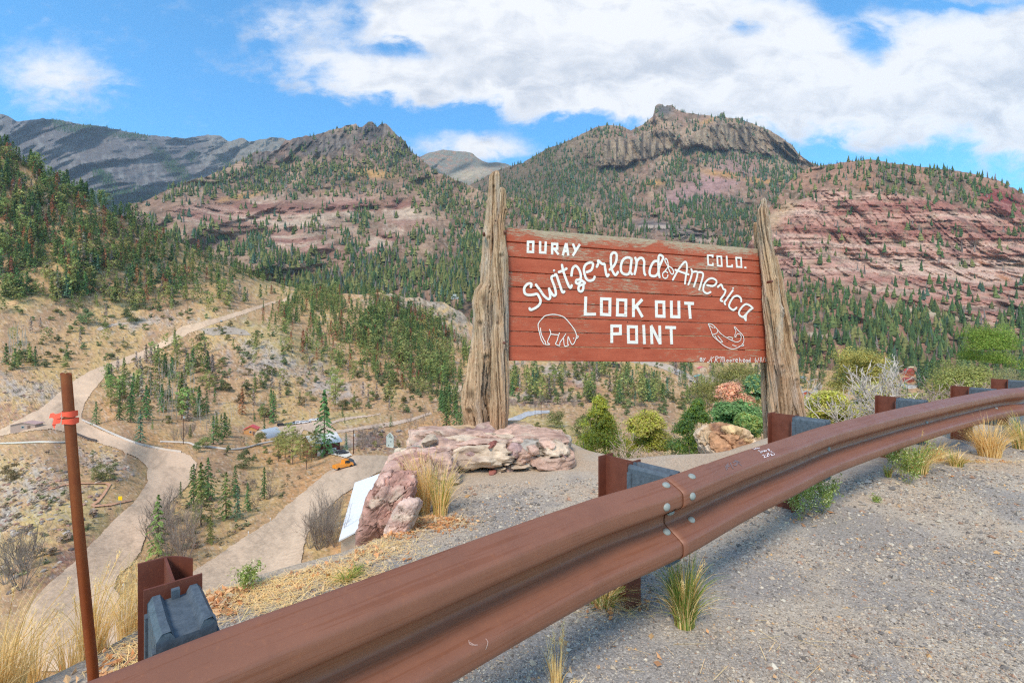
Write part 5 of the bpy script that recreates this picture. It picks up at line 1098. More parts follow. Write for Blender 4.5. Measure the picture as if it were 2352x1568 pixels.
marks('scratched_writing', [[(1025, 495), (1050, 475), (1070, 505), (1065, 555), (1075, 550), (1125, 540)], [(1095, 485), (1110, 480)], [(1130, 450), (1150, 455), (1155, 500), (1140, 530), (1190, 510)], [(1160, 445), (1180, 430), (1190, 460), (1165, 475)], [(1190, 450), (1205, 500)],
  [(1235, 470), (1260, 450), (1275, 480), (1255, 505), (1310, 490)], [(1270, 385), (1245, 395), (1265, 420), (1310, 425), (1345, 460), (1325, 492)], [(1150, 330), (1175, 350), (1200, 380), (1210, 350), (1185, 320), (1160, 345)], [(1165, 335), (1200, 375)], [(890, 380), (930, 370), (960, 430), (985, 440)], [(975, 380), (1000, 430)], [(1000, 370), (1025, 420)], [(1040, 390), (1060, 370), (1070, 410)], [(1080, 405), (1085, 365), (1110, 395), (1120, 360)],
  [(735, 310), (770, 325), (800, 350)], [(800, 345), (830, 310), (850, 330), (880, 300), (900, 320), (930, 300)]], .0028, lin(225, 215, 215), rail, zG, M_chalk)
marks('inked_tag', [[(0, 780), (30, 900)], [(20, 740), (60, 860)], [(70, 710), (60, 800), (110, 780)], [(130, 690), (170, 800), (210, 860)], [(200, 700), (290, 660), (320, 720), (270, 780), (220, 760)], [(240, 640), (400, 680)], [(330, 680), (440, 780)], [(260, 640), (340, 650)]], .005, lin(120, 104, 104), rail, zG, M_chalk)
zD = lambda x, y: (784+x/2.977, 1041.3+y/2.977)
marks('scrape', [[(870, 1275), (880, 1305), (930, 1308)], [(985, 1265), (1000, 1290), (985, 1335)], [(875, 1290), (915, 1312)]], .0022, lin(176, 146, 134), rail, zD, M_chalk)

def ibeam(name, c, nrm, z0, z1, par, tilt=0., twist=False, mat=None):
    c = np.array(c, float); nrm = np.array(nrm, float); u = np.array([-nrm[1], nrm[0]]); mb = MB()
    def fr(w_, v_, z): return (*(c+u*w_+nrm*(v_+tilt*(z-z0))), z)
    for vv in (-.075, .075):   # flanges
        if twist and vv < 0:   # bent back flange
            xs = np.linspace(-.05, .05, 9); zs = np.linspace(z0, z1, 6); tk_ = .006; V = []
            for w_ in (-tk_/2, tk_/2):
                for z in zs:
                    for x_ in xs:
                        b = max(0., x_-.005)/.045; k = (z-z0)/(z1-z0)
                        V.append(fr(x_*1.0, vv+w_+.028*b*b*k, z-.010*b*(k > .99)))
            V = np.array(V); nz, nx_ = 6, 9; Q = []
            for L_ in (0, 54):
                for i_ in range(5):
                    for j_ in range(8): Q.append((L_+i_*9+j_, L_+i_*9+j_+1, L_+(i_+1)*9+j_+1, L_+(i_+1)*9+j_))
            bd = [j_ for j_ in range(9)]+[i_*9+8 for i_ in range(1, 6)]+[45+j_ for j_ in range(7, -1, -1)]+[i_*9 for i_ in range(4, 0, -1)]
            for a_, b_ in zip(bd, bd[1:]+bd[:1]): Q.append((a_, b_, 54+b_, 54+a_))
            mb.add(V, Q=Q)
        else:
            mb.extr([(-.05, vv-.003), (.05, vv-.003), (.05, vv+.003), (-.05, vv+.003)], z0, z1, f=lambda x, y, z: fr(x, y, z))
    mb.extr([(-.0025, -.0719), (.0025, -.0719), (.0025, .0719), (-.0025, .0719)], z0, z1-.001, f=lambda x, y, z: fr(x, y, z))
    return mb.build(name, mat or M_post, par)
def block(c, nrm, z0, z1, depth, par, worn=False):
    """hollow-topped composite spacer: dished top between raised side lips, ribs down the sides"""
    c = np.array(c, float); nrm = np.array(nrm, float); u = np.array([-nrm[1], nrm[0]]); mb = MB(); hd = depth/2; w_ = .046
    fr = lambda x, y, z: (*(c+u*x+nrm*y), z)
    sec = [(-w_, 0), (-w_, .018), (-w_+.008, .03), (-w_+.02, .03), (-w_+.028, .016), (w_-.028, .016), (w_-.02, .03), (w_-.008, .03), (w_, .018), (w_, 0)]
    n_ = 10; ys = np.linspace(-hd, hd, n_); V = []
    rj = np.random.default_rng(3)
    for k, y in enumerate(ys):
        for x, z in sec:
            j = rj.normal(0, .004 if worn and k > n_-3 else .0006); V.append(fr(x*(1-.03*(k in (0, n_-1))), y+(j if k == n_-1 else 0), z1-.03+z+(j if k >= n_-2 and worn else 0)))
    m = len(sec); Q = [(i_*m+j_, i_*m+j_+1, (i_+1)*m+j_+1, (i_+1)*m+j_) for i_ in range(n_-1) for j_ in range(m-1)]
    mb.add(V, Q=Q)
    mb.extr([(-w_, -hd), (w_, -hd), (w_, hd), (-w_, hd)], z0, z1-.0305, f=fr)
    # end caps under the lips
    for y in (-hd, hd):
        b = [fr(x, y, z1-.03+z) for x, z in sec]; lo = [fr(x, y, z1-.031) for x, z in sec]
        mb.add(b+lo, Q=[(i_, i_+1, m+i_+1, m+i_) for i_ in range(m-1)])
    for sx in (-1, 1):     # side ribs
        for y in (-hd+.012, hd-.012): mb.extr([(sx*w_-.0045, y-.010), (sx*w_+.0045, y-.010), (sx*w_+.0045, y+.010), (sx*w_-.0045, y+.010)], z0+.004, z1-.03, f=fr)
    mb.extr([(-.007, -hd-.002), (.007, -hd-.002), (.007, -hd+.012), (-.007, -hd+.012)], z1-.02, z1+.004, f=fr)
    return mb.build('spacer_block', M_block, par)
# nearest post, tilted and bent
p1c, n1_ = np.array([-.757, 1.008]), unit(np.array([.68, -.73]))
ibeam('post', p1c, n1_, -.55, TOPZ+.022, rail, -.012, True)
block(p1c+n1_*(.078+.083), n1_, .36, TOPZ+.012, .165, rail, True)
for x_, dz in ((1552, 0.0), (1903, .02), (2128, .02), (2288, .02), (2405, .02)):
    s_ = s_at(x_) if x_ < 2350 else s_at(2288)+1.83
    p_, t_, n_ = along(s_); pc = p_-n_*(.2+.075)
    ibeam('post', pc, n_, float(gz(*pc))-.25, TOPZ+.012+dz, rail); block(p_-n_*.102, n_, TOPZ-.36, TOPZ+.004+dz, .195, rail)

# ---------- rusty stake with flagging tape ----------
st = empty('metal_stake', (-1.05, 1.15, 0), label='rusty steel stake with bright orange flagging tape tied round it', cat='stake')
def stk(z): return np.array([(np.interp(CY-(z-CAMZ)*F/1.15, [858, 1200, 1568], [153, 181, 218])-CX)/F*1.15, 1.15, z])
sm = MB(); zs = np.linspace(-.35, CAMZ-74*1.15/F, 26); ring = catmull([(-.0115, .002), (-.008, -.0095), (0, -.0125), (.008, -.0095), (.0115, .002), (.006, .004), (0, -.004), (-.006, .004)], 2, True); m = len(ring)
V = np.concatenate([stk(z)+np.stack([ring[:, 0], ring[:, 1], (.003*np.sin(ring[:, 0]*400) if z == zs[-1] else 0*ring[:, 0])], 1) for z in zs])
Q = [(i_*m+j_, i_*m+(j_+1) % m, (i_+1)*m+(j_+1) % m, (i_+1)*m+j_) for i_ in range(25) for j_ in range(m)]
sm.add(V, Q=Q); sm.add(np.concatenate([V[-m:], [V[-m:].mean(0)]]), T=[(j_, (j_+1) % m, m) for j_ in range(m)])
sm.build('shaft', m_rust('stake_rust', lin(150, 78, 36), lin(128, 58, 26), lin(176, 100, 52), .45, .3, 14), st, True)
M_tape = NT('flagging_tape').fin(lin(250, 92, 60), .5, 0, .4)
tp = MB(); zt = CAMZ-(955-784)*1.15/F
for k, (dz, r0) in enumerate(((.006, .0150), (-.012, .0158))):
    a = np.linspace(0, 2*np.pi, 25); V = []
    for aa in a: c = stk(zt+dz); V += [c+np.array([r0*math.cos(aa), r0*math.sin(aa), -.007+.0015*math.sin(3*aa)]), c+np.array([r0*math.cos(aa), r0*math.sin(aa), .007+.001*math.cos(2*aa)])]
    tp.add(V, Q=[(2*i_, 2*i_+2, 2*i_+3, 2*i_+1) for i_ in range(24)])
for pts in ([(0, 0, .004), (-.010, -.004, .001), (-.018, -.002, .004), (-.024, -.004, .003)], [(0, 0, -.008), (-.009, -.006, -.011), (-.015, -.005, -.012), (-.013, -.004, -.019), (-.008, -.006, -.024)]):
    pp = catmull(pts, 4); b = stk(zt)+np.array([-.010, -.012, 0]); V = []
    for i_, q_ in enumerate(pp): wd = .007*(1-.25*i_/len(pp)); V += [b+q_+np.array([0, 0, wd]), b+q_+np.array([0, -.003, -wd])]
    tp.add(V, Q=[(2*i_, 2*i_+2, 2*i_+3, 2*i_+1) for i_ in range(len(pp)-1)])
tp.build('flagging_tape', M_tape, st, True)

# ---------- the sign ----------
A0 = P(1165.6, 784, 5.5); B0 = P(1753, 784, 6.55); ux = unit(B0-A0); ux[2] = 0; ux = unit(ux); nrmB = np.array([ux[1], -ux[0], 0.])
def onb(px, py, off=0.):
    o = np.array([0, 0, CAMZ]); d = P(px, py, 1.)-o; t = ((A0+nrmB*off-o)@nrmB)/(d@nrmB); return o+d*t
sign = empty('wooden_sign', (1.8, 6.0, 0), label='red painted plank sign reading LOOK OUT POINT hung between weathered logs', cat='sign')
TL, TR, BR, BL = onb(1161.7, 521.5), onb(1743.7, 571), onb(1760.6, 833.4), onb(1169.5, 828.6)
M_pl = NT('red_planks')
co = M_pl.coord(); cr = M_pl.coord((.9, .9, 14)); fine = M_pl.noise(9, 7, cr, .75, .6); fine2 = M_pl.noise(26, 5, M_pl.coord((.7, .7, 10)), .7); pat = M_pl.noise(1.6, 4, M_pl.coord((1, 1, 1.6)), .6)
tone = M_pl.mix(M_pl.gr(M_pl.noise(3, 5, M_pl.coord((.8, .8, 3)), .6), .3, .7), lin(190, 98, 70), lin(166, 78, 54))
tone = M_pl.mix(M_pl.math('MULTIPLY', M_pl.gr(fine2, .55, .7), .6), tone, lin(110, 56, 40))
att = M_pl.n('ShaderNodeAttribute'); att.attribute_name = 'Col'; sepc = M_pl.n('ShaderNodeSeparateColor'); M_pl.l(att.outputs['Color'], sepc.inputs[0])
pe = M_pl.math('ADD', M_pl.math('ADD', fine, M_pl.math('MULTIPLY', pat, .55)), M_pl.math('MULTIPLY', sepc.outputs[0], .3))
worn = M_pl.gr(pe, .885, .93)
wood = M_pl.mix(M_pl.gr(fine2, .35, .65), lin(150, 128, 104), lin(196, 176, 148))
holes = M_pl.gr(M_pl.vor(1.1, M_pl.coord((3, 3, 4)), 'Distance'), .035, .05)
colr = M_pl.mix(worn, tone, wood); colr = M_pl.mix(M_pl.math('SUBTRACT', 1., holes), colr, lin(48, 26, 20))
M_pl.bump(M_pl.math('SUBTRACT', fine, M_pl.math('MULTIPLY', worn, .4)), .5, .006); M_plank = M_pl.fin(colr, .75, 0, .25)
bmB = MB(); rb = np.random.default_rng(5); NP = 9; NS = 60
def lerp2(u, v): return (TL*(1-u)+TR*u)*(1-v)+(BL*(1-u)+BR*u)*v
for k in range(NP):
    v0, v1 = k/NP, (k+1)/NP; g = .0028/1.62; jo = rb.uniform(-.002, .002); V = []; Cc = []
    us = np.linspace(0, 1, NS)
    for u in us:
        wv0 = (0.0025*math.sin(u*9+k)+.002*rb.normal() if k == 0 else 0); 
        for vv, off in ((v0+g+wv0/1.6, .0), (v0+g+wv0/1.6+.004, .018+jo), (v1-g-.004, .018+jo), (v1-g, .0), (v1-g, -.022), (v0+g+wv0/1.6, -.022)):
            V.append(lerp2(u, vv)+nrmB*off); Cc.append((max(0, 1-vv*24)*.9+.25*(k in (1, 3) and u < .8), 0, 0))
    i, j = np.meshgrid(np.arange(NS-1), np.arange(6), indexing='ij'); Q = np.stack([i*6+j, i*6+(j+1) % 6, (i+1)*6+(j+1) % 6, (i+1)*6+j], -1).reshape(-1, 4)
    bmB.add(V, Q=np.concatenate([Q, [(0, 5, 4, 3), (0, 3, 2, 1), ((NS-1)*6, (NS-1)*6+3, (NS-1)*6+4, (NS-1)*6+5), ((NS-1)*6, (NS-1)*6+1, (NS-1)*6+2, (NS-1)*6+3)]]), c=np.array(Cc))
# bake the board's own axes so the grain runs along the planks
Vb, Fb, Cb = bmB.arr(); me = None
cosA, sinA = ux[0], ux[1]; Vl = Vb-np.array([1.8, 6.0, 0]); Vl = np.stack([Vl[:, 0]*cosA+Vl[:, 1]*sinA, -Vl[:, 0]*sinA+Vl[:, 1]*cosA, Vl[:, 2]], 1)
board = mk('board', Vl, Fb, M_plank, sign, Cb, False, False); board.rotation_euler = (0, 0, math.atan2(sinA, cosA))
back_f = MB()
for u in (.10, .5, .9):
    a_, b_ = lerp2(u, .03)-nrmB*.045, lerp2(u, .985)-nrmB*.045; MB().box((a_+b_)/2, (.045, .02, np.linalg.norm(a_-b_)/2), [ux, nrmB, unit(a_-b_)], c_=lin(150, 126, 100)).build('batten', M_bark, sign)
# lettering: brush strokes read from the photograph onto the board
z1 = lambda x, y: ((1880+x/3.92)/1.63265, (840+y/3.92)/1.63265)
z2 = lambda x, y: ((2380+x/3.2667)/1.63265, (900+y/3.2667)/1.63265)
z3 = lambda x, y: ((1880+x/3.92)/1.63265, (1100+y/3.92)/1.63265)
z4 = lambda x, y: ((2580+x/7.35)/1.63265, (1320+y/7.35)/1.63265)
M_paint = NT('white_lettering'); _f = M_paint.noise(8, 6, M_paint.coord((1, 1, 12)), .7); M_paint = M_paint.fin(M_paint.mix(M_paint.gr(_f, .56, .68), lin(236, 230, 218), lin(176, 150, 128)), .7, 0, .25)
SK = [0]
def stroke(mb, pts, wpx, smooth=True, closed=False, off=.0205, sc=None):
    pts = catmull(pts, 6, closed) if smooth and len(pts) > 2 else np.array(pts, float)
    if closed: pts = np.concatenate([pts, pts[:1], pts[1:2]])
    W3 = np.array([onb(*q_) for q_ in pts]); wd = wpx/2*np.linalg.norm(onb(*(pts[0]+[0, 1]))-onb(*pts[0]))
    n_ = len(W3)
    if not smooth:     # square corners: one bar per segment
        for a_, b_ in zip(W3[:-1], W3[1:]):
            d_ = unit(b_-a_); sd = np.cross(nrmB, d_)*wd; SK[0] += 1; e = nrmB*(off+.00012*(SK[0] % 40))
            q = [a_-d_*wd+sd, a_-d_*wd-sd, b_+d_*wd-sd, b_+d_*wd+sd]; mb.add([v+e for v in q]+[v+nrmB*.016 for v in q], Q=[(0, 1, 2, 3), (0, 4, 5, 1), (1, 5, 6, 2), (2, 6, 7, 3), (3, 7, 4, 0)])
        return
    t = np.gradient(W3, axis=0); t = unit(t); SK[0] += 1; L_, R_ = [], []
    V = []
    for k in range(n_):
        e = nrmB*(off+.00012*(SK[0] % 40)+.00006*k); sd = np.cross(nrmB, t[k])*wd
        V += [W3[k]+sd+e, W3[k]-sd+e]
    Q = [(2*k, 2*k+1, 2*k+3, 2*k+2) for k in range(n_-1)]; T_ = []
    if not closed:
        for k, sg in ((0, -1), (n_-1, 1)):
            c = W3[k]+nrmB*(off+.00012*(SK[0] % 40)+.00006*k); sd = np.cross(nrmB, t[k])*wd; b = len(V); V.append(c)
            for a_ in np.linspace(0, math.pi, 7): V.append(c+sd*math.cos(a_)+sg*t[k]*wd*math.sin(a_)*.8)
            T_ += [(b, b+1+i_, b+2+i_) for i_ in range(6)]
    mb.add(V, Q=Q, T=T_ if T_ else None)
def word(name, L, conv, w, smooth=True, closed=(), label=None):
    mb = MB()
    for i_, s_ in enumerate(L):
        cls = i_ in closed; pts = [conv(*q_) for q_ in s_]
        if not smooth and cls: pts = pts+[pts[0]]
        stroke(mb, pts, w, smooth and len(pts) > 2 or (len(pts) == 2 and smooth), cls and smooth)
    mb.build(name, M_paint, sign, label=label)
circ = lambda x, y, a, b=None, n=10: [(x+a*math.cos(k*6.283/n), y+(b or a)*math.sin(k*6.283/n)) for k in range(n)]
k1_ = 1/(3.92*1.63265); k2_ = 1/(3.2667*1.63265); k4_ = 1/(7.35*1.63265)
word('lettering', [[(385, 268), (462, 268), (458, 415), (382, 413)], [(562, 275), (562, 422), (638, 425), (645, 278)], [(737, 435), (740, 298), (812, 300), (812, 368), (745, 370)], [(775, 378), (822, 440)], [(898, 450), (938, 305)], [(950, 305), (972, 452)], [(925, 405), (955, 405)], [(1048, 310), (1078, 385)], [(1135, 315), (1048, 458)]], z1, 36*k1_, False, (0,))
word('lettering', [[(942, 208), (942, 192), (882, 192), (888, 308), (943, 312), (945, 295)], [(998, 203), (1048, 206), (1054, 322), (1004, 318)], [(1113, 208), (1120, 328), (1178, 330), (1180, 312)], [(1228, 220), (1288, 223), (1294, 335), (1238, 332)], [(1338, 340), (1344, 341)]], z2, 21*k2_, False, (1, 3))
sw = [[(425, 930), (430, 882), (385, 880), (340, 920), (325, 970), (340, 1025), (390, 1045), (460, 1040), (515, 1032), (545, 1075), (565, 1130), (545, 1190), (480, 1240), (420, 1262), (403, 1238)],
 [(498, 893), (560, 975), (620, 1060), (680, 1105), (707, 1080), (700, 1010), (690, 950)], [(690, 950), (715, 1000), (760, 1055), (790, 1030), (775, 940), (735, 830), (725, 790), (745, 765)], [(770, 762), (796, 748), (835, 860), (885, 1000), (915, 992)],
 [(880, 605), (900, 700), (945, 830), (985, 925), (1010, 935), (1022, 903)], [(835, 710), (890, 690), (950, 658)], [(1020, 765), (1032, 680), (1050, 638), (1090, 622), (1130, 670), (1155, 740), (1155, 800), (1125, 822), (1095, 828), (1085, 860), (1112, 880), (1150, 855), (1158, 825), (1190, 848), (1215, 870), (1190, 888), (1140, 908), (1120, 940), (1132, 985), (1168, 990), (1190, 955), (1192, 895)],
 [(1245, 710), (1310, 680), (1335, 620), (1330, 578), (1290, 570), (1230, 600), (1203, 660), (1212, 740), (1240, 810), (1285, 835), (1340, 820), (1360, 778)], [(1392, 635), (1415, 575), (1412, 540), (1470, 590), (1502, 592), (1512, 640), (1527, 730), (1545, 770), (1565, 745)],
 [(1580, 675), (1640, 620), (1678, 540), (1680, 450), (1640, 425), (1602, 460), (1597, 560), (1610, 660), (1640, 730), (1670, 752), (1702, 708)], [(1900, 520), (1870, 500), (1820, 500), (1770, 540), (1745, 620), (1750, 700), (1790, 738), (1850, 740), (1880, 690), (1892, 600), (1900, 515)], [(1892, 600), (1885, 700), (1908, 742)],
 [(1955, 500), (1975, 560), (1965, 650), (1945, 740)], [(1975, 562), (2010, 512), (2060, 507), (2087, 560), (2082, 640), (2087, 720), (2103, 752)]]
dl = [[(272, 262), (230, 265), (195, 310), (172, 380), (180, 432), (230, 445), (270, 415), (290, 330), (320, 260), (335, 215), (305, 190), (282, 205), (277, 280), (280, 400), (291, 458)]]
mbw = MB()
for s_ in sw: stroke(mbw, [z1(*q_) for q_ in s_], 38*k1_)
stroke(mbw, [z1(*q_) for q_ in circ(765, 689, 8)], 18*k1_, True, True)
for s_ in dl: stroke(mbw, [z2(*q_) for q_ in s_], 31*k2_)
for s_ in [circ(362, 430, 33, 42), [(397, 325), (365, 275), (358, 240), (375, 232), (390, 262), (398, 322), (368, 370), (345, 400)], [(398, 322), (440, 345), (463, 385), (455, 420), (430, 410), (405, 360), (397, 325)]]: stroke(mbw, [z2(*q_) for q_ in s_], 15*k2_)
for s_ in [[(455, 490), (520, 370), (580, 290), (610, 270), (625, 305), (625, 370), (612, 450), (602, 540)], [(485, 368), (560, 395), (648, 425)], [(680, 360), (690, 400), (670, 480), (643, 550)], [(690, 400), (730, 388), (755, 402), (745, 470), (710, 575)], [(755, 400), (800, 398), (825, 425), (805, 510), (775, 612)],
  [(872, 555), (940, 565), (980, 540), (985, 500), (940, 472), (890, 482), (845, 530), (826, 590), (832, 632), (872, 655), (915, 638)], [(1003, 578), (1045, 548), (1070, 600), (1098, 618), (1080, 670), (1042, 720), (1038, 742), (1060, 750)], [(1188, 618), (1150, 670), (1100, 740), (1085, 765), (1095, 790)],
  [(1290, 757), (1285, 715), (1245, 685), (1195, 700), (1155, 760), (1140, 810), (1160, 840), (1195, 857), (1232, 828)], [(1432, 835), (1390, 800), (1345, 787), (1300, 820), (1262, 880), (1270, 920), (1310, 942), (1350, 905), (1390, 860), (1430, 835)], [(1430, 835), (1375, 880), (1348, 925), (1346, 985)], [(1310, 942), (1330, 955), (1345, 985)]]: stroke(mbw, [z2(*q_) for q_ in s_], 25*k2_)
stroke(mbw, [z2(*q_) for q_ in circ(1190, 592, 5)], 12*k2_, True, True)
mbw.build('lettering', M_paint, sign)
word('lettering', [[(1230, 1090), (1222, 1325), (1360, 1325)], [(1460, 1100), (1585, 1105), (1582, 1335), (1458, 1328)], [(1697, 1115), (1818, 1120), (1815, 1342), (1692, 1338)], [(1928, 1120), (1928, 1345)], [(2045, 1125), (1950, 1225)], [(1975, 1215), (2050, 1350)]], z1, 44*k1_, False, (1, 2))
word('lettering', [[(255, 758), (347, 762), (350, 935), (257, 932)], [(438, 762), (440, 938), (532, 942), (530, 765)], [(612, 775), (698, 778)], [(656, 795), (668, 945)]], z2, 38*k2_, False, (0,))
word('lettering', [[(1612, 705), (1612, 478), (1738, 480), (1740, 592), (1635, 595)], [(1852, 488), (1975, 492), (1978, 718), (1858, 716)], [(2080, 485), (2090, 722)]], z3, 44*k1_, False, (1,))
word('lettering', [[(200, 1255), (192, 1065)], [(197, 1062), (292, 1255)], [(295, 1065), (300, 1258)], [(380, 1070), (478, 1073)], [(434, 1090), (441, 1258)]], z2, 37*k2_, False)
bear = [[(620, 745), (580, 680), (552, 580), (531, 480), (542, 430), (590, 370), (640, 328), (740, 310), (820, 318), (900, 345), (960, 400), (1040, 500), (1075, 560), (1095, 620), (1115, 627), (1110, 650), (1085, 665), (1055, 730), (1030, 750), (1010, 730), (985, 670), (970, 635), (964, 660), (962, 740), (975, 755), (950, 768), (912, 765), (900, 660)],
 [(566, 508), (576, 590), (610, 670), (638, 715), (640, 748), (700, 748), (670, 720), (678, 680), (712, 600), (712, 565), (697, 530)], [(715, 597), (780, 605), (832, 606), (842, 578)], [(832, 606), (810, 690), (788, 742), (845, 764), (852, 720), (900, 650), (935, 595)], [(1095, 620), (1088, 645), (1095, 655)], circ(1052, 660, 3)]
word('bear_outline', bear, z3, 13*k1_)
fish = [[(885, 1025), (930, 1032), (980, 1075), (1040, 1145), (1110, 1195), (1180, 1230), (1230, 1248), (1275, 1230), (1287, 1185), (1272, 1152), (1240, 1150), (1214, 1190), (1210, 1160), (1222, 1110), (1200, 1072), (1212, 1065), (1250, 1110), (1300, 1160), (1318, 1210), (1310, 1260), (1270, 1300), (1220, 1325), (1160, 1330), (1080, 1295), (1000, 1230), (940, 1175), (915, 1110), (890, 1050), (885, 1025)],
 [(888, 1040), (930, 1066), (945, 1075)], [(1000, 1110), (990, 1140), (940, 1158)], [(968, 1170), (1010, 1230), (1060, 1248), (1040, 1218), (1002, 1172)], [(1120, 1195), (1140, 1185), (1180, 1200), (1176, 1222)], [(1183, 1285), (1230, 1300)], [(1262, 1300), (1310, 1292), (1320, 1285), (1300, 1270)], circ(960, 1073, 3)]
word('fish_outline', fish, z2, 8.5*k2_)
au = [[(298, 160), (303, 248)], [(298, 155), (345, 155), (350, 180), (308, 198), (352, 208), (350, 240), (300, 250)], [(390, 168), (415, 212)], [(452, 158), (385, 265)], [(612, 120), (590, 200), (545, 262), (503, 275)], [(685, 128), (612, 192), (625, 270)], [(738, 118), (728, 200), (705, 280)], [(738, 118), (790, 120), (805, 160), (742, 195), (778, 268)],
 [(835, 155), (865, 125), (882, 180), (870, 270)], [(885, 150), (925, 130), (930, 200), (935, 282)], [(935, 150), (968, 140), (968, 200), (990, 272)], circ(1055, 237, 24, 28)+[(1079, 237)], circ(1140, 237, 22, 26)+[(1162, 237)], [(1208, 190), (1213, 260)], [(1213, 205), (1228, 195), (1250, 198)], [(1288, 228), (1335, 218), (1320, 190), (1288, 195), (1277, 230), (1300, 268), (1335, 260)],
 [(1385, 148), (1393, 272)], [(1393, 212), (1425, 208), (1433, 268)], [(1490, 230), (1532, 222), (1520, 192), (1488, 198), (1480, 235), (1500, 268), (1532, 262)], circ(1575, 238, 20, 26)+[(1595, 238)], [(1602, 205), (1603, 268)], circ(1650, 240, 20, 24)+[(1670, 240)], [(1680, 148), (1680, 268)],
 [(1828, 155), (1812, 215), (1820, 262), (1850, 258), (1848, 222), (1815, 225)], [(1920, 150), (1880, 272)], circ(1972, 165, 18, 20)+[(1990, 165)], circ(1965, 232, 20, 30)+[(1985, 232)], [(2065, 132), (2020, 270)], [(2150, 165), (2098, 172), (2092, 198), (2140, 208), (2132, 240), (2085, 242)]]
word('signature', au, z4, 17*k4_)

# weathered logs
def m_log():
    n = NT('weathered_log'); co = n.coord((6, 6, .55)); c2 = n.coord((14, 14, 1.1))
    f = n.noise(3.2, 7, co, .7, 1.2); g = n.noise(4.5, 7, c2, .72, .6); h_ = n.noise(1.3, 4, n.coord((2, 2, 1.2)), .6)
    col = n.mix(n.gr(f, .3, .7), lin(202, 170, 136), lin(164, 130, 98)); col = n.mix(n.math('MULTIPLY', n.gr(h_, .52, .72), .6), col, lin(170, 116, 78)); col = n.mix(n.math('MULTIPLY', n.gr(n.noise(2, 5, n.coord((3, 3, .4)), .6), .5, .7), .6), col, lin(184, 176, 166))
    col = n.mix(n.math('MULTIPLY', n.gr(g, .62, .74), .6), col, lin(96, 70, 54)); a_ = n.attr(); col = n.mix(1., col, a_, 'MULTIPLY')
    n.bump(n.math('SUBTRACT', f, n.math('MULTIPLY', n.gr(g, .55, .7), .8)), .8, .02); return n.fin(col, .9, 0, .15)
M_log = m_log()
def log(rows, depth, seed, knots=(), zlean=0., name='log_post', label=None, squash=.9):
    rows = np.array(rows, float); ys = np.linspace(rows[0, 0], rows[-1, 0], int((rows[-1, 0]-rows[0, 0])/1.5)+2)
    sm_ = lambda c: np.interp(ys, rows[:, 0], rows[:, c])
    xl, xr = sm_(1), sm_(2)
    for _ in range(3): xl[1:-1] = .25*xl[:-2]+.5*xl[1:-1]+.25*xl[2:]; xr[1:-1] = .25*xr[:-2]+.5*xr[1:-1]+.25*xr[2:]
    n_ = 150; a = np.arange(n_)*2*np.pi/n_; V = []; Cc = []
    Z_ = CAMZ+(CY-ys)/F*depth; Xc = ((xl+xr)/2-CX)/F*depth; R = (xr-xl)/2/F*depth
    A_, ZZ = np.meshgrid(a, Z_); ca, sa = np.cos(A_), np.sin(A_)
    tw = ZZ*.9
    rdg = fbm(np.cos(A_+tw)*2.6+seed, np.sin(A_+tw)*2.6, ZZ*.9, 5, seed); crk = fbm(np.cos(A_+tw*.7)*5+seed, np.sin(A_+tw*.7)*5, ZZ*1.4, 4, seed+5); bump_ = fbm(np.cos(A_)*1.6, np.sin(A_)*1.6+seed, ZZ*4.5, 4, seed+9)
    fin_ = fbm(np.cos(A_+tw)*11+seed, np.sin(A_+tw)*11, ZZ*1.1, 4, seed+7); cut = ss(.18, .42, crk); rad = R[:, None]*(1+.13*rdg+.09*bump_-.26*cut+.055*fin_); col_ = (1-.5*cut)*(1+.35*np.clip(fin_, -.8, .4))
    for kx, ky, kr, kh in knots:     # burl with a dark eye
        kz = CAMZ+(CY-ky)/F*depth; kX = (kx-CX)/F*depth; krm = kr/F*depth
        px_ = Xc[:, None]+rad*ca; d2 = ((px_-kX)**2+((ZZ-kz)*.8)**2)/krm**2; fr = (sa < .2)
        rad = rad+fr*kh*R[:, None]*(np.exp(-d2)-1.1*np.exp(-d2*9)); col_ = col_*(1-.55*fr*np.exp(-d2*7))
    topw = ss(0, .12, (Z_[0]-Z_)/(R.mean()*2+1e-6))[:, None]; rad = rad*(.72+.28*topw)
    zt_ = ZZ+(1-topw)*R[:, None]*.35*fbm(ca*1.5, sa*1.5, 0*ca+seed, 2, seed+2)
    Xc = Xc+R*.07*fbm(Z_*2.3, 0*Z_+seed, 0*Z_, 3, seed+30); rad = rad*(1+.07*fbm(Z_*3.1, 0*Z_+seed, 0*Z_, 3, seed+31))[:, None]
    V = np.stack([Xc[:, None]+rad*ca, depth+rad*sa*squash+zlean*(ZZ-Z_[-1]), zt_], -1).reshape(-1, 3); m = len(ys)
    i, j = np.meshgrid(np.arange(m-1), np.arange(n_), indexing='ij'); j2 = (j+1) % n_; Q = np.stack([i*n_+j, (i+1)*n_+j, (i+1)*n_+j2, i*n_+j2], -1).reshape(-1, 4)
    V = np.concatenate([V, [V[:n_].mean(0)+[0, 0, R[0]*.25]]]); T_ = [(j_, (j_+1) % n_, m*n_) for j_ in range(n_)]
    cc_ = np.concatenate([np.repeat(col_.reshape(-1, 1), 3, 1), [[1.1, 1.1, 1.1]]])
    return mk(name, V, [Q, np.array(T_)], M_log, sign, cc_, True, label=label)
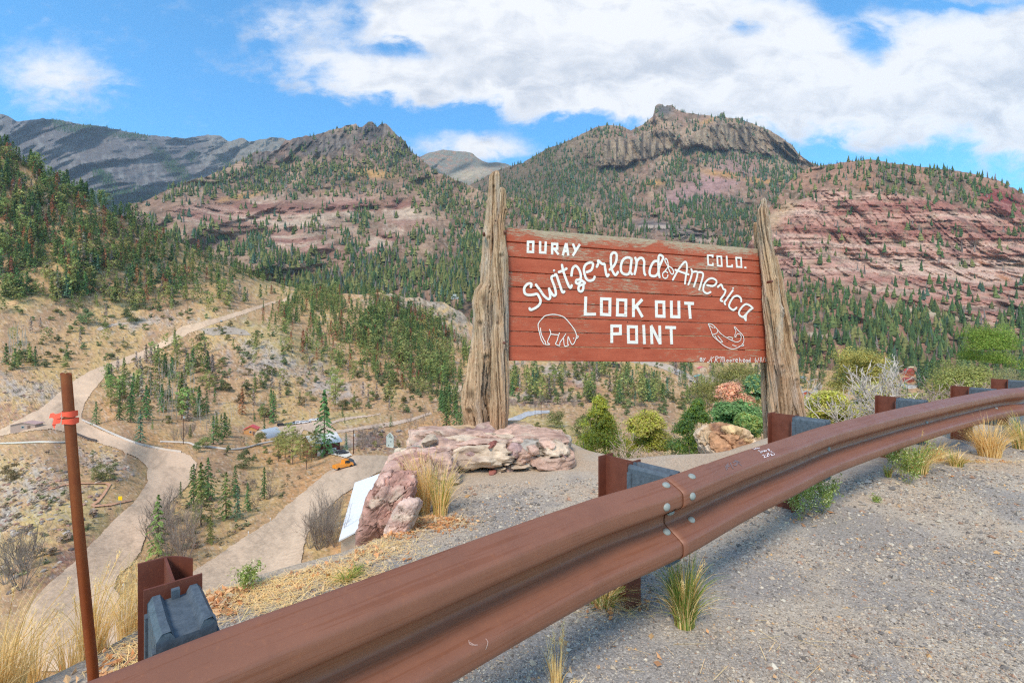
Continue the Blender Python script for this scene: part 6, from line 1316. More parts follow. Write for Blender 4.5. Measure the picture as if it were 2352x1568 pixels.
log([(396, 1129, 1150), (409, 1124, 1151), (458, 1120, 1150), (536, 1112, 1150), (614, 1106, 1150), (653, 1102, 1148), (668, 1091, 1146), (702, 1083, 1142), (744, 1084, 1140), (786, 1081, 1140), (828, 1077, 1138), (870, 1071, 1136), (899, 1063, 1134), (927, 1061, 1134), (955, 1065, 1134), (986, 1063, 1132), (1015, 1060, 1132)], 5.66, 11, [(1135, 432, 9, .25), (1112, 690, 24, .15), (1105, 745, 14, .28), (1117, 820, 15, .25), (1085, 905, 28, .2), (1083, 940, 17, .3), (1125, 550, 9, .2)], 0, label='thick gnarled grey log with burls at the left of the sign')
log([(433, 1146, 1161), (450, 1143, 1162), (488, 1141, 1163), (517, 1136, 1160), (556, 1134, 1162), (595, 1132, 1166), (634, 1130, 1169), (702, 1132, 1168), (758, 1129, 1168), (842, 1128, 1170), (927, 1127, 1169), (983, 1126, 1166), (1015, 1126, 1164)], 5.42, 23, [(1160, 485, 6, .5), (1151, 590, 13, .25), (1140, 510, 6, .3), (1141, 740, 9, -.25)], 0, label='slimmer smooth grey log carrying the left end of the board')
log([(456, 1749, 1760), (470, 1747, 1761), (482, 1740, 1764), (516, 1739, 1767), (572, 1745, 1776), (629, 1750, 1784), (666, 1752, 1788), (704, 1755, 1792), (760, 1758, 1795), (816, 1761, 1801), (865, 1763, 1812), (929, 1766, 1815), (1004, 1768, 1808), (1100, 1766, 1812)], 6.42, 37, [(1773, 645, 5, .3), (1787, 715, 8, .35), (1783, 842, 10, .25), (1757, 520, 5, -.3)], 0, label='tall split grey log carrying the right end of the board')
log([(512, 1731, 1743), (560, 1733, 1747), (640, 1738, 1755), (750, 1745, 1762), (835, 1749, 1764), (900, 1749, 1766), (966, 1753, 1770), (1030, 1756, 1772), (1100, 1758, 1774)], 6.78, 41, [(1756, 885, 6, .3)], 0, label='narrow grey log standing behind the board at its right end')
log([(590, 1776, 1785), (640, 1783, 1797), (666, 1786, 1802), (704, 1791, 1808), (760, 1795, 1819), (816, 1800, 1827), (873, 1807, 1834), (944, 1815, 1846), (1004, 1818, 1852), (1100, 1820, 1858)], 6.55, 53, [(1807, 750, 6, .3), (1822, 872, 9, .3), (1816, 800, 5, .25)], 0, label='grey log leaning in from the right against the split log')
for x, y, d_ in ((1160, 532, 5.2), (1158, 787, 5.2), (1773, 646, 6.1), (1111, 536, 5.45)):
    c = P(x, y, d_); mb = MB(); a = np.arange(10)*.6283; V = np.concatenate([c+q_*.018*np.stack([np.cos(a), 0*a-.0, np.sin(a)], 1)+np.array([0, h_, 0]) for q_, h_ in ((1, .10), (1, 0), (.5, -.008))]+[[c+np.array([0, -.009, 0])]])
    mb.add(V, Q=[(i_*10+j_, i_*10+(j_+1) % 10, (i_+1)*10+(j_+1) % 10, (i_+1)*10+j_) for i_ in range(2) for j_ in range(10)], T=[(20+j_, 20+(j_+1) % 10, 30) for j_ in range(10)], c=lin(110, 66, 50)); mb.build('bolt', M_bolt, sign)

# ---------- stone base and boulders ----------
def ico(sub):
    bm = bmesh.new(); bmesh.ops.create_icosphere(bm, subdivisions=sub, radius=1)
    V = np.array([v.co[:] for v in bm.verts]); T_ = np.array([[v.index for v in f.verts] for f in bm.faces]); bm.free(); return V, T_
I3, I4, I5 = ico(3), ico(4), ico(5)
def stone(c, rad, seed, col, base=I3, rot=0., amp=.07, cut=12, ax=None, hmin=.6):
    r = np.random.default_rng(seed); V, T_ = base; pl = rdir(r, cut); h = r.uniform(hmin, .95, cut); k = V@pl.T
    lim = np.where(k > .12, h/np.maximum(k, .12), 9).min(1); q = V*np.minimum(lim, 1.05)[:, None]
    f = fbm(q[:, 0]*2.2+seed, q[:, 1]*2.2, q[:, 2]*2.2, 5, seed); q = q*(1+amp*f)[:, None]*1.15
    ca, sa = math.cos(rot), math.sin(rot); q = q*np.array(rad); q = np.stack([q[:, 0]*ca-q[:, 1]*sa, q[:, 0]*sa+q[:, 1]*ca, q[:, 2]], 1)+np.array(c)
    g = fbm(q[:, 0]*9, q[:, 1]*9, q[:, 2]*9, 4, seed+3); g2 = fbm(q[:, 0]*25, q[:, 1]*25, q[:, 2]*25, 3, seed+4)
    C = np.array(col)[None]*(1+.22*g)[:, None]; C = mixc(C, lin(214, 196, 176), ss(.25, .6, g2)*.5); C = mixc(C, np.array(col)*.55, ss(.3, .7, -g2)*.5)
    return q, T_, np.clip(C, 0, 1)
def m_stone():
    n = NT('base_stone'); c = n.attr(); f = n.noise(14, 8, n.coord(), .75); g = n.vor(26, n.coord(), 'Distance')
    v = n.math('MULTIPLY_ADD', n.gr(f, .3, .7), .55, .72); cc = n.n('ShaderNodeCombineColor'); [n.l(v, cc.inputs[i_]) for i_ in range(3)]
    n.bump(n.math('ADD', f, n.math('MULTIPLY', g, .3)), .9, .02); return n.fin(n.mix(1., c, cc.outputs[0], 'MULTIPLY'), .95, 0, .12)
M_stone = m_stone()
CRM, PNK, MAU, TAN, RED, GRY = lin(214, 192, 166), lin(206, 172, 152), lin(182, 152, 144), lin(200, 170, 134), lin(162, 104, 92), lin(186, 178, 164)
I6 = ico(6)
def fractured(c, rad, seed, pal_, cells=40, tilt=0., rot=0., flat=.6, shape=4., depth_=.10, base=None, lay=1.8):
    """a broken, layered mass: superellipsoid split into angular cells with open joints"""
    r = np.random.default_rng(seed); V, T_ = base or I6
    s_ = (np.abs(V)**shape).sum(1)**(-1/shape); q = V*s_[:, None]
    wob = np.stack([fbm(q[:, 0]*1.3+k*5, q[:, 1]*1.3, q[:, 2]*1.3, 4, seed+k) for k in range(3)], 1); q = q*(1+.16*wob[:, :1])+.05*wob
    sd = rdir(r, cells)*r.uniform(.75, 1.05, (cells, 1)); sd = sd*((np.abs(unit(sd))**shape).sum(1)**(-1/shape))[:, None]; wq = q+.10*np.stack([fbm(q[:, 0]*5+k*3, q[:, 1]*5, q[:, 2]*5, 3, seed+9+k) for k in range(3)], 1)
    sc = np.array([1, 1, lay*rad[2]/rad[0]*1.6]); D_ = np.linalg.norm((wq[:, None]-sd[None])*sc*1., axis=2); o_ = np.argsort(D_, 1)[:, :2]; i1 = o_[:, 0]; d1, d2 = D_[np.arange(len(V)), o_[:, 0]], D_[np.arange(len(V)), o_[:, 1]]
    gap = np.clip((d2-d1)/.085, 0, 1); hgt = r.uniform(-.5, 1., cells)[i1]; tl = r.normal(0, .6, (cells, 3))[i1]; fac = ((wq-sd[i1])*tl).sum(1)
    k = 1+depth_*(hgt+fac)-depth_*1.5*(1-gap)**2+.035*fbm(q[:, 0]*6, q[:, 1]*6, q[:, 2]*9, 4, seed+21)
    q = q*k[:, None]*np.array(rad); q[:, 0] += tilt*q[:, 2]; ca, sa = math.cos(rot), math.sin(rot); q = np.stack([q[:, 0]*ca-q[:, 1]*sa, q[:, 0]*sa+q[:, 1]*ca, q[:, 2]], 1)+np.array(c)
    C = np.array(pal_)[r.integers(0, len(pal_), cells)][i1]*r.uniform(.85, 1.1, (cells, 1))[i1]
    g = fbm(q[:, 0]*16, q[:, 1]*16, q[:, 2]*16, 4, seed+3); g2 = fbm(q[:, 0]*6, q[:, 1]*6, q[:, 2]*14, 4, seed+4)
    C = C*(1+.3*g)[:, None]; C = mixc(C, lin(216, 198, 174), ss(.2, .55, g2)*.6); C = mixc(C, lin(86, 66, 54), (1-gap)**3*.75); C = mixc(C, lin(120, 92, 84), ss(.35, .7, -g2)*.5)
    return q, T_, np.clip(C, 0, 1)
sb = MB(); rs = np.random.default_rng(15)
q_, t_, c_ = fractured((-.26, 5.12, -.02), (.83, .72, .27), 4, [CRM, PNK, CRM, TAN, MAU, CRM, PNK], 90, 0, 0, .6, 4.4, .11, None, 1.1); sb.add(q_, T=t_, c=c_)
q_, t_, c_ = fractured((-.66, 4.92, .10), (.40, .45, .17), 14, [PNK, CRM, PNK], 10, .1, .1, .6, 3, .10, I5, .9); sb.add(q_, T=t_, c=c_)
q_, t_, c_ = fractured((.30, 5.0, .09), (.36, .5, .19), 24, [CRM, PNK, GRY], 10, -.1, -.1, .6, 3, .10, I5, .9); sb.add(q_, T=t_, c=c_)
for x_, y_, w_, h_, col_, dy_ in [(1085, 1044, 40, 26, MAU, 0), (1133, 1020, 20, 14, RED, -.04), (1120, 1050, 28, 18, TAN, 0), (1176, 1036, 44, 34, MAU, 0), (1220, 1032, 24, 20, PNK, 0), (1255, 1016, 36, 22, PNK, 0), (1285, 1038, 26, 26, MAU, 0), (1262, 1060, 28, 18, TAN, 0),
  (1130, 1084, 16, 13, RED, -.04), (1112, 1092, 12, 10, RED, -.04), (1030, 1078, 28, 20, TAN, 0), (1240, 1082, 34, 14, TAN, 0), (1162, 1060, 30, 12, CRM, 0), (1190, 1070, 44, 10, CRM, 0), (1062, 1070, 34, 18, CRM, 0), (1282, 1078, 24, 16, CRM, 0), (950, 1034, 34, 20, GRY, -.1), (985, 1012, 34, 18, CRM, 0)]:
    yy_ = 4.50+.22*abs((x_-1120)/180)**2*.5+dy_-(y_-1040)*.0010; p_ = P(x_, y_, yy_); k_ = yy_/F
    q_, t_, c_ = stone(p_, (w_*.6*k_, .13, h_*.62*k_), int(x_*7+y_), np.array(col_)*rs.uniform(.85, 1.08), I4, rs.uniform(-.2, .2), .10, 22, hmin=.5); sb.add(q_, T=t_, c=c_)
sb.build('stone_base', M_stone, None, False, label='low mortared stone wall of pink and cream rocks round the left log posts', cat='stone wall')
def boulder(px_, py_, w_, h_, d_, pal_, seed, label, rot=0., dep=.8, amp=.09, tilt=0., cells=16, shape=3.2):
    k_ = d_/F; q_, t_, c_ = fractured(P(px_, py_, d_), (w_/2*k_, w_/2*k_*dep, h_/2*k_), seed, pal_, cells, tilt, rot, .6, shape, amp, I6 if w_ > 80 else I5, 1.)
    MB().add(q_, T=t_, c=c_).build('boulder', M_stone, None, False, label=label, cat='rock')
RD1, RD2 = lin(190, 146, 130), lin(204, 166, 150)
boulder(968, 1082, 150, 96, 4.15, [RD2, PNK, RD1], 31, 'pink boulder at the left end of the stone base', .3, .8, .08, -.15)
boulder(893, 1160, 104, 150, 3.2, [RD1, RD2, RD1], 32, 'large reddish boulder beside the white roof', .2, .9, .08, .38, 22, 3.0)
boulder(930, 1100, 110, 96, 3.7, [RD2, RD1], 37, 'reddish boulder between the large one and the pink one', .4, .9, .08, .2)
boulder(925, 1192, 60, 96, 3.0, [RD2, lin(214, 184, 168)], 33, 'pale pink boulder leaning on the large reddish one', -.3, .8, .08, .35)
boulder(1668, 1026, 112, 98, 5.6, [TAN, lin(214, 182, 136), CRM, lin(190, 146, 110)], 34, 'craggy yellowish boulder left of the right log posts', .2, .8, .13, -.2, 34)
boulder(1566, 1078, 58, 38, 4.9, [RD2, CRM], 35, 'small pale boulder half hidden behind the rail', .1)
boulder(934, 1050, 54, 40, 4.5, [MAU, CRM], 36, 'small mauve boulder between the large boulder and the base', .5)

# ---------- grass, leaves, shrubs on the lookout ----------
M_grass = m_vcol('grass_blades', 3, .2, .8, .2, trans=.3, gain=1.35)
STRAW, STRW2, GRN, DGR = lin(226, 196, 138), lin(204, 168, 104), lin(138, 148, 70), lin(92, 112, 52)
def tuft(name, c, n, h, spread, cols, seed, lean=(0, 0), w=.0035, label=None, cat='grass tuft', heads=0, group=None, up=1.):
    r = np.random.default_rng(seed); mb = MB(); cols = np.array(cols)
    a = r.uniform(0, 6.28, n); rr = spread*.25*np.sqrt(r.uniform(0, 1, n)); hh = h*r.uniform(.45, 1.1, n); out_ = spread*r.uniform(.15, 1.0, n)
    K = 6; t = np.linspace(0, 1, K)
    bx, by = np.cos(a)*rr, np.sin(a)*rr; a2 = a+r.normal(0, .5, n)
    X_ = bx[:, None]+(np.cos(a2)*out_)[:, None]*t**1.9+lean[0]*t**2*hh[:, None]; Y_ = by[:, None]+(np.sin(a2)*out_)[:, None]*t**1.9+lean[1]*t**2*hh[:, None]
    Z_ = hh[:, None]*(t-.28*t**3*(out_/spread)[:, None])
    ctr = np.stack([X_, Y_, Z_], -1); sd = np.stack([-np.sin(a2+r.normal(0, 1, n)), np.cos(a2), 0*a2], -1)[:, None]*(w*(1-t*.85))[None, :, None]*r.uniform(.6, 1.2, n)[:, None, None]
    V = np.stack([ctr-sd, ctr+sd], 2).reshape(n, 2*K, 3)+np.array(c); q = np.array([(2*i_, 2*i_+1, 2*i_+3, 2*i_+2) for i_ in range(K-1)])
    ci = r.integers(0, len(cols), n); C = cols[ci]*r.uniform(.75, 1.2, (n, 1)); C = np.repeat(C[:, None], 2*K, 1)
    mb.add(V.reshape(-1, 3), Q=(q[None]+2*K*np.arange(n)[:, None, None]).reshape(-1, 4), c=C.reshape(-1, 3))
    if heads:   # feathery seed heads on tall stems
        for k in range(heads):
            i_ = int(r.integers(0, n)); tip = ctr[i_, -1]+np.array(c); dr = unit(ctr[i_, -1]-ctr[i_, -3]+np.array([0, 0, .02])); m = 34
            s_ = r.uniform(-.02, .11, m)*h*1.4; cc = tip+dr*s_[:, None]+r.normal(0, .004, (m, 3)); V_, T_, C_ = leafcloud(cc, unit(dr+r.normal(0, .5, (m, 3))), rdir(r, m), .008, .0014, varied(r, m, STRAW, .15)); mb.add(V_, T=T_, c=C_)
            mb.tube([ctr[i_, -2]+np.array(c), tip, tip+dr*.1*h], .0011, 3, STRW2)
    return mb.build(name, M_grass, None, label=label, cat=cat, group=group)
def gp(px, py): return G(np.array([px]), np.array([py]))[0]
tuft('grass_tuft', gp(972, 1178), 340, .52, .20, [STRAW, STRAW, STRAW, STRW2], 1, (-.12, 0), .0024, 'tall straw grass tuft against the pale pink boulder', heads=16)
tuft('grass_tuft', gp(1012, 1182), 300, .44, .20, [STRAW, STRAW, STRAW, GRN], 2, (.05, 0), .0024, 'straw grass tuft with green base right of the tall one', heads=12)
tuft('grass_tuft', gp(1572, 1436), 520, .32, .15, [GRN, STRW2, STRAW, DGR, GRN], 3, (-.05, -.1), .0024, 'bushy green and straw grass clump on the gravel in front of the second post', heads=4)
tuft('grass_tuft', gp(1385, 1386), 260, .14, .2, [STRAW, GRN, STRW2], 4, (.1, 0), .0022, 'low straw and green grass left of the second post')
tuft('grass_tuft', gp(1278, 1600), 60, .20, .06, [STRAW, STRW2], 5, (0, .1), .002, 'sparse dry grass stalks at the bottom edge', heads=4)
tuft('grass_tuft', gp(2105, 1085), 320, .32, .26, [STRAW, STRW2, GRN], 6, (.1, 0), .0028, 'straw grass behind the second leafy weed', heads=8)
tuft('grass_tuft', gp(2195, 1070), 220, .16, .18, [STRW2, GRN, STRAW], 7, (0, 0), .0025, 'small green and straw tuft on the shoulder')
tuft('grass_tuft', gp(2272, 1048), 420, .42, .32, [STRAW, STRAW, STRW2], 8, (-.08, 0), .003, 'tall straw grass below the far rail', heads=14)
tuft('grass_tuft', gp(2350, 1030), 360, .4, .3, [STRAW, STRW2, GRN], 9, (-.1, 0), .003, 'straw grass at the right edge below the rail', heads=8)
tuft('grass_tuft', gp(2150, 1055), 200, .2, .2, [STRAW, STRW2], 10, (0, 0), .0025, 'straw grass left of the tall far clump')
tuft('grass_tuft', gp(2040, 1095), 90, .13, .08, [STRW2, GRN], 13, (0, 0), .0022, 'low tuft at the left foot of the second leafy weed')
tuft('grass_tuft', gp(795, 1335), 90, .06, .10, [GRN, GRN, STRW2], 11, (0, 0), .003, 'low bright green weed on the gravel behind the rail')
tuft('grass_tuft', gp(815, 1318), 60, .05, .08, [GRN, DGR], 12, (0, 0), .003, 'flat green weed patch beside the bright one')
r = np.random.default_rng(31)
for k in range(20):   # dry grass on the brink at lower left
    x_, y_ = r.uniform(-2.15, -1.35), r.uniform(1.1, 2.0)
    if x_ > -1.5 and y_ < 1.75: x_ -= .35
    tuft('grass_tuft', (x_, y_, float(gz(x_, y_))-.01), 110, r.uniform(.22, .42), .16, [STRAW, STRW2, STRAW], 40+k, (r.uniform(.0, .25), 0), .0016, 'dry straw grass on the brink left of the stake', heads=5, group='dry grass on the brink at lower left')
# leafy weeds with pale flowers
def weed(c, h, seed, label, n=420):
    br = branching(seed, 3, .42, .011, .5, .55, 4, 4, 7, .6, .7, .1); r = np.random.default_rng(seed)
    e = empty('leafy_weed', c, label=label, cat='weed'); mb = MB()
    for p_, rr in br: mb.tube(p_*h, rr*h*.45, 3, lin(150, 140, 84)*r.uniform(.8, 1.1) if False else np.array(lin(150, 140, 84))*r.uniform(.8, 1.1), cap=False)
    mb.build('stems', M_grass, e, world=False)
    tips = np.concatenate([p_[1:] for p_, rr in br[len(br)//4:]])*h; i_ = r.integers(0, len(tips), n*4); cc = tips[i_]+r.normal(0, .014, (n*4, 3))
    V_, T_, C_ = leafcloud(cc, unit(rdir(r, n*4)+np.array([0, 0, .5])), rdir(r, n*4), r.uniform(.008, .016, n*4), .0035, np.where((r.uniform(0, 1, n*4) < .5)[:, None], varied(r, n*4, lin(150, 160, 84), .25), varied(r, n*4, lin(112, 132, 62), .25)))
    lm = MB().add(V_, T=T_, c=C_)
    j_ = r.integers(0, len(tips), n); cc = tips[j_]+r.normal(0, .012, (n, 3)); V_, T_, C_ = leafcloud(cc, rdir(r, n), rdir(r, n), .0055, .004, varied(r, n, lin(222, 222, 170), .1)); (MB() if seed in (5, 9) else lm).add(V_, T=T_, c=C_).build('flowers' if seed in (5, 9) else 'leaves', M_grass, e, world=False)
    if seed in (5, 9): lm.build('leaves', M_grass, e, world=False)
weed(gp(1838, 1195), .31, 5, 'pale flowering leafy weed growing at the foot of the third post')
weed(gp(1885, 1180), .26, 8, 'lower sprawling part of leafy weed right of the third post')
weed(gp(2085, 1112), .30, 9, 'leafy green weed on the shoulder below the fourth post')
weed(gp(570, 1352), .12, 12, 'small dry weed on the brink near the nearest block', 120)
weed(gp(2014, 1152), .03, 13, 'tiny green sprig alone on the gravel', 40)
# fallen leaves
def leaves(name, blobs_, seed):
    r = np.random.default_rng(seed); mb = MB()
    for px_, py_, sx, sy, n in blobs_:
        p_ = G(r.normal(px_, sx, n), np.clip(r.normal(py_, sy, n), 1060, 1600)); p_[:, 2] += r.uniform(.002, .02, n); s_ = r.uniform(.008, .022, n)
        a_ = rdir(r, n)*np.array([1, 1, .5]); a_ = unit(a_); b_ = unit(np.cross(a_, rdir(r, n)+np.array([0, 0, 1.2]))); nn = np.cross(a_, b_)
        V = np.stack([p_-a_*s_[:, None], p_+b_*s_[:, None]*.6+nn*s_[:, None]*.25, p_+a_*s_[:, None], p_-b_*s_[:, None]*.6+nn*s_[:, None]*.3], 1).reshape(-1, 3)
        pal_ = np.array([lin(206, 154, 108), lin(190, 132, 84), lin(212, 172, 128), lin(168, 124, 90), lin(204, 182, 146)]); C = np.repeat(pal_[r.integers(0, 5, n)]*r.uniform(.85, 1.1, (n, 1)), 4, 0)
        mb.add(V, T=np.stack([np.array([(0, 1, 2), (0, 2, 3)])+4*k for k in range(n)]).reshape(-1, 3), c=C)
    mb.build(name, M_grass, kind='stuff')
leaves('fallen_leaves', [(505, 1382, 24, 16, 260), (530, 1360, 24, 10, 80), (960, 1205, 40, 9, 240), (1030, 1195, 25, 7, 110), (880, 1232, 40, 8, 150), (830, 1262, 30, 8, 40), (640, 1340, 60, 18, 40), (720, 1310, 60, 12, 30), (300, 1540, 60, 25, 90), (1010, 1208, 50, 6, 80), (860, 1275, 40, 10, 40),
   (1380, 1400, 20, 12, 14), (1480, 1392, 25, 8, 16), (1300, 1480, 160, 60, 6), (1850, 1195, 30, 8, 18), (2100, 1100, 40, 8, 14), (60, 1500, 60, 40, 60), (1800, 1400, 300, 120, 4), (2250, 1045, 60, 8, 60), (780, 1300, 40, 10, 30)], 5)
def litter(name, blobs_, seed):
    r = np.random.default_rng(seed); mb = MB()
    for px_, py_, sx, sy, n in blobs_:
        p_ = G(r.normal(px_, sx, n), np.clip(r.normal(py_, sy, n), 1062, 1600)); p_[:, 2] += .004+r.uniform(0, .012, n); a = r.uniform(0, 6.28, n); d_ = np.stack([np.cos(a), np.sin(a), r.normal(0, .12, n)], 1); L = r.uniform(.015, .06, n)[:, None]; s_ = np.stack([-np.sin(a), np.cos(a), 0*a], 1)*.0009
        V = np.stack([p_-d_*L-s_, p_-d_*L+s_, p_+d_*L+s_, p_+d_*L-s_], 1).reshape(-1, 3); mb.add(V, Q=np.arange(4*n).reshape(-1, 4), c=np.repeat(varied(r, n, STRAW, .2), 4, 0))
    mb.build(name, M_grass, kind='stuff')
litter('dry_grass', [(560, 1370, 90, 26, 900), (700, 1330, 90, 22, 800), (860, 1255, 60, 18, 700), (960, 1200, 60, 12, 500), (350, 1500, 60, 30, 500), (1440, 1400, 60, 12, 60), (1600, 1500, 300, 80, 40), (2200, 1055, 90, 12, 400), (780, 1310, 60, 20, 400)], 6)

# ---------- junipers and brush just over the brink ----------
def near_bush(px0, px1, ytop, d_, seed, n, c1, c2, label, lobes=14, leaf=.62, name='juniper', fill=.5, ybot=None, cat='bush', upright=.3):
    k_ = d_/F; cx_ = (px0+px1)/2; x_ = (cx_-CX)*k_; base = min(float(gz(x_, d_)), 9); top_ = CAMZ+(CY-ytop)*k_; h_ = top_-base
    w_ = (px1-px0)/2*k_/h_/(.86 if upright < .6 else .5); leaf *= 4.2*max(.5, min(1.3, 2.6/h_))
    z0_ = max(.08, 1-.80*(px1-px0)*k_/h_); z0_ = .08 if upright > .5 else z0_
    V, T_, C_ = bush_crown(seed, int(n*1.4), tuple(min(.6, v*1.35) for v in c1), int(lobes*(2.6 if upright > .5 else 1.7)), w_, leaf*.75, .3 if upright > .5 else z0_, tuple(min(.6, v*1.35) for v in c2), fill, upright, upright > .5)
    e = empty(name, (x_, d_, base), label=label, cat=cat)
    mb = MB(); mb.add(V*h_, T=T_, c=C_); mb.build('foliage', M_bush, e, world=False)
    br = branching(seed+7, 3, .34, .022, .5, .5, 3, 4, 3, .6, .72, .1); mb = MB()
    for p_, rr in br: mb.tube(p_*h_*np.array([max(.7, w_*1.6), max(.7, w_*1.6), 1]), rr*h_*.45, 5, np.array(lin(150, 132, 114)), cap=False)
    mb.build('branches', M_bark, e, world=False)
JY, JG, JO, JD = (.30, .32, .05), (.19, .25, .07), (.29, .26, .08), (.18, .23, .07)
near_bush(1312, 1442, 905, 8.2, 801, 15000, JY, JG, 'bright green upright juniper behind the second post', 22, .42, upright=.8)
near_bush(1425, 1545, 952, 9.2, 802, 11000, JO, JY, 'olive yellow juniper right of the bright green one', 16, .45)
near_bush(1540, 1660, 912, 8.0, 803, 14000, JD, JY, 'dark green upright juniper left of the craggy boulder', 20, .42, upright=.8)
near_bush(1590, 1760, 838, 13.5, 804, 13000, (.20, .20, .06), (.15, .165, .055), 'broad grey branched juniper under the sign corner', 18, .42)
near_bush(1640, 1725, 886, 11.2, 805, 4500, (.50, .29, .17), (.42, .24, .14), 'orange brown dead juniper crown among the green ones', 9, .5)
near_bush(1636, 1748, 915, 10.0, 806, 9000, (.13, .19, .07), (.10, .15, .06), 'green fir like juniper behind the craggy boulder', 14, .5)
near_bush(1700, 1765, 868, 11.8, 807, 5000, (.09, .16, .08), (.20, .21, .06), 'small green tree touching the right log posts', 10, .5)
near_bush(1690, 1760, 952, 8.8, 808, 5000, JD, JO, 'low yellow green juniper at the foot of the right log posts', 10, .45)
near_bush(1905, 2045, 805, 12.5, 809, 12000, (.21, .165, .05), (.17, .16, .055), 'golden brown juniper behind the bare white branches', 16, .45)
near_bush(1850, 1965, 905, 10.0, 810, 9000, JO, JY, 'olive juniper behind the third post', 14, .45)
near_bush(1960, 2060, 880, 11.0, 811, 7000, JO, (.2, .2, .07), 'olive juniper right of the bare white branches', 12, .45)
near_bush(2198, 2330, 752, 15.0, 812, 14000, (.10, .135, .025), (.16, .175, .04), 'big dark green juniper at the right above the rail', 15, .42)
near_bush(2130, 2300, 832, 12.0, 813, 12000, (.19, .19, .06), (.16, .155, .06), 'grey olive juniper mass below the big dark one', 18, .45)
near_bush(2250, 2440, 846, 11.0, 814, 9000, (.20, .185, .08), (.17, .15, .08), 'greyish juniper at the right edge above the rail', 16, .45)
near_bush(2020, 2150, 905, 11.5, 815, 6000, (.18, .17, .08), JO, 'low grey olive brush behind the fourth post', 12, .45)
def bare(px0, d_, ytop, seed, label, col, stems=4, depth=5, sp=.55, r0=.014, wx=1., n=4, nb=3, name='bare_bush', up=.3):
    k_ = d_/F; x_ = (px0-CX)*k_; base = float(gz(x_, d_)); h_ = CAMZ+(CY-ytop)*k_-base
    br = branching(seed, depth, .36, r0, sp, up, nb, 5, stems, .62, .74, .13); mx = max(p_[:, 2].max() for p_, r_ in br); r = np.random.default_rng(seed); mb = MB()
    for p_, rr in br: mb.tube(p_*h_/mx*np.array([wx, wx, 1]), np.maximum(rr*h_/mx, .0045*d_/8), n if rr[0] < .008 else 6, np.array(col)*r.uniform(.85, 1.1), cap=False)
    mb.build(name, M_bark, None, False, label=label, cat='bush').location = (x_, d_, base)
bare(1985, 9.0, 812, 901, 'leafless bush with pale grey branches right of the log posts', lin(206, 192, 178), 4, 5, .6, .013, 1.25)
bare(2120, 9.6, 838, 902, 'leafless grey bush behind the fourth post', lin(176, 156, 140), 6, 4, .6, .009, 1.2, 3)
bare(2330, 8.8, 868, 903, 'leafless tan bush at the right edge behind the rail', lin(190, 162, 138), 7, 4, .6, .008, 1.3, 3)
bare(2215, 9.0, 880, 904, 'leafless grey bush behind the fifth post', lin(180, 152, 132), 7, 4, .6, .008, 1.3, 3)
bare(1470, 6.4, 1005, 905, 'leafless pale twigs in front of the olive yellow juniper', lin(196, 174, 154), 7, 4, .65, .008, 1.3, 3)
bare(1540, 6.2, 1040, 906, 'leafless low twigs beside the small pale boulder', lin(186, 164, 144), 7, 4, .7, .008, 1.5, 3)
bare(1890, 7.8, 960, 907, 'low leafless twigs right behind the third post', lin(186, 164, 144), 6, 4, .7, .008, 1.4, 3)
bare(1700, 8.2, 945, 908, 'leafless grey twigs above the craggy boulder', lin(170, 150, 132), 5, 4, .7, .008, 1.4, 3)
# ---------- camera, sky, sun, air ----------
cam = bpy.data.cameras.new('camera'); co_ = bpy.data.objects.new('camera', cam); COL.objects.link(co_)
co_.location = (0, 0, CAMZ); co_.rotation_euler = (math.pi/2, 0, 0)
cam.lens = 16; cam.sensor_width = 36; cam.clip_start = .05; cam.clip_end = 30000; SC.camera = co_

SUN_EL, SUN_AZ = math.radians(48), math.radians(200)   # azimuth clockwise from +Y: behind the camera, a little to the left
w = bpy.data.worlds.new('World'); SC.world = w; w.use_nodes = True
t = w.node_tree; t.nodes.clear()
def wn(ty, **k):
    x = t.nodes.new(ty); [setattr(x, a, v) for a, v in k.items()]; return x
def wl(a, b): t.links.new(a, b)
def wm(op, a, b=0., c=0., clamp=False):
    m = wn('ShaderNodeMath', operation=op, use_clamp=clamp)
    for i, v in enumerate((a, b, c)):
        if hasattr(v, 'is_output'): wl(v, m.inputs[i])
        else: m.inputs[i].default_value = v
    return m.outputs[0]
def wmix(f, a, b):
    m = wn('ShaderNodeMix', data_type='RGBA')
    for v, i in ((f, 0), (a, 6), (b, 7)):
        if hasattr(v, 'is_output'): wl(v, m.inputs[i])
        elif i: m.inputs[i].default_value = tuple(v)+(1,)
        else: m.inputs[i].default_value = v
    return m.outputs[2]
out = wn('ShaderNodeOutputWorld'); bg = wn('ShaderNodeBackground'); wl(bg.outputs[0], out.inputs[0])
sky = wn('ShaderNodeTexSky', sky_type='NISHITA', sun_disc=False, sun_elevation=SUN_EL, sun_rotation=SUN_AZ, altitude=2400, air_density=1.0, dust_density=.3, ozone_density=2.0)
tc = wn('ShaderNodeTexCoord'); sp = wn('ShaderNodeSeparateXYZ'); wl(tc.outputs['Generated'], sp.inputs[0])
yy = wm('MAXIMUM', wm('ABSOLUTE', sp.outputs[1]), .15)
U, Vv = wm('DIVIDE', sp.outputs[0], yy), wm('DIVIDE', sp.outputs[2], yy)
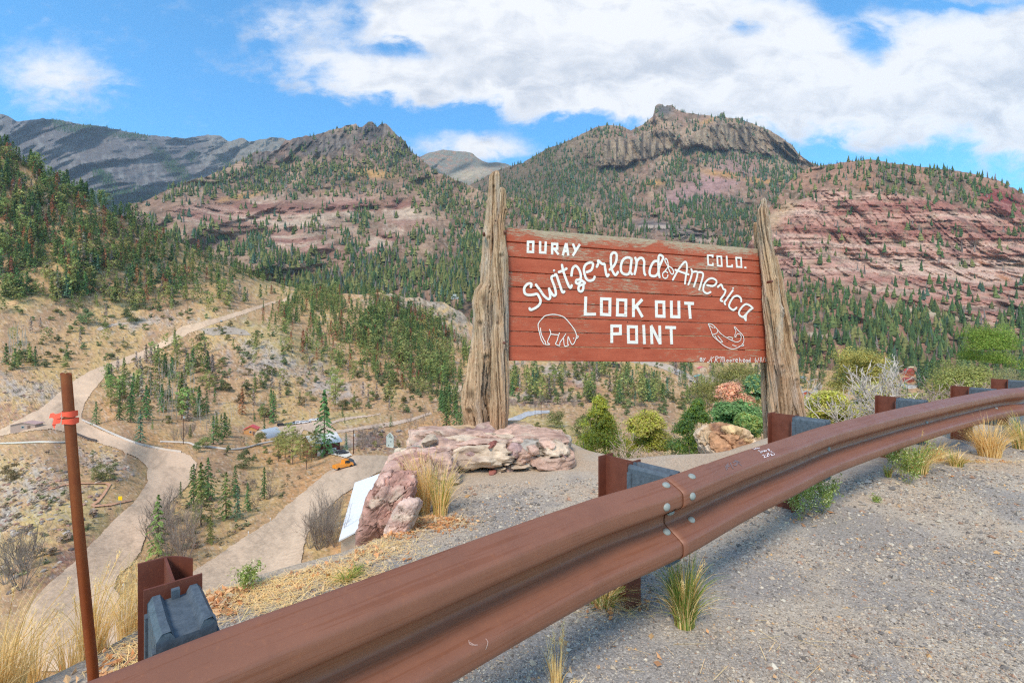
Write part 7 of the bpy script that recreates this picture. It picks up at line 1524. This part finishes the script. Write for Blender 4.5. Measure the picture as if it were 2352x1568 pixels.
# drifting edges: push the direction about before the banks are read
def wnoise(scale, detail, vec, rough=.55, dist=0.):
    n = wn('ShaderNodeTexNoise'); n.inputs['Scale'].default_value = scale; n.inputs['Detail'].default_value = detail
    n.inputs['Roughness'].default_value = rough; n.inputs['Distortion'].default_value = dist; wl(vec, n.inputs['Vector']); return n.outputs['Fac']
cv = wn('ShaderNodeCombineXYZ'); wl(U, cv.inputs[0]); wl(wm('MULTIPLY', Vv, 1.7), cv.inputs[1])
N1, N2, N3 = wnoise(3.2, 8, cv.outputs[0], .6, .3), wnoise(9, 7, cv.outputs[0], .6, .4), wnoise(2.1, 4, cv.outputs[0], .5)
U2 = wm('ADD', U, wm('MULTIPLY_ADD', N1, .16, -.08)); V2 = wm('ADD', Vv, wm('MULTIPLY_ADD', N2, .08, -.04))
BANK = [(118, 172, 118, 74, 1.15), (900, 40, 210, 60, 1.1), (1200, 60, 330, 110, 1.3), (760, 140, 120, 38, .8), (880, 195, 160, 42, 1.0), (1120, 190, 300, 46, 1.15), (1450, 150, 330, 110, 1.3),
 (1640, 210, 300, 90, 1.3), (1830, 110, 130, 90, 1.2), (2000, 190, 260, 80, 1.2), (2180, 90, 170, 70, 1.2), (2300, 180, 180, 110, 1.3), (2060, 300, 260, 50, 1.0), (2340, 320, 110, 60, 1.0), (1500, 20, 400, 50, 1.2),
 (1095, 335, 135, 38, 1.35), (1190, 272, 70, 22, .8), (650, 60, 45, 35, .5), (745, 258, 26, 12, .4), (2420, 60, 110, 60, 1.1), (1400, 232, 230, 30, .7), (2000, 50, 60, 22, .35), (270, 180, 40, 25, .4)]
HOLE = [(905, 112, 100, 18, .75), (830, 60, 50, 22, .5), (1720, 62, 50, 26, 1.0), (1950, 105, 70, 40, .9), (1900, 20, 60, 40, .7), (2200, 15, 160, 12, .6), (1990, 150, 30, 40, .6), (2240, 300, 60, 30, .5), (820, 30, 60, 40, .7), (1520, 350, 240, 50, .6), (1060, 276, 150, 26, .9), (700, 240, 200, 40, .5), (1300, 300, 120, 30, .7), (1960, 380, 160, 26, .7)]
def gsum(L):
    s = None
    for px, py, rx, ry, a in L:
        du = wm('MULTIPLY', wm('SUBTRACT', U2, (px-CX)/F), F/rx); dv = wm('MULTIPLY', wm('SUBTRACT', V2, (CY-py)/F), F/ry)
        g = wm('MULTIPLY', wm('EXPONENT', wm('MULTIPLY', wm('MULTIPLY_ADD', du, du, wm('MULTIPLY', dv, dv)), -1.)), a)
        s = g if s is None else wm('ADD', s, g)
    return s
den = wm('SUBTRACT', gsum(BANK), gsum(HOLE))
front = wm('GREATER_THAN', sp.outputs[1], .2)
den = wm('ADD', wm('MULTIPLY', den, front), wm('MULTIPLY', wm('SUBTRACT', 1., front), wm('MULTIPLY_ADD', N3, 5., -1.9)))
N4 = wnoise(24, 6, cv.outputs[0], .6, .2); den = wm('ADD', den, wm('MULTIPLY_ADD', N4, .8, -.4)); den = wm('ADD', den, wm('MULTIPLY_ADD', N2, 1.7, -.85)); den = wm('ADD', den, wm('MULTIPLY_ADD', N1, .9, -.45))
mr = wn('ShaderNodeMapRange', interpolation_type='SMOOTHSTEP'); wl(den, mr.inputs[0]); mr.inputs[1].default_value = .05; mr.inputs[2].default_value = 1.3
cov = mr.outputs[0]
up_ = wm('GREATER_THAN', sp.outputs[2], 0.)
# cloud tone: thick undersides grey-blue, thin and sunlit tops white
GREY = [(1480, 140, 260, 40, 1.), (1080, 190, 120, 28, .8), (1250, 180, 200, 30, .7), (2320, 190, 160, 60, .9), (1150, 110, 160, 30, .5), (2000, 250, 200, 30, .4), (1700, 250, 200, 30, .3), (60, 215, 90, 20, .4)]
gv = wm('ADD', wm('MULTIPLY', gsum(GREY), .7), wm('MULTIPLY_ADD', N2, 3.4, -1.65)); gv = wm('ADD', gv, wm('MULTIPLY_ADD', N1, 2.2, -1.1)); gv = wm('ADD', gv, 0, 0, True)
gm = wm('MULTIPLY', gv, .85)
ccol = wmix(gm, (8.8, 8.8, 8.9), (5.3, 5.7, 6.4))
tint = wn('ShaderNodeMix', data_type='RGBA', blend_type='MULTIPLY'); tint.inputs[0].default_value = 1; wl(sky.outputs[0], tint.inputs[6]); tint.inputs[7].default_value = (1.2, 2.6, 2.95, 1)
skyc = tint.outputs[2]
col = wmix(wm('MULTIPLY', wm('MULTIPLY', cov, up_), .96), skyc, ccol)
wl(col, bg.inputs['Color']); bg.inputs['Strength'].default_value = .105

sl = bpy.data.lights.new('sun', 'SUN'); so = bpy.data.objects.new('sun', sl); COL.objects.link(so)
sl.energy = 3.0; sl.angle = math.radians(16); sl.color = (1, .88, .74)
sd = Vector((math.sin(SUN_AZ)*math.cos(SUN_EL), math.cos(SUN_AZ)*math.cos(SUN_EL), math.sin(SUN_EL)))
so.rotation_euler = sd.to_track_quat('Z', 'Y').to_euler(); so.location = (0, -5, 30)

if HAZE:
    hb = MB(); hb.box((0, 4200, 1200), (11000, 5200, 1450))
    hm = bpy.data.materials.new('air'); hm.use_nodes = True; ht = hm.node_tree; ht.nodes.clear()
    ho = ht.nodes.new('ShaderNodeOutputMaterial'); hv = ht.nodes.new('ShaderNodeVolumePrincipled'); ht.links.new(hv.outputs[0], ho.inputs['Volume'])
    hv.inputs['Color'].default_value = (.72, .84, 1, 1); hv.inputs['Density'].default_value = HAZE; hv.inputs['Anisotropy'].default_value = .2
    hz = hb.build('haze', hm, kind='stuff')
SC.view_settings.view_transform = 'Standard'; SC.view_settings.look = 'None'; SC.view_settings.exposure = EXPO; SC.view_settings.gamma = 1
SC.cycles.max_bounces = 5; SC.cycles.diffuse_bounces = 3; SC.cycles.glossy_bounces = 2; SC.cycles.transmission_bounces = 2; SC.cycles.volume_bounces = 0; SC.cycles.transparent_max_bounces = 6
SC.cycles.use_adaptive_sampling = True; SC.cycles.adaptive_threshold = .006
SC.cycles.use_denoising = False; SC.cycles.filter_width = 1.25
